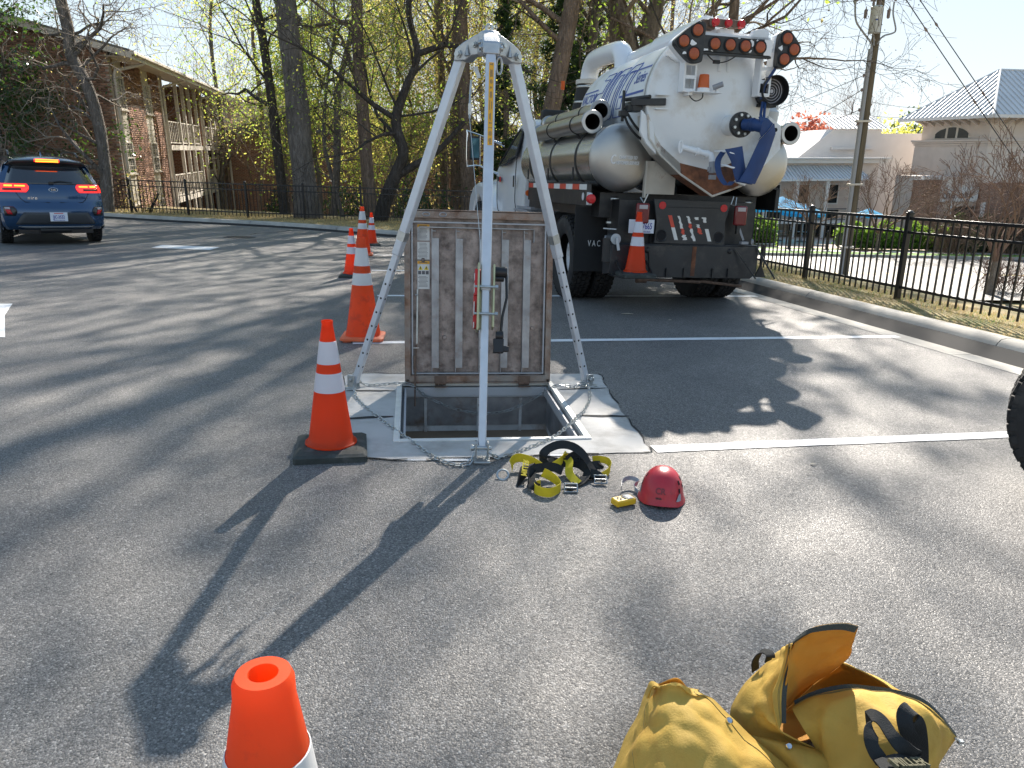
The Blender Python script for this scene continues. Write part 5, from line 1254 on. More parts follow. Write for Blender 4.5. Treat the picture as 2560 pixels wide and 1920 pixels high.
hb = MB().grid(strap_rows([((.40, 2.15), (.43, 1.99)), ((.50, 2.14), (.45, 1.96)), ((.575, 2.09), (.43, 1.92))], -1.965, -.10))
hb.grid(strap_rows([((.575, 2.09), (.43, 1.92)), ((.605, 1.99), (.415, 1.88)), ((.56, 1.80), (.37, 1.76)), ((.50, 1.62), (.31, 1.60)), ((.445, 1.48), (.255, 1.50))], -1.975, -.10))
hb.grid(strap_rows([((.445, 1.475), (.255, 1.495)), ((.37, 1.57), (.22, 1.58)), ((.33, 1.70), (.18, 1.70)), ((.29, 1.86), (.10, 1.82))], -1.90, -.10))
cloth(hb, 'flat_hose', 'hose_blue', truck, .014)
m = MB().grid([[Vector((x - .07 * t, y, z)) for t in (0, 1)] for x, y, z in [(p.x, p.y, p.z) for p in catmull([(.06, -1.80, 1.80), (.00, -1.82, 1.70), (.02, -1.85, 1.56), (.10, -1.88, 1.46), (.16, -1.88, 1.50)], 5)]]); m.build('hose_loop', 'hose_blue', truck)
m = MB()
for z in (1.79, 1.65): m.tube(catmull([(.02, -1.62, z + .02), (.03, -1.86, z + .01), (.10, -1.90, z - .01), (.17, -1.88, z)], 5), .010, 7)
m.build('hose_hook', 'text_white', truck)
m = MB().tube([(-.35, -1.58, 1.84), (-.10, -1.64, 1.78), (-.05, -1.66, 1.77), (-.02, -1.68, 1.70)], [.032, .034, .038, .038], 12).cyl((-.20, -1.62, 1.80), (-.17, -1.62, 1.795), .045, 14).cyl((-.09, -1.64, 1.775), (-.07, -1.645, 1.77), .046, 14); dv = m.build('drain_pipe', 'text_white', door)
MB().cyl((-.02, -1.68, 1.70), (-.015, -1.69, 1.58), .042, 14).box((-.015, -1.69, 1.62), (.11, .05, .05)).box((-.015, -1.69, 1.54), (.07, .05, .05)).build('drain_cap', 'conduit_grey', dv, bevel=.005)
m = MB(); m.tube([(-.37 + .05 * math.cos(t) * .4, -1.60 - .0 * math.cos(t), 1.84 + .06 * math.sin(t)) for t in np.linspace(0, 2 * PI, 15)[:-1]], .010, 6, closed=True)
for a in (0, 1, 2): m.bar((-.37 + .02 * math.cos(a * PI / 3), -1.6, 1.84 + .055 * math.sin(a * PI / 3)), (-.37 - .02 * math.cos(a * PI / 3), -1.6, 1.84 - .055 * math.sin(a * PI / 3)), .008, .008)
m.build('valve_wheel', 'text_white', dv)
# slotted carriers and arrow board
for x in (-.36, .50):
    m = MB()
    for a, b in ((-.06, .018), (.06, .018)): m.box((x + a, -1.66, 2.62), (b, .008, .46))
    for z in (2.40, 2.53, 2.66, 2.84): m.box((x, -1.66, z), (.105, .008, .035))
    m.box((x - .069, -1.60, 2.62), (.006, .12, .46)); m.box((x + .069, -1.60, 2.62), (.006, .12, .46)); m.box((x, -1.6, 2.39), (.14, .12, .006)); m.build('slotted_carrier', 'text_white', truck)
brd = MB().box((.085, -1.74, 2.845), (.78, .035, .155)).box((.085, -1.725, 2.755), (.80, .06, .022)).build('arrow_board', 'truck_black', truck, bevel=.004)
def jag(cx, cz, w, h, n=11): return [(cx + w * math.cos(2 * PI * k / n) * rnd.uniform(.45, 1.1), cz + h * math.sin(2 * PI * k / n) * rnd.uniform(.45, 1.1)) for k in range(n)]
for cx, cz, w, h in ((-.27, 2.785, .04, .015), (-.19, 2.79, .025, .022), (.245, 2.87, .035, .05), (.23, 2.80, .03, .02), (.10, 2.915, .02, .008), (.31, 2.90, .02, .02)):
    MB().prism(jag(cx, cz, w, h), -1.7605, -1.7585).build('peeled_patch', 'text_white', brd, smooth=False)
MB().box((.435, -1.752, 2.845), (.09, .022, .15)).build('end_plate', 'text_white', brd)
def lamp(x, z, y, r, nm='lens_amber', parent=brd):
    h = MB().lathe([(r + .014, y + .02), (r + .014, y - .012), (r + .004, y - .014), (r, y - .006)], 24, o=(x, 0, z), ax='y').build('lamp_ring', 'hose_black', parent)
    MB().lathe([(r, y - .006), (r * .96, y - .014), (r * .6, y - .020), (0, y - .022)], 24, o=(x, 0, z), ax='y').build('lamp', nm, h)
for x in (-.165, .005, .175, .345): lamp(x, 2.845, -1.76, .055, 'lens_amber')
def tri_unit(c, pts, lamps):
    bd = MB(); P = catmull([(p[0], 0, p[1]) for p in pts], 4, closed=True); poly = [(p.x, p.z) for p in P]
    u = MB().prism(poly, -1.775, -1.70).build('arrow_head', 'truck_black', truck, bevel=.004)
    cx = sum(p[0] for p in poly) / len(poly); cz = sum(p[1] for p in poly) / len(poly)
    MB().prism([(cx + (a - cx) * .97, cz + (b - cz) * .97) for a, b in poly], -1.70, -1.58).build('housing', 'text_white', u, bevel=.02)
    for x, z in lamps: lamp(x, z, -1.775, .056, 'lens_amber', u)
    return u, cx, cz
u, cx, cz = tri_unit(0, [(-.30, 3.03), (-.36, 3.04), (-.43, 3.00), (-.58, 2.88), (-.61, 2.83), (-.58, 2.78), (-.46, 2.68), (-.39, 2.65), (-.31, 2.66), (-.29, 2.72), (-.285, 2.97)], ((-.375, 2.955), (-.515, 2.845), (-.395, 2.735)))
MB().prism(jag(-.42, 2.835, .05, .03), -1.7785, -1.776).build('peeled_patch', 'text_white', u, smooth=False); MB().prism(jag(-.50, 2.735, .03, .02), -1.7785, -1.776).build('peeled_patch', 'text_white', u, smooth=False)
u, cx, cz = tri_unit(0, [(.57, 3.00), (.62, 3.03), (.68, 3.01), (.78, 2.91), (.81, 2.85), (.79, 2.80), (.70, 2.71), (.63, 2.66), (.56, 2.67), (.545, 2.73), (.55, 2.95)], ((.635, 2.945), (.725, 2.845), (.625, 2.745)))
MB().prism(jag(.575, 2.85, .03, .03), -1.7785, -1.776).build('peeled_patch', 'text_white', u, smooth=False)
m = MB().box((.05, -1.5, 2.97), (.16, .16, .12)).box((.1, -1.6, 2.945), (.85, .08, .05)).prism([(.28, 2.93), (.50, 2.93), (.50, 3.03), (.44, 3.05), (.33, 3.03)], -1.64, -1.56).box((.05, -1.45, 2.99), (.7, .06, .06)); m.build('board_carrier', 'text_white', truck, bevel=.006)
mk = MB().box((.03, -1.60, 3.075), (.40, .05, .07)).box((-.16, -1.5, 3.06), (.14, .16, .09)).build('marker_bar', 'hinge_brown', truck, bevel=.005)
for x in (-.115, .03, .175): MB().lathe([(.042, -1.60), (.042, -1.635), (.034, -1.655), (0, -1.66)], 20, o=(x, 0, 3.075), ax='y').build('marker_lamp', 'lens_red', mk)
MB().cyl((.02, -1.48, 3.06), (.02, -1.48, 3.14), .035, 12).cyl((.0, -1.5, 3.14), (.0, -1.44, 3.14), .04, 12).build('boom_hook', 'text_white', truck)
m = MB().tube(catmull([(-.24, -1.73, 2.755), (-.16, -1.72, 2.70), (-.08, -1.70, 2.68), (.02, -1.70, 2.70), (.10, -1.73, 2.75)], 4), .006, 6).box((-.10, -1.70, 2.685), (.07, .025, .035)); m.build('board_cable', 'hose_black', truck)
bc = MB().box((-.19, -1.66, 2.385), (.34, .16, .006)).box((-.06, -1.70, 2.41), (.03, .03, .05)).box((-.34, -1.60, 2.37), (.05, .12, .03)).lathe([(.07, 2.39), (.07, 2.425), (.062, 2.43)], 24, o=(-.20, -1.66, 0)).build('beacon_bracket', 'text_white', truck)
MB().lathe([(.058, 2.428), (.058, 2.45), (.050, 2.555), (.046, 2.562), (0, 2.564)], 24, o=(-.20, -1.66, 0)).build('beacon', 'lens_amber_light', bc)
MB().cyl((-.11, -1.70, 2.435), (-.03, -1.76, 2.47), .027, 14).build('camera', 'conduit_grey', bc)
m = MB().tube(catmull([(-.20, -1.66, 2.38), (-.21, -1.67, 2.33), (-.27, -1.66, 2.30), (-.32, -1.64, 2.33), (-.34, -1.62, 2.37)], 4), .006, 6); m.build('beacon_cable', 'hose_black', bc)
wl = MB().lathe([(.145, -1.50), (.155, -1.60), (.155, -1.70), (.148, -1.70), (.146, -1.61), (.0, -1.60)], 30, o=(.62, 0, 2.45), ax='y').box((.62, -1.52, 2.31), (.2, .1, .03)).build('work_lamp', 'hose_black', truck)
m = MB()
for k in range(4): m.lathe([(.03 + k * .028, -1.612), (.036 + k * .028, -1.620), (.042 + k * .028, -1.612)], 28, o=(.62, 0, 2.45), ax='y')
m.cyl((.62, -1.60, 2.45), (.62, -1.615, 2.45), .02, 12); m.build('lamp_glass', 'lens_clear', wl)
m = MB().tube([(.58, -1.70, 2.66), (.50, -1.66, 2.50), (.49, -1.64, 2.36)], .016, 8).tube([(.50, -1.66, 2.33), (.47, -1.70, 2.20), (.44, -1.80, 2.10)], .015, 8).tube([(.53, -1.66, 2.33), (.50, -1.72, 2.20), (.45, -1.82, 2.10)], .015, 8); m.build('lamp_cable', 'hose_blue', truck)
MB().lathe([(.0, -.09), (.10, -.06), (.11, .05), (.06, .10), (0, .11)], 20, o=(.80, -1.3, 2.22)).box((.80, -1.3, 2.33), (.16, .1, .05)).build('vacuum_valve', 'transformer_grey', truck)
# boom, elbow and hose on top of the tank
MB().tube([(-.05, -1.30, 3.07), (-.05, -.10, 3.06)], .135, 24).tube([(-.05, -.10, 3.055), (-.05, 1.05, 3.04)], .115, 24).box((-.05, .95, 2.98), (.2, .12, .12)).build('boom_pipe', 'truck_white', truck)
m = MB().tube(catmull([(-.15, .88, 2.70), (-.15, .88, 3.0), (-.15, .98, 3.15), (-.15, 1.2, 3.21), (-.15, 2.05, 3.24), (-.15, 2.28, 3.18), (-.15, 2.38, 3.05), (-.15, 2.40, 2.9)], 3), .135, 24); m.build('elbow_pipe', 'truck_white', truck)
MB().lathe([(.15, .0), (.20, -.01), (.20, -.07), (.155, -.075)], 24, o=(-.15, 2.40, 2.99)).build('pipe_collar', 'dirty_white', truck)
m = MB().tube([(-.15, 2.40, 2.93), (-.17, 2.46, 2.70), (-.22, 2.52, 2.35), (-.25, 2.52, 1.9)], .175, 20); m.build('suction_hose', 'hose_black', truck)
m = MB()
for z, d in ((2.88, 0), (2.66, .03)): m.lathe([(.178, z - .015), (.183, z), (.178, z + .015)], 22, o=(-.155 - d * .6, 2.41 + d * 1.4, 0))
m.build('hose_band', 'zinc', truck)
MB().box((-.6, 2.50, 2.45), (.5, .2, .16)).build('canopy', 'hose_black', truck, bevel=.03); MB().box((-.42, 2.9, 2.95), (.05, .05, .13)).build('roof_beacon', 'lens_amber_light', truck)
# suction tubes carried along the sides
for x, z, y0, y1 in ((-1.13, 2.11, -.86, 1.55), (-.90, 2.27, -.45, 1.9), (1.20, 2.07, -1.15, 1.0)):
    tb = MB().lathe([(.100, y1), (.100, y0)], 28, o=(x, 0, z), ax='y').lathe([(.086, y0), (.086, y1)], 28, o=(x, 0, z), ax='y').lathe([(.092, y0 + .03), (.126, y0 + .03), (.128, y0 + .02), (.128, y0), (.122, y0 - .008), (.088, y0 - .008), (.086, y0)], 28, o=(x, 0, z), ax='y').lathe([(.10, y1 - .10), (.118, y1 - .09), (.12, y1), (.09, y1 + .01)], 28, o=(x, 0, z), ax='y').build('suction_tube', 'pipe_steel', truck)
    MB().cyl((x, y1 - .2, z), (x, y1 - .19, z), .0862, 20).build('bore', 'hole_dark', tb)
    m = MB()
    for k, y in enumerate((y0 + .55, y0 + 1.6)):
        m.lathe([(.101, y - .014), (.107, y - .012), (.107, y + .012), (.101, y + .014)], 24, o=(x, 0, z), ax='y'); m.bar((x, y, z - .10), (x * .9, y + .05, z - .30), .03, .012)
    m.build('rubber_strap', 'hose_black', tb)
# rear bumper step
bp_ = [(-.96, .78), (-.98, .46), (-.93, .42), (.80, .40), (.87, .46), (.87, .775)]
bum = MB().prism(bp_, -1.30, -1.285).box((-.05, -1.17, .785), (1.84, .26, .012)).box((-.05, -1.17, .415), (1.7, .24, .012)).prism([(-1.30, .775), (-1.05, .775), (-1.05, .42), (-1.30, .46)], .862, .872, ax='x').prism([(-1.30, .775), (-1.05, .775), (-1.05, .42), (-1.30, .46)], -.972, -.962, ax='x').build('rear_bumper', 'bumper_black', truck, bevel=.006)
m = MB()
for x in (-.53, .50): m.lathe([(0, -1.325), (.02, -1.32), (.034, -1.30)], 12, o=(x, 0, .72), ax='y')
for x in (-.28, -.06, .30, .5): m.box((x, -1.31, .47), (.018, .03, .10))
m.bar((-.52, -1.31, .76), (-.48, -1.32, .43), .012, .012); m.bar((.56, -1.31, .74), (.78, -1.46, .42), .018, .018); m.bar((.84, -1.31, .76), (1.03, -1.46, .42), .018, .018); m.prism([(.93, .80), (.96, .80), (.94, .55), (1.0, .42), (.86, .42), (.92, .56)], -1.30, -1.28); m.build('step_brace', 'truck_black', bum)['kind'] = 'stuff'
MB().box((.05, -1.302, .60), (.05, .003, .34)).build('rust_streak', 'rust', bum)
m = MB().cyl((-.55, -1.22, .38), (.2, -1.22, .35), .02, 8).cyl((.2, -1.22, .36), (.75, -1.2, .30), .018, 8).cyl((-.62, -1.25, .38), (-.5, -1.25, .38), .04, 10); m.build('tow_pipe', 'hinge_brown', truck)
pt = [(-.49, 1.29), (-.44, 1.05), (-.45, .80), (.43, .79), (.41, 1.05), (.46, 1.28)]
pn = MB().prism(pt, -1.285, -1.255).box((-.02, -1.288, 1.205), (.70, .006, .006)).build('rear_panel', 'bumper_black', truck, bevel=.005)
for x, z in ((-.385, 1.222), (.375, 1.208)): MB().cyl((x, -1.285, z), (x, -1.292, z), .042, 20).build('reflector', 'lens_red', pn)
for x, z in ((-.37, .885), (.345, .875)):
    MB().lathe([(.052, -1.284), (.064, -1.292), (.07, -1.284)], 22, o=(x, 0, z), ax='y').build('hole_rim', 'truck_black', pn); MB().cyl((x, -1.285, z), (x, -1.2865, z), .055, 20).build('tow_hole', 'hole_dark', pn)
def stripe(x, z0, z1, mname, w=.045, ragged=False):
    n = 7; L = []; Rr = []
    for i in range(n):
        t = i / (n - 1); z = z1 + (z0 - z1) * t; xx = x + (1.115 - z) * .37
        q = (lambda: rnd.uniform(-.016, .010)) if ragged else (lambda: 0)
        L.append((xx - w / 2 - q(), z)); Rr.append((xx + w / 2 + q(), z))
    MB().prism(L + Rr[::-1], -1.2885, -1.2865).build('hazard_stripe', mname, pn, smooth=False)
for x, segs in ((-.285, ((.98, 1.115, 'tape_red', 0), (.84, .98, 'tape_white', 0))), (-.175, ((.97, 1.11, 'tape_white', 1), (.90, .97, 'tape_red', 1), (.84, .90, 'tape_white', 1))), (-.065, ((1.03, 1.11, 'tape_white', 1), (.97, 1.03, 'tape_red', 1), (.83, .97, 'tape_white', 1))), (.035, ((1.07, 1.10, 'tape_white', 1), (.98, 1.02, 'tape_white', 1), (.91, .98, 'tape_red', 1))), (.13, ((1.04, 1.10, 'tape_white', 1), (.83, .97, 'tape_white', 0)))):
    for z0, z1, mn, rg_ in segs: stripe(x, z0, z1, mn, ragged=rg_)
for x in (-.625, .585):
    tl = MB().box((x, -1.30, 1.13), (.155, .05, .225)).build('tail_lamp', 'lens_darkred', truck, bevel=.02, seg=3)
    MB().box((x, -1.326, 1.20), (.10, .006, .045)).build('reversing_lens', 'lens_clear', tl, bevel=.003); MB().box((x, -1.27, 1.0), (.04, .04, .16)).build('lamp_arm', 'truck_black', tl)
m = MB().bar((.60, -1.27, 1.0), (.66, -1.30, .85), .022, .022).box((.67, -1.30, .82), (.09, .05, .03)); m.build('step_light', 'conduit_grey', truck)
pl = MB().box((-.625, -1.30, .985), (.305, .004, .152)).build('number_plate', 'plate_white', truck, bevel=.002)
FX_ = lambda x, z: frame((x, -1.3025, z), (1, 0, 0), (0, 0, 1))
text_obj('plate_number', '-7665', .098, 'plate_blue', FX_(-.565, .985), pl, sx=.60, bold=.001); text_obj('plate_text', 'WEIGHTED', .030, 'plate_blue', FX_(-.62, 1.043), pl, sx=.8); text_obj('plate_text', 'NORTH CAROLINA', .030, 'plate_blue', FX_(-.62, .925), pl, sx=.8)
vlv = MB().cyl((-.95, -1.20, .84), (-.92, -1.28, .84), .065, 18).cyl((-.95, -1.2, .84), (-.95, -1.2, .58), .085, 14).build('suction_valve', 'truck_black', truck); m = MB().cyl((-.925, -1.27, .84), (-.92, -1.31, .84), .060, 20).bar((-.915, -1.32, .86), (-.89, -1.33, .72), .06, .03).bar((-1.07, -1.28, .955), (-.93, -1.32, .95), .012, .012); m.build('valve_lever', 'transformer_grey', vlv)
# cab
XW = 1.05
def tumble(z): return XW * (1 - .17 * max(0, min(1, (z - 1.72) / .70)) ** 1.2) - .05 * max(0, (1.2 - z)) ** 1.5
cabp = [(2.66, .98), (2.62, 1.3), (2.62, 2.20), (2.68, 2.34), (2.82, 2.41), (3.5, 2.42), (3.72, 2.38), (4.25, 2.02), (4.78, 1.68), (4.95, 1.60), (4.95, .80), (4.6, .78), (3.4, .86), (3.0, .92)]
m = MB()
for s in (-1, 0, 1): pass
rows = []
for y, z in [(p.y, p.z) for p in [Vector((0, a, b)) for a, b in cabp]]:
    w = tumble(z); rows.append([Vector((x, y, z)) for x in (-w, -w * .96, -w * .5, 0, w * .5, w * .96, w)])
m.grid(rows + [rows[0]])
for s in (0, -1): m.add([r[s] for r in rows], [tuple(range(len(rows)))])
cab = m.build('cab', 'truck_white', truck, bevel=.05, seg=3, angle=45)
MB().prism([(4.95, 1.60), (5.6, 1.56), (6.8, 1.47), (7.15, 1.34), (7.3, 1.15), (7.33, .75), (4.95, .75)], -.80, .80, ax='x').build('hood', 'truck_white', truck, bevel=.07, seg=3)
for s in (-1, 1):
    arch = [(6.3 + .64 * math.cos(t), .50 + .64 * math.sin(t)) for t in np.linspace(R_(-2), R_(182), 15)]
    fp_ = [(7.45, .62), (7.48, .9), (7.3, 1.16), (6.95, 1.34), (6.4, 1.42), (5.8, 1.38), (5.3, 1.2), (4.97, .95), (4.97, .56), (5.50, .50)] 
    MB().prism(fp_ + [p for p in arch[::-1]], s * .74, s * 1.16, ax='x').build('fender', 'truck_white', truck, bevel=.06, seg=3)
    MB().box((s * .93, 7.38, .62), (.5, .25, .28)).build('front_bumper', 'truck_black', truck, bevel=.03)
    MB().box((s * 1.02, 5.15, .42), (.26, .012, .36)).build('front_flap', 'rubber_flap', truck)
    wv = [(3.46, 1.86), (3.42, 2.26), (3.62, 2.31), (3.80, 2.24), (4.70, 1.74), (4.6, 1.72), (4.05, 1.76), (3.9, 1.83)]
    n = len(wv)
    V = [Vector((s * (tumble(z) + .004), y, z)) for y, z in wv] + [Vector((s * (tumble(z) - .02), y, z)) for y, z in wv]
    wd = MB().add(V, [tuple(range(n)), tuple(range(n, 2 * n))] + [(i, (i + 1) % n, n + (i + 1) % n, n + i) for i in range(n)]).build('side_window', 'window_glass', cab)
    P = [Vector((s * (tumble(z) + .006), y, z)) for y, z in wv]; MB().tube(P, .016, 6, closed=True).build('window_trim', 'truck_black', wd)
    dl = [(3.30, 2.34), (3.36, 1.86), (3.34, 1.2), (3.36, .93), (4.55, .88), (4.86, 1.05), (4.88, 1.55)]
    MB().tube(catmull([Vector((s * (tumble(z) + .001), y, z)) for y, z in dl], 5), .007, 6).build('door_gap', 'hole_dark', cab)
    MB().box((s * (XW + .002), 3.47, 1.45), (.014, .07, .19)).build('door_handle', 'truck_black', cab, bevel=.006)
    MB().box((s * (XW + .0), 4.74, 1.49), (.012, .16, .07)).build('badge_plate', 'label_black', cab); MB().box((s * (XW + .001), 4.61, 1.48), (.012, .08, .10)).build('badge', 'label_red', cab)
    fr_ = [(s * 1.04, 4.62, 2.12), (s * 1.62, 4.72, 2.30), (s * 1.66, 4.72, 2.26), (s * 1.66, 4.72, 1.74), (s * 1.60, 4.72, 1.70), (s * 1.42, 4.70, 1.71), (s * 1.08, 4.62, 1.58)]
    mr = MB().tube(catmull(fr_, 3), .014, 8).tube([(s * 1.0, 4.55, 2.06), (s * 1.42, 4.70, 2.24), (s * 1.42, 4.70, 1.70), (s * 1.08, 4.62, 1.56)], .012, 8).build('mirror_frame', 'chrome', truck)
    MB().box((s * 1.51, 4.75, 2.02), (.20, .06, .42)).build('mirror', 'truck_black', mr, bevel=.02); MB().box((s * 1.51, 4.717, 2.02), (.15, .006, .34)).build('mirror_glass', 'mirror_glass', mr)
    tb = MB().box((s * .96, 2.58, .70), (.46, 1.15, .40)).box((s * .97, 2.58, .915), (.5, 1.2, .03)).build('tool_box', 'toolbox_tan', truck, bevel=.008)
    MB().box((s * 1.2, 2.58, .80), (.03, .05, .12)).build('latch', 'zinc', tb)
    m = MB()
    for k in range(3): m.box((s * (1.02 + .06 * (k % 2)), 2.6, .955 + .045 * k), (.09, .95, .036))
    m.build('pipe_bundle', 'conduit_grey', truck); MB().box((s * 1.0, 4.2, .70), (.3, .9, .05)).build('step', 'truck_black', truck)
MB().grid([[Vector((x * tumble(z) * .9, y + .006, z + .006)) for x in (-1, -.5, 0, .5, 1)] for y, z in ((3.76, 2.345), (4.25, 2.03), (4.74, 1.71))]).build('windscreen', 'window_glass', cab)
MB().box((0, 2.614, 2.02), (1.2, .01, .42)).build('rear_window', 'window_glass', cab)
cc = truck.matrix_basis @ Vector((-.74, -1.30, .802))
# the step under the last cone sticks out behind the bumper
MB().box((-.72, -1.44, .437), (.42, .30, .014)).bar((-.9, -1.3, .6), (-.9, -1.58, .44), .015, .015).bar((-.54, -1.3, .6), (-.54, -1.58, .44), .015, .015).build('cone_holder', 'truck_black', truck)
cone_small('orange cone standing on the rear step of the white truck', (1.72 + .97437 * -.72 + .22495 * 1.45, 9.95 + .22495 * -.72 - .97437 * 1.45, .444), R_(13))
# ---------------------------------------------------------------- blue car (local frame: y forward from the rear bumper)
car = thing('blue_car', 'dark blue crossover car with its red brake lights on, at the left of the lot', 'car', (-8.68, 14.24, 0), R_(40)); car.scale = (.95, 1.08, 1.09)
CP = [(.16, .27, .78, .10, 0), (.05, .34, .84, .15, 0), (.0, .47, .875, .20, 0), (-.01, .60, .89, .22, 0), (.03, .70, .895, .23, 0), (.055, .76, .89, .23, 0), (.06, .86, .885, .23, 0), (.085, .97, .875, .235, 0), (.14, 1.06, .85, .25, 0), (.24, 1.20, .79, .24, 0), (.36, 1.345, .72, .20, 0), (.31, 1.385, .685, .17, .01), (.25, 1.425, .65, .15, .025), (.34, 1.47, .62, .13, .045), (.62, 1.515, .60, .08, .06), (1.1, 1.54, .61, .02, .065), (1.9, 1.545, .62, 0, .07), (2.5, 1.50, .62, 0, .08), (3.15, 1.16, .70, -.05, .06), (3.35, 1.06, .76, -.08, .04), (3.9, .95, .76, -.14, .05), (4.22, .80, .74, -.2, .03), (4.34, .60, .72, -.24, 0), (4.33, .34, .70, -.24, 0)]
def cs(i, u, g=0.0):
    i = max(0, min(len(CP) - 1.001, i)); a = int(i); t = i - a; q = [CP[a][k] * (1 - t) + CP[a + 1][k] * t for k in range(5)]
    c = abs(u); p = Vector((q[2] * math.copysign(1, u) * (1 - (1 - min(c, 1)) ** 1.25 if c > .0 else 0) if False else q[2] * u, q[0] + q[3] * c ** 3.2, q[1] - q[4] * c ** 2.2))
    if g:
        e = .02; du = cs(i, min(1, u + e)) - cs(i, max(-1, u - e)); di = cs(min(len(CP) - 1.01, i + e), u) - cs(max(0, i - e), u); n = du.cross(di).normalized()
        p = p + n * g
    return p
U_ = [-1, -.93, -.82, -.66, -.44, -.2, 0, .2, .44, .66, .82, .93, 1]
IS = [k / 2 for k in range(2 * len(CP) - 1)]
m = MB(); rows = [[cs(i, u) for u in U_] for i in IS]; m.grid(rows)
for s in (0, -1):
    sg = -1 if s == 0 else 1
    edge = [r[s] for r in rows]; mid = []
    for p in edge:
        w = .90 if p.z < .95 else .90 - (p.z - .95) * .40
        mid.append(Vector((sg * max(abs(p.x), min(w, abs(p.x) + .05)), p.y + (.10 if p.y < 1 else (-.1 if p.y > 3.6 else 0)), p.z - (.05 if p.z > 1.3 else 0))))
    m.grid([edge, mid]); n = len(mid)
    lo, hi = mid[:8], mid[8:]
    ys = np.linspace(.35, 4.0, 24); prev = None; G_ = []
    def top(y):
        best = None
        for a, b in zip(mid[7:-1], mid[8:]):
            if (a.y - y) * (b.y - y) <= 0 and abs(a.y - b.y) > 1e-6:
                z = a.z + (b.z - a.z) * (y - a.y) / (b.y - a.y); best = z if best is None else max(best, z)
        return best if best else .8
    for y in ys:
        zt = top(y); G_.append([Vector((sg * ((.90 if z < .95 else .90 - (z - .95) * .40) - (.02 if z < .35 else 0)), y, z)) for z in [.26 + (zt - .26) * k / 9 for k in range(10)]])
    m.grid(G_)
body = m.build('body', 'car_blue', car, angle=60)
def cpatch(i0, i1, u0, u1, mname, name, parent, g=.006, ni=5, nu=9, shape=None):
    rows = []
    for a in range(ni + 1):
        t = a / ni; ua, ub = (u0, u1) if shape is None else shape(t)
        rows.append([cs(i0 + (i1 - i0) * t, ua + (ub - ua) * b / nu, g) for b in range(nu + 1)])
    o = MB().grid(rows).build(name, mname, parent, angle=60); s = o.modifiers.new('t', 'SOLIDIFY'); s.thickness = .008; s.offset = -1; return o
cpatch(7.7, 10.2, -.88, .88, 'car_glass', 'rear_glass', car, .004, 8, 14, lambda t: (-.90 + .04 * t, .90 - .04 * t))
sp = cpatch(10.25, 12.1, -.97, .97, 'car_black', 'spoiler', car, .012, 5, 18)
bl = cpatch(11.75, 12.25, -.36, .30, 'tail_red', 'high_brake_lamp', car, .018, 2, 10)
cpatch(11.9, 12.1, -.33, .27, 'tail_glow', 'led_row', bl, .024, 1, 8)
for s in (-1, 1):
    u = lambda a, b: (s * a, s * b)
    tl = cpatch(6.35, 7.65, 0, 0, 'tail_red', 'tail_lamp', car, .014, 8, 12, lambda t: (s * (.60 - .14 * math.sin(PI * (.2 + .55 * t))), s * .995))
    cpatch(6.55, 6.95, 0, 0, 'tail_dark', 'dark_insert', tl, .019, 3, 8, lambda t: (s * .60, s * .93))
    cpatch(7.15, 7.38, 0, 0, 'tail_glow', 'led_row', tl, .019, 2, 8, lambda t: (s * .53, s * .72)); cpatch(7.12, 7.40, 0, 0, 'tail_glow', 'led_row', tl, .019, 2, 6, lambda t: (s * .76, s * .90))
    fg = cpatch(2.3, 3.6, 0, 0, 'car_black', 'fog_lamp_bezel', car, .008, 4, 6, lambda t: (s * (.78 - .05 * math.sin(PI * t)), s * .96))
    cpatch(2.5, 3.05, 0, 0, 'lens_red', 'fog_reflector', fg, .016, 3, 3, lambda t: (s * (.82 + .02 * t), s * (.90 + .03 * t))); cpatch(3.1, 3.45, 0, 0, 'lens_clear', 'reversing_lamp', fg, .016, 2, 3, lambda t: (s * .84, s * .93))
    m = MB().tube(catmull([(s * .60, .62, 1.50), (s * .59, .78, 1.575), (s * .60, 1.4, 1.60), (s * .61, 2.1, 1.60), (s * .62, 2.35, 1.55)], 4), .018, 7).build('roof_rail', 'car_black', car)
    sw = [(.62, 1.02), (.70, 1.20), (.95, 1.36), (1.5, 1.42), (2.3, 1.40), (2.9, 1.05)]
    V = [Vector((s * (.905 - (z - .95) * .40), y, z)) for y, z in sw]; wn_ = MB().add(V + [v - Vector((s * .02, 0, 0)) for v in V], [tuple(range(6)), tuple(range(6, 12))] + [(i, (i + 1) % 6, 6 + (i + 1) % 6, 6 + i) for i in range(6)]).build('side_window', 'car_glass', car)
    MB().tube(V, .009, 6, closed=True).build('window_trim', 'chrome', wn_)
    for y in (.86, 3.52):
        w = wheel(car, s * .80, y, .335, .215, s, 'alloy', dish=.5); 
        m = MB()
        for k in range(5):
            M = Matrix.Rotation(2 * PI * k / 5, 3, 'X'); m.box(M @ Vector((s * .10, 0, .11)), (.02, .06, .17), M=M)
        m.build('spoke', 'alloy', w)
    MB().tube([(s * .905, .86 + .385 * math.cos(t), .34 + .385 * math.sin(t)) for t in np.linspace(-.15, PI + .15, 18)], .028, 8).build('arch_trim', 'car_trim', car)
cpatch(1.2, 2.75, 0, 0, 'car_trim', 'bumper_insert', car, .006, 5, 14, lambda t: (-.62 - .2 * (1 - t), .62 + .2 * (1 - t)))
cpatch(.55, 1.0, 0, 0, 'car_silver', 'skid_strip', car, .012, 2, 14, lambda t: (-.66 - .12 * t, .66 + .12 * t))
MB().box((0, .8, .24), (1.3, 1.2, .08)).cyl((-.3, .15, .26), (.25, .2, .26), .05, 10).build('underbody', 'car_black', car)
m = MB()
for s in (-1, 1): m.tube([cs(i, s * u, .002) for i, u in ((7.4, .70), (6.2, .70), (5.2, .62), (4.6, .55), (4.55, .1))], .005, 5)
m.build('tailgate_gap', 'hole_dark', car)
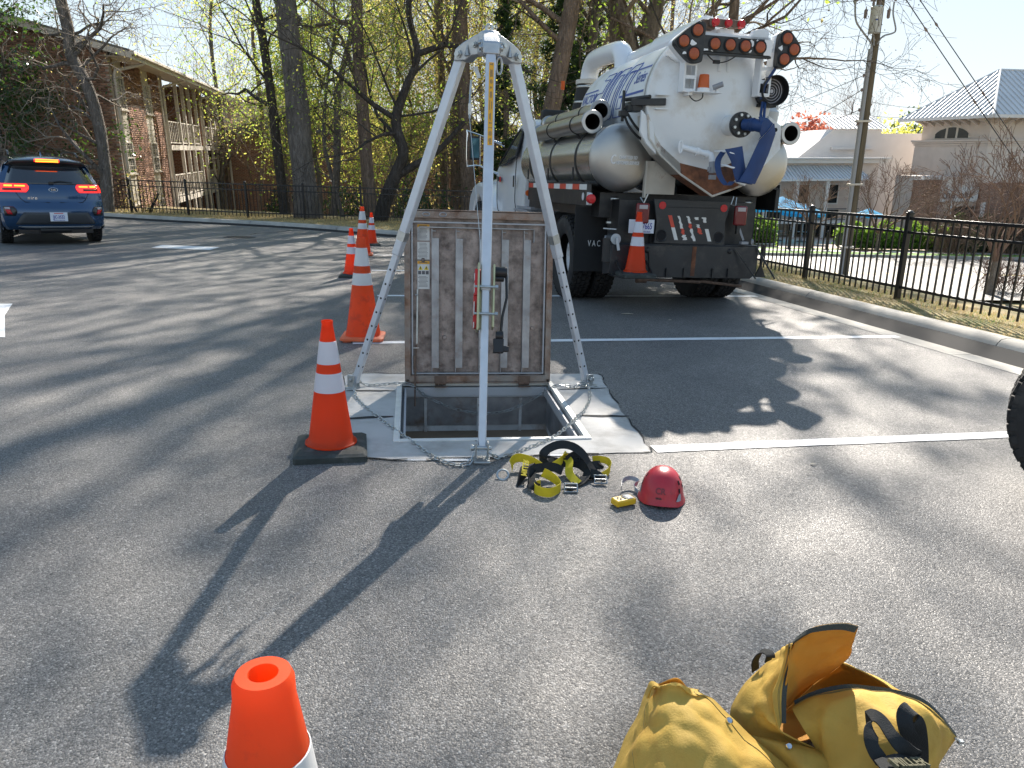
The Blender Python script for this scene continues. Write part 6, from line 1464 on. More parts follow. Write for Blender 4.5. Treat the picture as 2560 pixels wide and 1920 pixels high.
pp = cs(2.2, .03, .012); pl = MB().box(pp, (.305, .008, .152)).build('number_plate', 'plate_white', car, bevel=.002)
FP = lambda dz, dx=0: frame(pp + Vector((dx, -.0055, dz)), (1, 0, 0), (0, 0, 1))
text_obj('plate_number', 'JJC-3532', .078, 'plate_blue', FP(-.005), pl, sx=.72, bold=.0008); text_obj('plate_text', 'NORTH CAROLINA', .022, 'plate_blue', FP(-.06), pl); MB().box(pp + Vector((0, -.005, .058)), (.16, .002, .012)).build('plate_strip', 'label_red', pl)
e = cs(6.75, .0, .008); m = MB().tube([e + Vector((.075 * math.cos(t), 0, .036 * math.sin(t))) for t in np.linspace(0, 2 * PI, 21)[:-1]], .0045, 6, closed=True); em = m.build('emblem', 'chrome', car)
text_obj('emblem_text', 'KIA', .048, 'chrome', frame(e + Vector((0, -.004, 0)), (1, 0, 0), (0, 0, 1)), em, depth=.003, spacing=1.2, bold=.001)
e = cs(5.45, -.42, .008); text_obj('model_name', 'niro', .075, 'chrome', frame(e + Vector((0, -.002, 0)), Vector((1, -.12, 0)), (0, 0, 1)), car, depth=.003, shear=.2, spacing=1.3)
wp = cs(7.9, -.02, .02); m = MB().box(wp, (.08, .04, .035)).tube([wp, cs(8.1, .15, .03), cs(8.0, .42, .018)], [.016, .012, .006], 6); m.build('wiper', 'car_black', car)
a = cs(14.2, -.05, .0); MB().add([a + Vector((0, -.08, 0)), a + Vector((.012, .09, 0)), a + Vector((-.012, .09, 0)), a + Vector((0, .07, .075))], [(0, 1, 3), (0, 2, 3), (1, 2, 3), (0, 1, 2)]).build('antenna_fin', 'car_blue', car)

# ---------------------------------------------------------------- trailer whose tyre shows at the right edge
tr = thing('trailer', 'black trailer tyre standing at the right edge of the lot', 'trailer', (2.83, 3.30, 0), R_(-6))
w = wheel(tr, 0, 0, .43, .24, 1, 'wheel_white', dish=.5, rows=5); w.rotation_euler = (0, 0, R_(62))
for _o in (w,): _o.location = (0, 0, .425)
MB().box((1.55, .35, .62), (1.6, 1.2, .10)).box((1.6, .35, 1.0), (1.4, 1.1, .68)).build('trailer_body', 'trailer_grey', tr, bevel=.03)
MB().cyl((.0, .0, .43), (.9, .35, .45), .04, 12).build('axle', 'truck_black', tr); MB().cyl((2.2, .3, 0), (2.2, .3, .58), .03, 10).build('stand', 'truck_black', tr)

# ---------------------------------------------------------------- brick apartment house on the left
B1 = Vector((-13.84, 27.0, 0)); B1Z = -3.2
apt = thing('apartment_house', 'three storey brick apartment house with white balconies behind the fence on the left', 'building', B1, R_(12), plumb=True)
# local: x = along the end wall (to the right the corner is x = 0), y = along the long wall, z up
EW, LWALL, EAVE = 15.0, 27.0, 5.35
def wallbox(x0, x1, y0, y1, z0, z1, m=None, mb=None):
    mb = mb or MB(); return mb.box(((x0 + x1) / 2, (y0 + y1) / 2, (z0 + z1) / 2), (x1 - x0, y1 - y0, z1 - z0))
wins = [(.78, 1.68), (4.35, 5.35)]
BAL = (6.95, 24.6)                                                       # the recessed balcony bay along y
rise = .27
gable = [(0, B1Z), (0, EAVE), (-EW / 2, EAVE + rise * EW / 2), (-EW, EAVE), (-EW, B1Z)]
m = MB().prism(gable, .06, .4); m = m.build('end_wall', 'mortar', apt, smooth=False)
endw = m
lw = MB(); wallbox(-.35, -.06, .4, BAL[0], B1Z, EAVE, mb=lw); wallbox(-2.3, -2.0, BAL[0] - .3, BAL[1], B1Z, EAVE, mb=lw); wallbox(-.35, -.06, BAL[1], LWALL, B1Z, EAVE, mb=lw); wallbox(-2.2, -.10, BAL[0] - .3, BAL[0] - .06, B1Z, EAVE, mb=lw); wallbox(-2.2, -.1, BAL[1] + .06, BAL[1] + .3, B1Z, EAVE, mb=lw); wallbox(-EW, -.2, LWALL - .3, LWALL, B1Z, EAVE, mb=lw)
lw.build('side_wall', 'mortar', apt, smooth=False)
# real bricks: the 300 that show largest are separate, the rest are one piece
BW, BH, J = .208, .062, .013
def bricks_end():
    out = []; z = B1Z + .0; k = 0
    while z < EAVE + rise * EW / 2:
        xs = -(BW + J) * (k % 2) / 2 - BW / 2 - .002 if k % 2 else -BW / 2 - .002
        x = xs - 0
        while x > -9.5:
            if z + BH < EAVE + rise * (-x if -x < EW / 2 else EW + x) - .02 and z > -1.4: out.append((x, .048, z + BH / 2, 0))
            x -= BW + J
        z += BH + J; k += 1
    return out
def bricks_side():
    out = []; z = B1Z; k = 0
    while z < EAVE - .1:
        y = .06 + (BW / 2 if k % 2 else 0) + BW / 2
        while y < LWALL - .1:
            ok = z > -1.6
            for a, b in wins:
                if a - BW / 2 < y < b + BW / 2: ok = False
            if BAL[0] - .05 < y < BAL[1] + .05: ok = False
            if ok: out.append((-.048, y, z + BH / 2, 1))
            y += BW + J
        z += BH + J; k += 1
    return out
def bricks_recess():
    out = []; z = B1Z; k = 0
    while z < EAVE - .1:
        x = -.2 - (BW / 2 if k % 2 else 0)
        while x > -1.98:
            if z > -1.6: out.append((x, BAL[1] + .048 - .0, z + BH / 2, 0))
            x -= BW + J
        z += BH + J; k += 1
    return out
def brick_block(B, parent, name):
    V = np.zeros((len(B), 8, 3)); cube = np.array([(a, b, c) for c in (-.5, .5) for b in (-.5, .5) for a in (-.5, .5)])
    for i, (x, y, z, o) in enumerate(B):
        d = np.array([BW, .05, BH]) if o == 0 else np.array([.05, BW, BH]); j = rng.uniform(-.004, .004, 3)
        V[i] = cube * d + np.array([x, y, z]) + j * (np.array([.4, 1, .3]) if o == 0 else np.array([1, .4, .3]))
    Fq = np.array([(0, 2, 3, 1), (4, 5, 7, 6), (0, 1, 5, 4), (2, 6, 7, 3), (0, 4, 6, 2), (1, 3, 7, 5)])
    o = quads_mesh(name, V, 8, 'brick_red', parent, Fq); o['kind'] = 'stuff'; return o
be = bricks_end(); be.sort(key=lambda b: (b[0] + 5.2) ** 2 + (b[2] - 2.6) ** 2 if b[0] > -4.6 else 99 + abs(b[0])); 
near = [b for b in be if -2.75 < b[0] < -.9 and 2.2 < b[2] < 4.6][:290]; ns = set(near)
brick_block([b for b in be if b not in ns], endw, 'brickwork')
b0 = MB().box((0, 0, 0), (BW, .05, BH)).build('brick', 'brick_red', endw, smooth=False); b0.location = (near[0][0], near[0][1], near[0][2])
for x, y, z, o in near[1:]:
    c = b0.copy(); col.objects.link(c); c.parent = endw; c.location = (x + rnd.uniform(-.002, .002), y + rnd.uniform(-.004, .004), z)
brick_block(bricks_side() + bricks_recess(), apt, 'brickwork')
m = MB(); z = B1Z; k = 0
rec = []
while z < EAVE:
    y = BAL[0]
    while y < BAL[1]:
        if z > -1.6: rec.append((-1.985, y + (BW / 2 if k % 2 else 0), z + BH / 2, 1))
        y += BW + J
    z += BH + J; k += 1
brick_block(rec, apt, 'brickwork')
# window columns with cream spandrels
for (a, b) in wins:
    col_ = wallbox(-.14, -.05, a - .02, b + .02, -1.6, EAVE - .05).build('spandrel', 'cream_panel', apt, smooth=False)
    m = MB()
    for k in range(30): m.box((-.045, (a + b) / 2, -1.5 + k * .21), (.012, b - a, .012))
    m.build('lap_board', 'cream_panel', col_)
    for zt in (4.62, 2.42, .22):
        h = 1.12; wf = MB()
        for y in (a + .03, b - .03): wf.box((-.03, y, zt - h / 2), (.06, .06, h))
        for z in (zt - .03, zt - h + .03, zt - h / 2): wf.box((-.032, (a + b) / 2, z), (.056, b - a - .12, .05))
        for y in (a + (b - a) / 3, a + 2 * (b - a) / 3): wf.box((-.036, y, zt - h / 2), (.03, .018, h - .06))
        for z in (zt - h * .25, zt - h * .75): wf.box((-.0365, (a + b) / 2, z), (.029, b - a - .1, .018))
        wf.box((-.01, (a + b) / 2, zt - h - .02), (.10, b - a + .08, .04))
        wf = wf.build('window', 'cream_trim', apt, smooth=False)
        wallbox(-.06, -.05, a + .06, b - .06, zt - h + .06, zt - .06).build('pane', 'window_glass', wf); wallbox(-.075, -.065, a + .06, b - .06, zt - h * .55, zt - .06).build('blind', 'window_blind', wf)
# balconies: posts, rails, balusters, slabs
for zf in (2.35, .05):
    sl = wallbox(-2.0, .02, BAL[0], BAL[1], zf - .22, zf).build('balcony_slab', 'cream_trim', apt, smooth=False)
posts_y = [BAL[0] + .06, BAL[0] + .42, 10.2, 11.6, 13.0, 14.6, 16.2, 18.2, 19.6, 20.9, 22.3, 23.4, BAL[1] - .06]
for y in posts_y: wallbox(-.12, .03, y - .075, y + .075, -2.8, EAVE - .05).build('balcony_post', 'cream_trim', apt, bevel=.01)
b0 = None
for zf in (2.35, .05):
    for y0, y1 in ((BAL[0] + .45, 10.1), (10.3, 14.5), (16.3, 19.5), (19.7, BAL[1] - .1)):
        rl = MB().box((-.045, (y0 + y1) / 2, zf + 1.0), (.06, y1 - y0, .05)).box((-.045, (y0 + y1) / 2, zf + .10), (.05, y1 - y0, .05)).build('balcony_rail', 'cream_trim', apt)
        n = int((y1 - y0) / .30)
        for k in range(1, n):
            y = y0 + (y1 - y0) * k / n
            if b0 is None: b0 = o = MB().box((0, 0, 0), (.022, .055, .94)).build('baluster', 'cream_trim', rl)
            else: o = b0.copy(); col.objects.link(o); o.parent = rl
            o.location = (-.045, y, zf + .55)
for zf in (2.35, .05, -2.2):
    for y0 in (9.2, 17.2, 21.5):
        d = wallbox(-1.96, -1.9, y0, y0 + 1.8, zf + .05, zf + 2.0).build('patio_door', 'cream_trim', apt); wallbox(-1.905, -1.892, y0 + .1, y0 + .85, zf + .15, zf + 1.92).build('pane', 'window_glass', d); wallbox(-1.905, -1.892, y0 + .95, y0 + 1.7, zf + .15, zf + 1.92).build('pane', 'window_glass', d)
for y, z0 in ((BAL[0] - .02, EAVE), (15.5, EAVE)): wallbox(-2.0, -.02, y - .0, y + .14, -1.8, EAVE).build('balcony_partition', 'brick_far', apt, smooth=False)
# roof with eaves, fascia, gutter, downspouts
ov = .85; rt_ = .14
m = MB()
for s, x0, x1 in ((1, ov, -EW / 2), (-1, -EW - ov, -EW / 2)):
    z0, z1 = EAVE - ov * rise + .08, EAVE + rise * EW / 2 + .08
    m.add([(x0, -.35, z0), (x1, -.35, z1), (x1, LWALL + .5, z1), (x0, LWALL + .5, z0), (x0, -.35, z0 + rt_), (x1, -.35, z1 + rt_), (x1, LWALL + .5, z1 + rt_), (x0, LWALL + .5, z0 + rt_)], [(0, 1, 2, 3), (4, 5, 6, 7), (0, 1, 5, 4), (2, 3, 7, 6), (0, 3, 7, 4), (1, 2, 6, 5)])
m.build('roof', 'shingle', apt, smooth=False)
m = MB()
for s, x0, x1 in ((1, ov, -EW / 2), (-1, -EW - ov, -EW / 2)):
    z0, z1 = EAVE - ov * rise - .06, EAVE + rise * EW / 2 - .06
    for y in (-.36,): m.add([(x0, y, z0), (x1, y, z1), (x1, y, z1 + .20), (x0, y, z0 + .20), (x0, y - .03, z0), (x1, y - .03, z1), (x1, y - .03, z1 + .20), (x0, y - .03, z0 + .20)], [(0, 1, 2, 3), (4, 5, 6, 7), (0, 1, 5, 4), (2, 3, 7, 6), (0, 3, 7, 4), (1, 2, 6, 5)])
    m.box((x0 + .02 * s, LWALL / 2, EAVE - ov * rise + .02), (.03, LWALL + .8, .20))
m.box((ov / 2 - .1, LWALL / 2, EAVE - ov * rise + .04), (ov + .2, LWALL, .02)); m.build('fascia', 'cream_trim', apt, smooth=False)
gt = MB().box((ov + .08, LWALL / 2, EAVE - .12), (.12, LWALL + .8, .12)).build('gutter', 'cream_trim', apt, bevel=.02)
for y, xd in ((.35, 0), (BAL[0] + .25, .02), (15.2, .02), (LWALL - .4, 0)):
    MB().tube([(ov + .05, y + .9, EAVE - .18), (ov - .02, y + .9, EAVE - .32), (.12 + xd, y, EAVE - .62), (.06 + xd, y, EAVE - .78), (.06 + xd, y, -2.9)], .055, 8).build('downspout', 'cream_trim', apt)

# second brick house farther back
h2 = thing('brick_house', 'plain brick house wall standing behind the thick tree trunk', 'building', (-17.5, 47, -3.2), R_(4), plumb=True)
MB().box((8.5, 3, 3.6), (17, 6, 7.2)).build('wall', 'brick_far', h2, smooth=False)
MB().prism([(-.5, 7.2), (4, 8.6), (17.6, 7.5), (17.6, 7.0), (-.5, 7.0)], -.4, 6.5).build('roof', 'shingle', h2, smooth=False); MB().prism([(-.52, 6.95), (-.52, 7.22), (4, 8.62), (17.65, 7.52), (17.65, 7.3), (4, 8.35)], -.5, -.41).build('fascia', 'cream_trim', h2, smooth=False)
for x in (3.4, 11.0):
    wf = MB()
    for a in (-.55, .55): wf.box((x + a, -.03, 2.6), (.12, .08, 1.7))
    for z in (1.78, 2.6, 3.42): wf.box((x, -.032, z), (1.0, .075, .10))
    wf = wf.build('window', 'cream_trim', h2, smooth=False); MB().box((x, -.012, 2.6), (1.0, .02, 1.6)).build('pane', 'window_glass', wf); MB().box((x, -.005, 3.0), (1.0, .008, .8)).build('blind', 'window_blind', wf)
MB().cyl((.15, -.12, 0), (.15, -.12, 7.0), .07, 8).build('downspout', 'cream_trim', h2)
h3 = thing('pale_house', 'small pale gabled house glimpsed between the brick houses', 'building', (-24, 62, -2), R_(10), plumb=True)
MB().prism([(0, 0), (0, 8), (5, 9.8), (10, 8), (10, 0)], 0, 8).build('wall', 'cream_panel', h3, smooth=False); MB().prism([(-.4, 7.9), (5, 9.9), (10.4, 7.9), (10.4, 8.1), (5, 10.15), (-.4, 8.1)], -.4, 8.4).build('roof', 'shingle', h3, smooth=False)

# ---------------------------------------------------------------- the street side on the right
SZ = -1.86
def street(y0, y1, x0=-4, x1=90, slope=.166): return [(x0, y0 + slope * x0), (x1, y0 + slope * x1), (x1, y1 + slope * x1), (x0, y1 + slope * x0)]
flat('road', street(21.8, 37.2, 6), 'road_asphalt', SZ + .06); flat('road_line', street(29.3, 29.42, 6), 'label_yellow', SZ + .066)
structure(MB().box((48, 45.3, SZ + .12), (92, .18, .16), M=Matrix.Rotation(math.atan(.166), 3, 'Z')).build('street_kerb', 'kerb_concrete'))
flat('lawn', street(37.35, 41.2), 'lawn_green', SZ + .19); flat('pavement', street(38.9, 40.2), 'sidewalk', SZ + .196); flat('courtyard', street(41.2, 80), 'paving', SZ + .17)
flat('mulch_bed', [(19.2, 42.6), (21.2, 42.9), (21.5, 44.0), (19.5, 44.0)], 'pine_straw', SZ + .21)
def hedge(label, pts, w, h, n, mname, base_mat='hedge_leaf', s=.07):
    t = thing('hedge', label, 'hedge', pts[0]); o0 = Vector(pts[0]); P = np.array(pts); V = []
    i = rng.integers(0, len(P) - 1, n); a = rng.random(n)[:, None]; c = P[i] * (1 - a) + P[i + 1] * a
    ang = rng.uniform(0, PI, n); rr = 1 - .35 * rng.random(n) ** 2; bumpy = 1 + .18 * np.sin(c[:, 0] * 3.1) * np.cos(c[:, 1] * 2.3) + .12 * np.sin(c[:, 0] * 7)
    d = (P[-1] - P[0]) / np.linalg.norm(P[-1] - P[0]); nn = np.array([-d[1], d[0], 0])
    c = c + nn * (np.cos(ang) * rr * w / 2)[:, None]; c[:, 2] += (np.abs(np.sin(ang)) ** .6 * rr * h * bumpy)
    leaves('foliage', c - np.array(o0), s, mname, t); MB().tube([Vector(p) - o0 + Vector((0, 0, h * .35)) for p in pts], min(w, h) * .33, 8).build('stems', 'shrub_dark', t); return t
def leaves(name, C, s, mname, parent, flat_=0.0, asp=.55):
    n = len(C); a = rng.normal(size=(n, 3)); a[:, 2] *= (1 - flat_); a /= np.linalg.norm(a, axis=1)[:, None]; b = np.cross(a, rng.normal(size=(n, 3))); b /= np.linalg.norm(b, axis=1)[:, None]
    ss = (s * rng.uniform(.6, 1.35, n))[:, None]; V = np.stack([C - a * ss, C + b * ss * asp, C + a * ss, C - b * ss * asp], 1)
    o = quads_mesh(name, V, 4, mname, parent); o['kind'] = 'stuff'; return o
hedge('long clipped green hedge across the street, right of the paved entrance', [(19.0, 44.5, SZ + .2), (24, 45.2, SZ + .2), (32, 46.6, SZ + .2)], 1.5, 1.35, 9000, 'hedge_leaf', s=.09)
hedge('short bright hedge across the street beside the blue canopies', [(12.2, 45.5, SZ + .2), (15.6, 46.0, SZ + .2)], 1.4, 1.5, 3500, 'hedge_leaf', s=.09)
hedge('dark broken shrub row behind the long hedge', [(26.0, 45.0, SZ + .2), (36, 46.8, SZ + .2)], 2.2, 1.9, 7000, 'shrub_dark', s=.10)
bol = None
for k, (x, y) in enumerate(((16.6, 42.8), (17.7, 43.0), (18.7, 43.15), (15.4, 42.6))):
    if bol is None:
        bol = thing('bollard', 'black bollard in the paved entrance across the street', 'bollard', (x, y, SZ + .17), 0, 'black bollards across the street'); MB().lathe([(.16, 0), (.16, .08), (.07, .14), (.07, .95), (.09, .97), (.09, 1.02), (.03, 1.1), (0, 1.12)], 14).build('shaft', 'bollard_black', bol)
        bol['label'] = 'black bollard third from the right in the paved entrance'
    else: dup(bol, (x, y, SZ + .17), 0, {1: 'black bollard second from the right in the paved entrance', 2: 'rightmost black bollard beside the long hedge', 3: 'leftmost black bollard of the paved entrance'}[k])
def umbrella(loc, r, h, label):
    t = thing('patio_umbrella', label, 'umbrella', loc, 0, 'blue patio umbrellas across the street', plumb=True)
    MB().cyl((0, 0, 0), (0, 0, h), .04, 8).build('pole', 'conduit_grey', t)
    n = 8; rim = [Vector((r * math.cos(2 * PI * (k + .5) / n), r * math.sin(2 * PI * (k + .5) / n), h - r * .30)) for k in range(n)]; ap = Vector((0, 0, h + .12)); dn = Vector((0, 0, -.18))
    MB().add([ap] + rim + [p + dn for p in rim], [(0, 1 + k, 1 + (k + 1) % n) for k in range(n)] + [(1 + k, 9 + k, 9 + (k + 1) % n, 1 + (k + 1) % n) for k in range(n)]).build('canopy', 'umbrella_blue', t, smooth=False)
    MB().cyl((0, 0, 0), (0, 0, .08), .3, 12).build('base', 'furniture', t); return t
umbrella((17.3, 50.0, SZ + .17), 1.9, 2.75, 'largest bright blue patio umbrella behind the fence post')
umbrella((14.6, 49.5, SZ + .17), 1.7, 2.6, 'bright blue patio umbrella nearest the truck')
umbrella((18.7, 49.6, SZ + .17), 1.4, 2.3, 'small blue patio umbrella right of the largest one')
umbrella((22.6, 49.0, SZ + .17), .9, 2.2, 'lone little blue umbrella right of the utility pole')
for k, (x, y) in enumerate(((15.2, 48.0), (16.6, 48.4), (18.4, 48.3))):
    t = thing('cafe_table', ('dark cafe table under the left blue umbrella', 'dark cafe table under the largest blue umbrella', 'dark cafe table right of the largest blue umbrella')[k], 'table', (x, y, SZ + .17), 0, 'cafe tables across the street')
    MB().cyl((0, 0, .70), (0, 0, .74), .5, 16).build('top', 'furniture', t); MB().cyl((0, 0, 0), (0, 0, .7), .05, 8).build('leg', 'furniture', t)

# hip roofed stucco building with the arched window
oak = thing('stucco_building', 'pale stucco building with white hipped metal roof and arched window', 'building', (29.67, 57.7, SZ), R_(-75), plumb=True)
shop = thing('shop_front', 'low stucco shop front with brick piers and the lettered sign behind the large bare tree', 'building', (26.9, 51.5, SZ), R_(4), plumb=True)
MB().box((6.5, 1.5, 2.3), (13, 3, 4.6)).build('wall', 'stucco', shop, smooth=False)
# local x to the right, y away, z up
def seams(p00, p10, p01, p11, n, parent, mname='metal_roof', up=(0, -.3, 1)):
    m = MB(); a, b, c, d = map(Vector, (p00, p10, p01, p11))
    for k in range(n + 1): MB().bar(a.lerp(b, k / n) + Vector((0, 0, .03)), c.lerp(d, k / n) + Vector((0, 0, .03)), .045, .07, upd=up).build('roof_seam', mname, parent, smooth=False)
LF, DF = 5.9, 14.0
MB().box((LF / 2, DF / 2, 3.6), (LF + .5, DF + .5, 7.2)).build('wall', 'stucco', oak, smooth=False)
MB().box((LF / 2, DF / 2, 7.9), (LF, DF, 1.9)).build('upper_wall', 'stucco', oak, smooth=False)
m = MB()
for z, d in ((7.25, .22), (7.12, .14), (6.98, .07)): m.box((LF / 2, DF / 2, z), (LF + .5 + 2 * d, DF + .5 + 2 * d, .12))
m.build('cornice', 'stucco', oak, smooth=False)
e = 1.15; ez = 8.78; rz_ = 11.9
cn = [(-e, -e, ez), (LF + e, -e, ez), (LF + e, DF + e, ez), (-e, DF + e, ez)]; run = (LF + 2 * e) / 2; ra, rb = (LF / 2, run - e, rz_), (LF / 2, DF + e - run, rz_)
MB().add(cn + [ra, rb], [(0, 1, 4), (1, 2, 5, 4), (2, 3, 5), (3, 0, 4, 5), (0, 1, 2, 3)]).build('roof', 'metal_roof', oak, smooth=False)
def seam_bar(a, b, parent, upd): MB().bar(a, b, .05, .08, upd=upd).build('roof_seam', 'metal_roof', parent, smooth=False)
for k in range(1, 20):
    x = -e + k * (LF + 2 * e) / 20; f = 1 - abs(x - LF / 2) / run; seam_bar((x, -e, ez + .03), (x, -e + run * f, ez + .03 + (rz_ - ez) * f), oak, (0, -.6, .8))
for k in range(1, 34):
    y = -e + k * (DF + 2 * e) / 34; f = min(1, (y + e) / run, (DF + e - y) / run); seam_bar((LF + e, y, ez + .03), (LF + e - run * f, y, ez + .03 + (rz_ - ez) * f), oak, (.6, 0, .8))
m = MB().tube([cn[0], ra], .09, 6); m.tube([cn[1], ra, rb], .09, 6); m.build('ridge_cap', 'metal_roof', oak, smooth=False)
m = MB().box((LF / 2, -e - .06, ez - .08), (LF + 2 * e, .14, .2)); m.box((LF + e + .06, DF / 2, ez - .08), (.14, DF + 2 * e, .2)); m.build('eave_board', 'stucco_white', oak, smooth=False)
for k in range(8): x = .1 + k * .76; MB().prism([(.1, ez - .02), (-.85, ez - .02), (-.85, ez - .22), (-.45, ez - .32), (.1, ez - .62)], x, x + .24, ax='x').build('eave_bracket', 'stucco', oak, smooth=False)
for k in range(16): y = .2 + k * .86; MB().prism([(LF - .1, ez - .02), (LF + .85, ez - .02), (LF + .85, ez - .22), (LF + .45, ez - .32), (LF - .1, ez - .62)], y, y + .24, ax='y').build('eave_bracket', 'stucco', oak, smooth=False)
arc = [(1.1, 7.34), (1.2, 7.62), (1.55, 7.95), (2.1, 8.18), (2.75, 8.26), (3.4, 8.18), (3.95, 7.95), (4.3, 7.62), (4.4, 7.34)]
aw = MB().prism(arc, -.02, .12).build('arched_window', 'cream_trim', oak, smooth=False)
for x0, x1 in ((1.3, 2.2), (2.4, 3.1), (3.3, 4.2)):
    q = [(x0, 7.42)] + [(x, min(8.16, 7.40 + .74 * math.sqrt(max(.02, 1 - ((x - 2.75) / 1.6) ** 2)))) for x in np.linspace(x0, x1, 6)] + [(x1, 7.42)]
    MB().prism(q, -.035, -.022).build('pane', 'window_glass', aw, smooth=False)
m = MB()
for x, w, z0, z1 in ((1.0, .1, 5.0, 6.6), (4.6, .1, 5.0, 6.6)): m.box((x, -.02, 5.0), (w, .05, 3.6))
m.box((2.8, -.02, 6.75), (3.5, .05, .1)); m.build('wall_panel', 'cream_trim', oak, smooth=False)
sg = MB().box((2.5, -.16, 3.45), (3.0, .10, .95)).build('sign_board', 'sign_board', shop, smooth=False); text_obj('sign_text', 'the oak', .72, 'label_text', frame((2.6, -.215, 3.42), (1, 0, 0), (0, 0, 1)), sg, depth=.01, sx=1.0, bold=.008)
MB().box((.4, -.12, 2.6), (1.8, .24, 3.6)).build('brick_pier', 'brick_far', shop, smooth=False); MB().box((6.2, -.14, 2.4), (4.2, .28, 3.6)).build('brick_pier', 'brick_far', shop, smooth=False); MB().box((.4, -.16, 4.45), (2.0, .34, .12)).build('pier_cap', 'stucco_white', shop)
for x in (2.2, 4.4): MB().box((x, -.2, 1.5), (.3, .3, 3.0)).build('column', 'stucco_white', shop); 
MB().box((3.2, -.02, 1.4), (1.6, .06, 2.5)).build('shop_window', 'window_glass', shop)
# lower wings to the left
wing = thing('arcade_building', 'long low stucco building with a white ribbed awning roof behind bare trees', 'building', (14.0, 56, SZ), R_(4), plumb=True)
MB().box((6.2, 4, 2.6), (12.6, 8, 5.2)).build('wall', 'stucco', wing, smooth=False); MB().box((6.3, .0, 5.32), (13.4, .6, .30)).box((6.3, -.15, 5.52), (13.6, .9, .10)).build('parapet', 'stucco_white', wing, smooth=False)
MB().add([(-.6, -2.0, 4.05), (10.9, -2.0, 4.15), (10.6, -.1, 5.0), (-.3, -.1, 5.0), (-.6, -2.0, 3.93), (10.9, -2.0, 4.03)], [(0, 1, 2, 3), (0, 1, 5, 4)]).build('awning_roof', 'metal_roof', wing, smooth=False)
seams((-.6, -2.0, 4.05), (10.9, -2.0, 4.15), (-.3, -.1, 5.0), (10.6, -.1, 5.0), 44, wing, up=(0, -.5, 1))
for k, x in enumerate((-.3, 1.4, 3.6, 5.8, 8.0, 10.2)): MB().box((x, -1.7, 2.0), (.24, .24, 4.0)).build('column', 'stucco_white', wing, smooth=False)
for x in (.5, 2.5, 4.7, 6.9, 9.1):
    f = MB().box((x, -.03, 3.0), (1.25, .08, 1.5)).build('window', 'stucco_white', wing, smooth=False); MB().box((x, -.075, 3.0), (1.05, .012, 1.3)).build('pane', 'window_glass', f)
    MB().box((x, -.05, .95), (1.5, .06, 1.8)).build('shop_window', 'window_glass', wing)
MB().box((5.2, -1.75, 2.05), (10.6, .06, .06)).box((5.2, -1.75, 1.3), (10.6, .06, .05)).build('balcony_rail', 'furniture', wing); MB().box((5.2, -.9, 1.12), (11, 1.9, .2)).build('balcony_floor', 'stucco_white', wing, smooth=False)
sb = MB().box((.6, -1.95, 1.75), (3.6, .05, .7)).build('sign_panel', 'sign_board', wing); text_obj('sign_text', 'LE REVOLUTION', .36, 'label_text', frame((.75, -1.98, 1.82), (1, 0, 0), (0, 0, 1)), sb, depth=.006, bold=.012)
MB().box((.6, -1.96, .85), (3.4, .05, 1.1)).build('mural', 'mural', sb)
gab = thing('gable_building', 'white gabled wall with a ribbed metal roof left of the arched window', 'building', (21.6, 60, SZ), R_(4), plumb=True)
MB().prism([(0, 0), (0, 5.9), (2.6, 8.0), (6.4, 8.0), (6.4, 7.7), (11.0, 7.7), (11.0, 0)], 0, 6).build('wall', 'stucco_white', gab, smooth=False)
MB().add([(2.4, -.3, 8.05), (6.6, -.3, 8.05), (6.6, 2.8, 9.1), (2.4, 2.8, 9.1)], [(0, 1, 2, 3)]).build('roof', 'metal_roof', gab, smooth=False); seams((2.4, -.3, 8.05), (6.6, -.3, 8.05), (2.4, 2.8, 9.1), (6.6, 2.8, 9.1), 12, gab, up=(0, -.4, 1))
MB().box((4.2, -.1, 6.6), (3.4, .4, .16)).build('ledge', 'stucco_white', gab)
far = thing('flat_roof_building', 'flat roofed white building with a dark band far behind the awning roof', 'building', (14, 70, SZ), R_(4), plumb=True)
MB().box((7, 4, 3.5), (16, 8, 7.0)).build('wall', 'stucco_white', far, smooth=False); MB().box((9.5, -.1, 7.3), (5, .8, 1.0)).build('brick_band', 'brick_far', far, smooth=False); MB().box((1.4, -.2, 6.9), (1.2, .3, 1.2)).build('roof_unit', 'window_glass', far)

# ---------------------------------------------------------------- utility pole
PB = Vector((13.2, 30.0, -1.78))
pole = thing('utility_pole', 'leaning brown utility pole with grey conduit and transformer can', 'utility pole', PB, 0, plumb=True)
MB().tube([(0, 0, 0), (0, 0, 7), (0, 0, 14)], [.165, .15, .125], 14).build('pole', 'pole_wood', pole)
MB().tube([(-.20, -.12, .0), (-.195, -.12, 3.5), (-.185, -.11, 8.4)], [.085, .085, .08], 12).build('conduit', 'conduit_grey', pole)
for z in (1.2, 3.6, 5.9): MB().box((-.10, -.12, z), (.52, .26, .07)).build('conduit_strap', 'cream_trim', pole)
tz = 8.9
tc = MB().lathe([(0, tz), (.19, tz), (.20, tz + .02), (.20, tz + .80), (.215, tz + .82), (.215, tz + .86), (.17, tz + .90), (0, tz + .91)], 24, o=(-.22, -.28, 0)).build('transformer', 'transformer_grey', pole)
MB().box((-.26, -.482, tz + .45), (.11, .01, .16)).build('transformer_label', 'label_white', tc); MB().box((-.26, -.488, tz + .42), (.08, .006, .05)).build('label_mark', 'logo_blue', tc)
m = MB()
for x in (-.36, -.14): m.lathe([(.035, tz + .9), (.05, tz + .95), (.035, tz + 1.0), (.05, tz + 1.05), (.02, tz + 1.15)], 12, o=(x, -.28, 0))
m.build('bushing', 'insulator', tc)
for x in (-.55, .28): MB().lathe([(.02, tz + .50), (.055, tz + .54), (.06, tz + .78), (.02, tz + .83), (.012, tz + .9)], 12, o=(x, -.15, 0)).build('surge_arrester', 'insulator', pole)
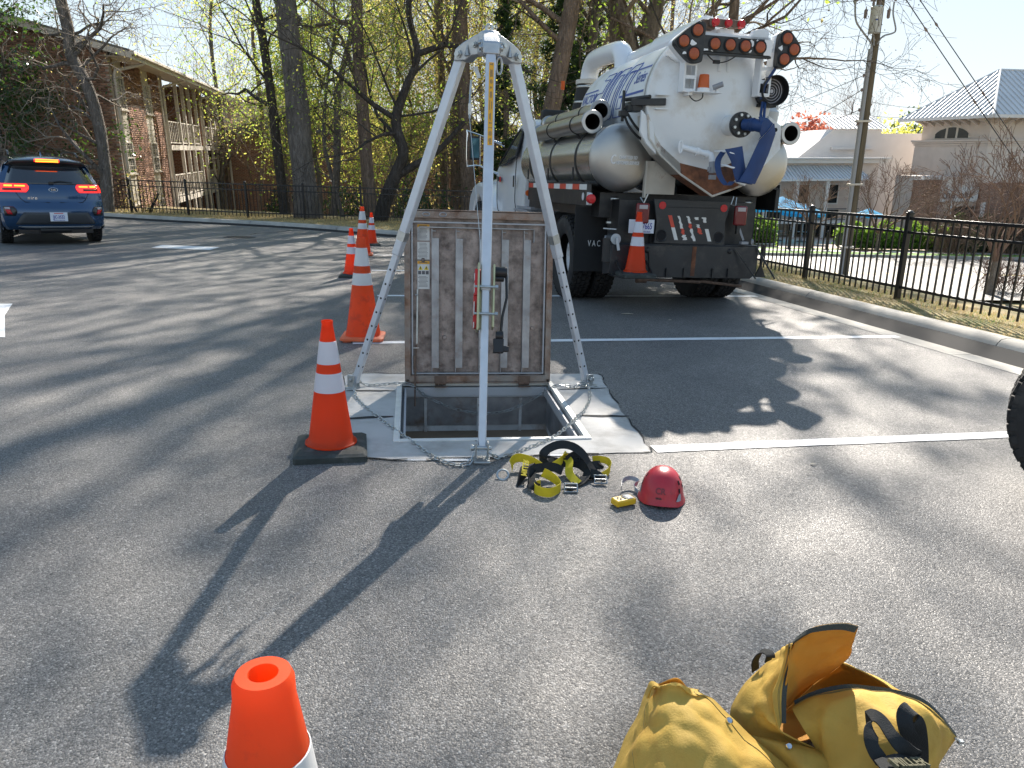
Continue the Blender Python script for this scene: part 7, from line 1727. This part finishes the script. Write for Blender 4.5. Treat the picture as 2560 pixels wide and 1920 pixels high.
MB().box((-.05, -.15, 10.35), (2.3, .10, .12)).build('cross_arm', 'pole_wood', pole)
for x in (-.95, -.42, .42):
    m = MB().cyl((x, -.2, 9.98), (x + .10, -.22, 10.15), .05, 8).cyl((x + .12, -.2, 10.0), (x + .12, -.2, 10.3), .03, 8).cyl((x - .04, -.2, 10.0), (x - .04, -.2, 10.3), .022, 8); m.build('fuse_cutout', 'insulator', pole)
m = MB().tube(catmull([(-.98, -.2, 9.95), (-.97, -.2, 9.72), (-.86, -.18, 9.30), (-.55, -.15, 8.95), (-.18, -.12, 8.55), (-.12, -.12, 8.1)], 5), .035, 8).tube(catmull([(.40, -.2, 9.95), (.42, -.2, 9.55), (.60, -.18, 9.05), (.52, -.16, 8.92), (.20, -.12, 8.82), (.02, -.12, 8.55)], 5), .030, 8).tube(catmull([(-.22, -.3, 9.2), (-.18, -.2, 8.9), (-.10, -.16, 8.5)], 4), .025, 8).lathe([(.03, 9.86), (.07, 9.95), (.05, 10.08)], 10, o=(-1.0, -.2, 0)); m.build('cable_riser', 'conduit_grey', pole)
m = MB().tube(catmull([(-.5, -.2, 9.7), (-.72, -.2, 8.8), (-.72, -.2, 7.7), (-.45, -.2, 6.9)], 6), .010, 5).tube(catmull([(-.3, -.2, 9.2), (-.5, -.2, 8.2), (-.62, -.2, 7.3)], 6), .010, 5); m.build('drop_wire', 'wire_black', pole)
m = MB()
for z in (7.5, 7.0, 6.3, 5.8): m.lathe([(.01, z - .08), (.05, z), (.02, z + .06)], 8, o=(-.32, -.15, 0))
m.build('wire_clamp', 'insulator', pole)
PBg = PB + TILT @ Vector((0, 0, 7.4))
def wire(a, b, sag, r, label, fit=()):
    a, b = Vector(a), Vector(b); n = 24
    P = [a.lerp(b, i / n) - Vector((0, 0, sag * 4 * (i / n) * (1 - i / n))) for i in range(n + 1)]
    o = thing('overhead_wire', label, 'wire', a, 0, 'overhead wires'); MB().tube([p - a for p in P], r, 5).build('cable', 'wire_black', o)
    for f in fit:
        p = P[int(f * n)] - a; d = (P[int(f * n) + 1] - P[int(f * n)]).normalized(); MB().tube([p - d * .14, p, p + d * .14], [.015, .05, .015], 8).build('strain_insulator', 'insulator', o)
    return o
wire((12.6, 30, 9.9), (23.6, 30, -1.7), .12, .019, 'left of two guy wires slanting down before the stucco building', (.24, .42))
wire((14.4, 32, 10.0), (25.6, 32, -1.7), .10, .019, 'right of two guy wires slanting down before the stucco building', (.20, .40))
wire(PB + TILT @ Vector((-.3, -.1, 7.5)), (21.2, 75, 8.3), .3, .013, 'upper service wire running left from the pole clamps')
wire(PB + TILT @ Vector((-.3, -.1, 7.0)), (18.2, 62, 5.6), .5, .013, 'middle service wire running left from the pole clamps')
wire(PB + TILT @ Vector((-.3, -.1, 6.3)), (17.8, 62, 5.0), .3, .013, 'lowest service wire running left from the pole clamps')
wire((19.2, 56, 9.4), (33.5, 66, 8.6), .5, .014, 'higher wire crossing the sky behind the pole')
wire((19.4, 58, 8.7), (31, 64, 7.6), .5, .014, 'lower wire crossing the sky behind the pole')

# ---------------------------------------------------------------- trees
def frustums(segs, n):
    P0 = np.array([s[0] for s in segs]); P1 = np.array([s[1] for s in segs]); R0 = np.array([s[2] for s in segs]); R1 = np.array([s[3] for s in segs])
    d = P1 - P0; d /= np.linalg.norm(d, axis=1)[:, None] + 1e-9; u = np.where(np.abs(d[:, 2:3]) < .9, [[0, 0, 1.]], [[1., 0, 0]]); x = np.cross(d, u); x /= np.linalg.norm(x, axis=1)[:, None]; y = np.cross(d, x)
    t = np.arange(n) * 2 * PI / n; ring = x[:, None] * np.cos(t)[None, :, None] + y[:, None] * np.sin(t)[None, :, None]
    V = np.concatenate([P0[:, None] + ring * R0[:, None, None], P1[:, None] + ring * R1[:, None, None]], 1)
    F = np.array([(k, (k + 1) % n, n + (k + 1) % n, n + k) for k in range(n)]); return V, F
def rdir(r, d, spread):
    v = Vector((r.gauss(0, 1), r.gauss(0, 1), r.gauss(0, 1))); v = (v - d * v.dot(d)).normalized(); return (d * math.cos(spread) + v * math.sin(spread)).normalized()
def grow_tree(seed, trunk, r0, r1, limbs, depth, first=.3, limb_len=3.5, up=.12, wander=.22, ratio=.62, kids=(3, 5), ang=(.6, 1.1), droop=0.0, taper=.35, explicit=()):
    """trunk: list of points (local). Returns trunk tube points, limb segments, twig segments and leaf anchor points."""
    r = random.Random(seed); T = catmull([Vector(p) for p in trunk], 6); N = len(T); TR_ = [r0 + (r1 - r0) * (i / (N - 1)) ** .8 for i in range(N)]; 
    if N > 4: TR_[0] *= 1.35; TR_[1] *= 1.12
    limbs_, twigs, tips = [], [], []
    def branch(p, d, L, rad, lv):
        k = 4 if lv < depth else 3; pts = [p]; dd = d
        for i in range(k):
            dd = (dd + Vector((r.gauss(0, wander), r.gauss(0, wander), r.gauss(0, wander) + up - droop * lv))).normalized(); pts.append(pts[-1] + dd * L / k)
        for i in range(k):
            a, b = rad * (1 - (1 - taper) * i / k), rad * (1 - (1 - taper) * (i + 1) / k); (limbs_ if lv <= 1 else twigs).append((pts[i], pts[i + 1], a, b))
        if lv >= depth: tips.extend([(pts[-1], dd), (pts[-2], dd)]); return
        nk = r.randint(*kids)
        for j in range(nk):
            t = .3 + .7 * (j + r.random()) / nk; i = min(k - 1, int(t * k)); q = pts[i].lerp(pts[i + 1], t * k - i); e = rdir(r, (pts[i + 1] - pts[i]).normalized(), r.uniform(*ang)); branch(q, e, L * ratio * r.uniform(.7, 1.2), rad * (1 - (1 - taper) * t) * .6, lv + 1)
        branch(pts[-1], dd, L * ratio, rad * taper, lv + 1)
    H = T[-1].z - T[0].z
    for j in range(limbs):
        t = first + (1 - first) * (j + r.random() * .9) / limbs; i = min(N - 2, int(t * (N - 1))); q = T[i].lerp(T[i + 1], t * (N - 1) - i); d = (T[i + 1] - T[i]).normalized(); branch(q, rdir(r, d, r.uniform(.75, 1.25)), limb_len * r.uniform(.6, 1.2) * (1.15 - .5 * t), max(.03, TR_[i] * r.uniform(.28, .5)), 1)
    for (p, d, L, rad) in explicit: branch(Vector(p), Vector(d).normalized(), L, rad, 1)
    branch(T[-1], (T[-1] - T[-2]).normalized(), limb_len * .7, r1, 1)
    return T, TR_, limbs_, twigs, tips
def make_tree(label, loc, spec, bark, twigm, leafm=None, nleaf=0, ls=.05, spread=.25, cat='tree', name='tree', extra=None, twig_min=.006, zmin=-9, group=None, canopy=0, rough_=.12, flat_=0.0):
    t = thing(name, label, cat, loc, 0, group)
    T, TR_, L1, tw, tips = spec
    # knobbly trunk tube
    m = MB(); n = 14; V = []
    for i, p in enumerate(T):
        d = (T[min(i + 1, len(T) - 1)] - T[max(i - 1, 0)]).normalized(); x = d.cross(Vector((0, 1, .01))).normalized(); y = d.cross(x)
        V.append([p + (x * math.cos(2 * PI * k / n) + y * math.sin(2 * PI * k / n)) * TR_[i] * (1 + rough_ * mnoise.noise(Vector((math.cos(2 * PI * k / n) * 1.7 + p.x, math.sin(2 * PI * k / n) * 1.7 + p.y, p.z * .7)))) for k in list(range(n)) + [0]])
    m.grid(V)
    for q in (extra or []): m.tube(catmull([Vector(a) for a in q[0]], 6), [q[1] + (q[2] - q[1]) * i / (6 * (len(q[0]) - 1)) for i in range(6 * (len(q[0]) - 1) + 1)], 10)
    tk = m.build('trunk', bark, t, angle=80, fix=False)
    if L1: V, F = frustums(L1, 7); quads_mesh('limbs', V, 14, bark, t, F, smooth=True)['kind'] = 'stuff'
    if tw:
        tw = [(a, b, max(c, twig_min), max(d, twig_min * .8)) for a, b, c, d in tw]; V, F = frustums(tw, 4); quads_mesh('twigs', V, 8, twigm, t, F, smooth=True)['kind'] = 'stuff'
    if leafm and nleaf and tips:
        lm = leafm if isinstance(leafm, list) else [leafm]; P = np.array([p for p, _ in tips if p.z > zmin]); 
        for q, mm in enumerate(lm):
            k = int(nleaf * 1.5) // len(lm); c = P[rng.integers(0, len(P), k)] + rng.normal(0, spread, (k, 3)); leaves('foliage', c, ls * .72, mm, t, flat_)
    if canopy:
        P = np.array([p for p, _ in tips if p.z > 9.5]); cl = P[rng.integers(0, len(P), 160)]; leaves('canopy', cl[rng.integers(0, 160, canopy)] + rng.normal(0, .42, (canopy, 3)), .11, 'leaf_green', t)  # unseen leaf clusters above the frame, added to dapple the ground with shade
    return t
def pl_(base, top, H, lean_px=(0, 0), kink=.25, seed=0, k=5):
    """trunk through base, then towards the direction base->top, continued to height H, with slight kinks"""
    r = random.Random(seed); b = Vector(base); d = (Vector(top) - b).normalized(); out = []
    for i in range(k + 1):
        t = i / k; out.append(d * (H * t / max(.3, d.z)) + Vector((r.gauss(0, kink), r.gauss(0, kink), 0)) * (0 if i == 0 else t ** .5))
    return out
YG = ['leaf_yellow', 'leaf_green']
# the thick furrowed trunk
b = (-6.85, 24.75, -.1)
make_tree('thickest tree with a broad furrowed grey trunk just behind the back fence', b, grow_tree(1, pl_(b, (-7.15, 24.6, 6.5), 17, kink=.10, seed=1), .40, .20, 11, 4, .40, 5.0, up=.08, kids=(2, 4)), 'bark_grey', 'twig', YG, 4200, .06, .35, rough_=.22, zmin=7.5,
          extra=[([(-.05, 0, 6.1), (-.9, -.1, 6.9), (-2.2, -.2, 7.3)], .17, .08), ([(.42, -.1, 2.9), (.55, -.12, 2.95)], .06, .05)])
b = (-8.35, 27.4, -.7)
make_tree('dark slender tree left of the thick furrowed trunk', b, grow_tree(2, pl_(b, (-8.95, 27.2, 7), 15, kink=.22, seed=2), .20, .09, 16, 4, .22, 4.0, up=.03, kids=(2, 4), droop=.02), 'bark_dark', 'twig_dark', YG, 4500, .06, .35, zmin=3)
b = (-5.02, 26.2, -.4)
make_tree('straight brown tree right of the thick trunk, second from it', b, grow_tree(3, pl_(b, (-5.4, 26.1, 7), 16, kink=.12, seed=3), .24, .13, 12, 4, .3, 4.0, kids=(2, 4)), 'bark_brown', 'twig', YG, 4000, .06, .35, zmin=4)
b = (-4.42, 24.2, -.1)
make_tree('crooked dark tree forking low above the fence', b, grow_tree(4, [(0, 0, 0), (.18, 0, .8), (.58, -.05, 1.75), (.80, -.1, 2.35), (.62, -.1, 3.0), (.62, -.1, 3.5), (.92, -.1, 4.3), (1.25, -.1, 5.2), (1.0, -.1, 6.6), (1.5, 0, 9)], .25, .07, 9, 4, .35, 3.2, up=.05, kids=(2, 4), explicit=[((1.25, -.1, 5.2), (1.4, 0, 1), 3.5, .10), ((.62, -.1, 3.3), (-1.2, .1, .7), 3.5, .09)]), 'bark_dark', 'twig_dark', YG, 3000, .055, .35, zmin=3,
          extra=[([(.50, 0, 1.6), (1.1, -.05, 1.95), (1.9, -.1, 2.45), (2.7, -.1, 3.3)], .14, .07)])
b = (-9.4 + 2.3, 28.8, -.8)
make_tree('thin dark tree hidden close behind the thick trunk', b, grow_tree(5, pl_(b, (-6.2, 28.5, 7), 13, kink=.3, seed=5), .16, .07, 12, 4, .25, 3.4, kids=(2, 4)), 'bark_grey', 'twig', YG, 4200, .06, .4)
b = (-6.0, 26.8, -.6)
make_tree('thin leaning sapling with forked bare stems right of the thick trunk', b, grow_tree(6, [(0, 0, 0), (-.4, 0, 1.6), (-.75, 0, 3.2), (-.6, 0, 5), (-.2, 0, 7)], .09, .04, 9, 3, .25, 2.8, kids=(2, 4)), 'bark_grey', 'twig', YG, 1800, .05, .35)
b = (-2.6, 32.5, -1.6)
make_tree('tall brown pine trunk framed left of the tripod leg', b, grow_tree(7, pl_(b, (-2.6, 32.2, 8), 19, kink=.12, seed=7), .30, .16, 12, 4, .35, 4.2, kids=(2, 4)), 'bark_brown', 'twig', ['leaf_gold', 'leaf_yellow'], 5200, .07, .45)
b = (-1.85, 29.5, -1.2)
make_tree('brown trunk with peeling bark beside the truck mirror', b, grow_tree(8, pl_(b, (-2.35, 29.2, 8), 18, kink=.10, seed=8), .30, .17, 11, 4, .4, 4.4, kids=(2, 4)), 'bark_brown', 'twig', ['leaf_gold', 'leaf_green'], 4200, .06, .4)
b = (-3.3, 34, -1.8)
make_tree('slim straight trunk between the forked tree and the tripod', b, grow_tree(9, pl_(b, (-3.6, 34, 8), 17, kink=.15, seed=9), .20, .11, 12, 4, .3, 3.6, kids=(2, 4)), 'bark_brown', 'twig', ['leaf_yellow', 'leaf_gold'], 5200, .07, .45)
b = (.35, 27.2, -.6)
make_tree('stout leaning brown trunk behind the truck cab', b, grow_tree(10, pl_(b, (1.55, 26.9, 7.2), 17, kink=.06, seed=10), .36, .20, 14, 4, .36, 5.0, kids=(3, 4)), 'bark_brown', 'twig', ['leaf_green', 'leaf_gold'], 3000, .10, .5)
b = (4.15, 28.5, -1.0)
make_tree('big pale oak whose trunk splits in two behind the tank', b, grow_tree(11, [(0, 0, 0), (.1, 0, 3), (.05, 0, 5.6), (.25, 0, 7.0), (.55, 0, 9.5), (.5, 0, 13.5)], .48, .20, 13, 5, .40, 5.6, up=.05, kids=(2, 3), explicit=[((.1, 0, 6.0), (-.8, 0, 1), 6.0, .26)]), 'bark_pale', 'twig', 'bud_brown', 2500, .05, .3, zmin=8, canopy=2500,
          extra=[([(.05, 0, 5.2), (-.45, 0, 6.5), (-.9, 0, 7.6), (-1.2, 0, 9.6)], .30, .16)])
b = (7.05, 27.5, -1.0)
make_tree('bare oak behind the arrow board with long twigs reaching right', b, grow_tree(12, [(0, 0, 0), (.0, 0, 4), (.05, 0, 8), (-.1, 0, 12), (.2, 0, 17)], .30, .08, 16, 5, .42, 4.6, up=.02, kids=(2, 3), explicit=[((0, 0, 6.4), (1, -.1, .35), 3.6, .075), ((0, 0, 7.0), (1, .2, .0), 3.5, .06), ((0, 0, 7.3), (.9, -.5, .15), 3.8, .07), ((.02, 0, 6.0), (-1, -.2, .55), 4.6, .12), ((0, 0, 7.8), (1, .1, .5), 3.8, .07), ((.05, 0, 6.9), (.8, -.8, .3), 3.4, .06)]), 'bark_brown', 'twig_dark', 'bud_brown', 6000, .035, .2, canopy=5500)
b = (2.4, 31.5, -1.4)
make_tree('bare slim trunk between the leaning trunk and the split oak', b, grow_tree(13, pl_(b, (2.7, 31.2, 8), 20, kink=.2, seed=13), .24, .12, 16, 4, .30, 4.8, kids=(3, 4)), 'bark_grey', 'twig', 'leaf_green', 5000, .11, .5)
b = (-13.15, 24.3, -.1)
make_tree('leaning vine covered trunk in front of the brick end wall', b, grow_tree(14, [(0, 0, 0), (.05, 0, 1.4), (.02, 0, 2.8), (-.22, 0, 4.0), (-.62, 0, 4.9), (-.62, 0, 5.6), (-.8, 0, 7.2), (-.6, 0, 10)], .18, .16, 14, 4, .12, 2.4, up=-.01, kids=(2, 4), wander=.35, explicit=[((-.3, 0, 4.2), (1, 0, .5), 2.2, .06), ((-.55, 0, 4.8), (1, -.1, .9), 2.6, .07), ((.03, 0, 1.6), (-1, -.2, .2), 2.6, .08)]), 'bark_grey', 'twig', ['leaf_gold'], 900, .03, .3)
# magnolia at the left edge
b = (-16.4, 24.3, -.2)
mg = grow_tree(15, [(0, 0, 0), (.05, 0, 2), (-.1, 0, 4.5), (0, 0, 8)], .18, .08, 26, 3, .10, 2.3, up=.02, kids=(3, 4), wander=.3)
make_tree('dark glossy leaved magnolia at the left edge before the brick wall', b, mg, 'bark_grey', 'twig', 'magnolia_leaf', 6500, .09, .17)
b = (-18.3, 24.6, -.2)
make_tree('second magnolia cut off by the left edge of the picture', b, grow_tree(16, [(0, 0, 0), (0, 0, 3), (.1, 0, 6), (0, 0, 9)], .18, .08, 20, 3, .15, 2.4, kids=(3, 4)), 'bark_grey', 'twig', 'magnolia_leaf', 4500, .085, .18)
# dark evergreens
def conifer(label, loc, H, R, n, seed, bare=.2):
    t = thing('evergreen_tree', label, 'tree', loc); r = random.Random(seed); segs = []; C = []
    MB().tube([(0, 0, 0), (.05, 0, H * .5), (0, 0, H)], [H * .017, H * .012, .02], 9).build('trunk', 'bark_brown', t)
    for k in range(n):
        z = H * (bare + (1 - bare) * (k + r.random()) / n); a = r.uniform(0, 2 * PI); L = R * (1.12 - z / H) ** .75 * r.uniform(.55, 1.1); d = Vector((math.cos(a), math.sin(a), r.uniform(-.15, .25))); p = Vector((0, 0, z)); q = p + d * L + Vector((0, 0, -.10 * L))
        segs.append((p, q, .035, .012)); m_ = int(26 * L / R) + 8
        for _ in range(m_): s = r.random() ** .6; c = p.lerp(q, s); C += [c + Vector((r.gauss(0, .20 * L * .5), r.gauss(0, .20 * L * .5), r.gauss(0, .12))) for _ in range(6)]
    V, F = frustums(segs, 5); quads_mesh('branches', V, 10, 'bark_dark', t, F, smooth=True)['kind'] = 'stuff'; leaves('foliage', np.array(C), .13, 'pine_needle', t, .2, .22); return t
conifer('dark evergreen directly behind the truck cab and hose', (1.6, 30.5, -1.4), 11.0, 2.2, 70, 1, .12)
conifer('dark evergreen seen through the tripod behind the mirror', (-.6, 30.5, -1.4), 10.0, 1.9, 60, 2, .15)
conifer('dark evergreen left of the split oak behind the elbow pipe', (2.7, 33.5, -1.6), 12.0, 2.2, 60, 3, .2)
# leafy young trees of the middle distance
k = 0
for (x, y, z, H, r0, lm, nl, seed, lab) in (
    (-13.5, 40, -2.6, 14, .16, ['leaf_yellow', 'leaf_green'], 2400, 21, 'pale green tree rising over the apartment roof ridge'),
    (-8.6, 44, -2.6, 11, .14, ['leaf_yellow', 'leaf_yellow'], 4500, 22, 'yellow green tree over the plain brick house'),
    (-9.9, 33, -1.6, 8.0, .12, ['leaf_yellow', 'leaf_green'], 5200, 23, 'bright yellow leaved young tree at the end of the balconies'),
    (-6.5, 38, -2.4, 13, .16, ['leaf_yellow', 'leaf_gold'], 6000, 24, 'golden leaved tree behind the straight brown tree'),
    (-3.9, 40, -2.6, 14, .17, ['leaf_yellow', 'leaf_gold'], 6500, 25, 'golden tree in the gap beside the forked dark tree'),
    (-1.2, 39, -2.6, 15, .17, ['leaf_yellow', 'leaf_gold'], 6500, 26, 'golden tree showing left of the tripod head'),
    (.6, 44, -2.6, 16, .20, ['leaf_yellow', 'leaf_green'], 6500, 27, 'yellow green tree showing behind the tripod head'),
    (-17.5, 45, -2.6, 15, .18, ['leaf_green', 'leaf_gold'], 3600, 28, 'thin leaved tall tree behind the apartment roof at upper left'),
    (4.0, 42, -2.6, 15, .18, ['leaf_green', 'leaf_gold'], 2200, 29, 'thin leaved tree behind the split oak'),
    (-8.9, 33.5, -2.0, 9, .12, ['leaf_green', 'leaf_yellow'], 5200, 30, 'low green leaved tree before the plain brick house'),
    (-4.6, 30.5, -1.4, 6.5, .10, ['leaf_green', 'leaf_gold'], 3600, 31, 'small green understorey tree behind the forked dark tree')):
    make_tree(lab, (x, y, z), grow_tree(seed, pl_((0, 0, 0), (.2, 0, 9), H, kink=.3, seed=seed), r0, r0 * .4, 15, 4, .22, H * .24, kids=(2, 4)), 'bark_brown' if seed % 2 else 'bark_grey', 'twig', lm, nl, .085, .45)
# far wood of bare trunks closing the view
wood = None
wl = ['slim bare tree far back between the brick house and the forked tree', 'far bare tree just left of the tripod left leg', 'far bare tree seen inside the tripod legs', 'far bare tree left of the evergreen by the mirror', 'far bare tree right of the tripod front leg', 'far bare tree above the truck cab roof', 'far bare tree behind the elbow pipe', 'far bare tree left of the split oak trunk', 'far bare tree right of the split oak trunk', 'far bare tree behind the amber arrow board', 'far bare tree over the plain brick house roof', 'far bare tree at the right end of the plain brick house']
for k, (x, y) in enumerate(((-7.4, 46), (-4.9, 44), (-2.2, 47), (-.9, 42), (1.4, 48), (2.6, 43), (4.2, 50), (5.2, 44), (7.2, 47), (9.2, 52), (-10.5, 52), (-5.6, 55))):
    if wood is None: wood = o = make_tree(wl[0], (x, y, -2.6), grow_tree(51, pl_((0, 0, 0), (.1, 0, 9), 18, kink=.25, seed=5), .20, .10, 16, 4, .2, 4.2, kids=(2, 4)), 'bark_brown', 'twig', 'leaf_gold', 1500, .07, .4, group='far bare trees of the wood')
    else: dup(wood, (x, y, -2.6), k * 1.31, wl[k], scale=1 + .12 * math.sin(k * 2.1))
# brush: undergrowth seen through the fence, and the far wood as one mass
P = np.stack([rng.uniform(-6, 3, 2600), rng.uniform(27, 42, 2600), np.zeros(2600)], 1); S = []
for p in P:
    d = Vector((rng.normal(0, .5), rng.normal(0, .5), 1)).normalized(); a = Vector(p) + Vector((0, 0, -2.4)); b_ = a + d * rng.uniform(.8, 3.2); S.append((a, b_, .010, .005))
    for _ in range(2): c = a.lerp(b_, rng.uniform(.3, .9)); S.append((c, c + rdir(rnd, d, .8) * rng.uniform(.4, 1.2), .007, .004))
V, F = frustums(S, 3); o = quads_mesh('undergrowth', V, 6, 'twig', None, F); o['kind'] = 'stuff'
n = 20000; C = np.stack([rng.uniform(-70, 30, n), rng.uniform(85, 120, n), 0 * np.arange(n)], 1); C[:, 2] = -3 + rng.random(n) ** 1.3 * (5.5 + 2.5 * np.sin(C[:, 0] * .25) + 1.5 * np.sin(C[:, 0] * .9)); leaves('far_wood', C, .38, 'leaf_gold', None)['kind'] = 'stuff'
n = 5000; C = np.stack([rng.uniform(-7, 3, n), rng.uniform(30, 44, n), -2.4 + rng.random(n) ** 2 * 3.4], 1); leaves('understorey', C, .09, 'leaf_gold', None)['kind'] = 'stuff'
# shrubs and vines at the houses
def bush(label, loc, r, h, n, mname, s=.07, name='shrub'):
    t = thing(name, label, 'shrub', loc); a = rng.uniform(0, 2 * PI, n); ph = np.arccos(rng.uniform(0, 1, n)); rr = 1 - .5 * rng.random(n) ** 2; q = 1 + .2 * np.sin(3 * a + 1) + .15 * np.cos(5 * a)
    leaves('foliage', np.stack([r * rr * q * np.sin(ph) * np.cos(a), r * rr * q * np.sin(ph) * np.sin(a), h * rr * np.cos(ph) * q], 1), s, mname, t); S = [(Vector((0, 0, -.1)), Vector((r * .6 * math.cos(k), r * .6 * math.sin(k), h * .6)), .03, .01) for k in range(8)]; V, F = frustums(S, 5); quads_mesh('stems', V, 10, 'bark_dark', t, F)['kind'] = 'stuff'; return t
bush('dark rounded shrub at the foot of the plain brick house', (-12.6, 41, -2.9), 1.5, 3.2, 3500, 'shrub_dark', .09)
bush('dark shrub behind the fence right of the thick trunk', (-6.6, 29.5, -1.6), 1.3, 2.6, 2600, 'shrub_dark')
bush('dark evergreen shrub under the forked tree', (-3.6, 28.0, -1.2), 1.2, 2.4, 2600, 'shrub_dark')
bush('bare brown shrub with a few leaves by the vine covered trunk', (-12.3, 24.9, -.2), .9, 1.6, 500, 'leaf_gold', .04)
# bare crape myrtles across the street
def crape(label, loc, H, W, seed, nst=6, depth=5):
    r = random.Random(seed); segs = []
    def br(p, d, L, rad, lv):
        k = 3; pts = [p]; dd = d
        for i in range(k): dd = (dd + Vector((r.gauss(0, .13), r.gauss(0, .13), r.gauss(0, .10) + .05))).normalized(); pts.append(pts[-1] + dd * L / k)
        for i in range(k): segs.append((pts[i], pts[i + 1], max(.008, rad * (1 - .45 * i / k)), max(.007, rad * (1 - .45 * (i + 1) / k))))
        if lv >= depth: return
        for j in range(r.randint(2, 3)): br(pts[-1] if j else pts[2], rdir(r, dd, r.uniform(.25, .7)), L * r.uniform(.6, .85), rad * .55, lv + 1)
    t = thing('crape_myrtle', label, 'tree', loc, 0, 'bare crape myrtles along the street')
    MB().tube([(0, 0, -.2), (.02, 0, .5), (0, 0, 1.1)], [.16, .12, .10], 10).build('trunk', 'bark_pale', t)
    for j in range(nst): a = 2 * PI * j / nst + r.uniform(-.3, .3); br(Vector((0, 0, 1.0)), Vector((math.cos(a) * W, math.sin(a) * W, 1)).normalized(), H * .27, .055, 0)
    V, F = frustums(segs, 4); quads_mesh('branches', V, 8, 'twig_red', t, F, smooth=True)['kind'] = 'stuff'; return t
crape('bare crape myrtle across the street just right of the utility pole', (20.8, 43.5, SZ + .1), 5.6, .75, 1, 8)
crape('large bare crape myrtle before the sign at the right', (16.6, 26.0, SZ + .1), 5.6, .55, 2, 7)
crape('bare crape myrtle left of the sign, behind the long hedge', (24.6, 44.2, SZ + .1), 5.2, .7, 3, 8)
crape('bare crape myrtle at the right edge by the stucco wall', (31.8, 46.0, SZ + .1), 6.4, .7, 4, 8)
crape('bare crape myrtle left of the utility pole before the awning', (17.4, 44.5, SZ + .1), 4.4, .8, 5, 7)
def brush(label, loc, r_, h, n, seed):
    t = thing('bare_shrub', label, 'shrub', loc, 0, 'bare brush along the street'); r = random.Random(seed); S = []
    for _ in range(n):
        a = r.uniform(0, 2 * PI); p = Vector((r.gauss(0, r_ * .4), r.gauss(0, r_ * .4), 0)); d = Vector((math.cos(a) * .6, math.sin(a) * .6, 1)).normalized(); q = p
        for k in range(4):
            e = q + d * h / 4 * r.uniform(.7, 1.2); S.append((q, e, .012, .010)); 
            for _ in range(2): S.append((e, e + rdir(r, d, r.uniform(.4, 1.0)) * h * .22 * r.uniform(.5, 1.4), .008, .006))
            q = e; d = (d + Vector((r.gauss(0, .3), r.gauss(0, .3), r.gauss(0, .15)))).normalized()
    V, F = frustums(S, 3); quads_mesh('branches', V, 6, 'twig_red', t, F)['kind'] = 'stuff'; return t
brush('tangled bare shrub before the sign, left of the large bare tree', (25.2, 43.4, SZ + .2), 1.4, 2.6, 130, 1)
brush('tangled bare shrub behind the large bare tree at the right', (29.0, 44.6, SZ + .2), 1.6, 2.9, 150, 2)
brush('tangled bare shrub at the far right edge behind the fence', (32.5, 45.4, SZ + .2), 1.5, 2.7, 130, 3)
brush('low tangled bare shrub at the foot of the large bare tree', (17.6, 27.0, SZ + .1), .9, 1.2, 70, 4)
# far trees on the skyline at the right
for (x, y, z, r_, h, m_, n_, lab) in ((30.5, 82, 4.0, 3.4, 4.6, 'red_bud', 3000, 'rounded tree in red bud on the skyline left of the pole'), (45.0, 92, 3.6, 4.5, 6.2, 'leaf_yellow', 2600, 'light green tree on the skyline right of the pole'), (26.5, 86, 3.0, 2.2, 3.8, 'pine_needle', 1500, 'dark small tree left of the red budded tree'), (49, 95, 3, 4.0, 7.6, 'pine_needle', 2600, 'dark pine clump behind the roof eave at the right'), (24, 84, 2, 2.5, 2.6, 'leaf_yellow', 1500, 'low yellow green tree behind the steel tube'), (33, 90, 2, 3.0, 5.0, 'bud_brown', 1100, 'brown budding tree right of the red one')):
    bush(lab, (x, y, z), r_, h, n_, m_, .26, 'skyline_tree')['category'] = 'tree'
for k, (x, y, lab) in enumerate(((34.5, 84, 'bare skyline tree just left of the utility pole'), (38.5, 88, 'bare skyline tree just right of the utility pole'))):
    make_tree(lab, (x, y, 0), grow_tree(70 + k, pl_((0, 0, 0), (.1, 0, 9), 9, kink=.3, seed=k), .22, .1, 14, 4, .35, 3.4, kids=(2, 4)), 'bark_grey', 'twig', 'bud_brown', 500, .08, .4)
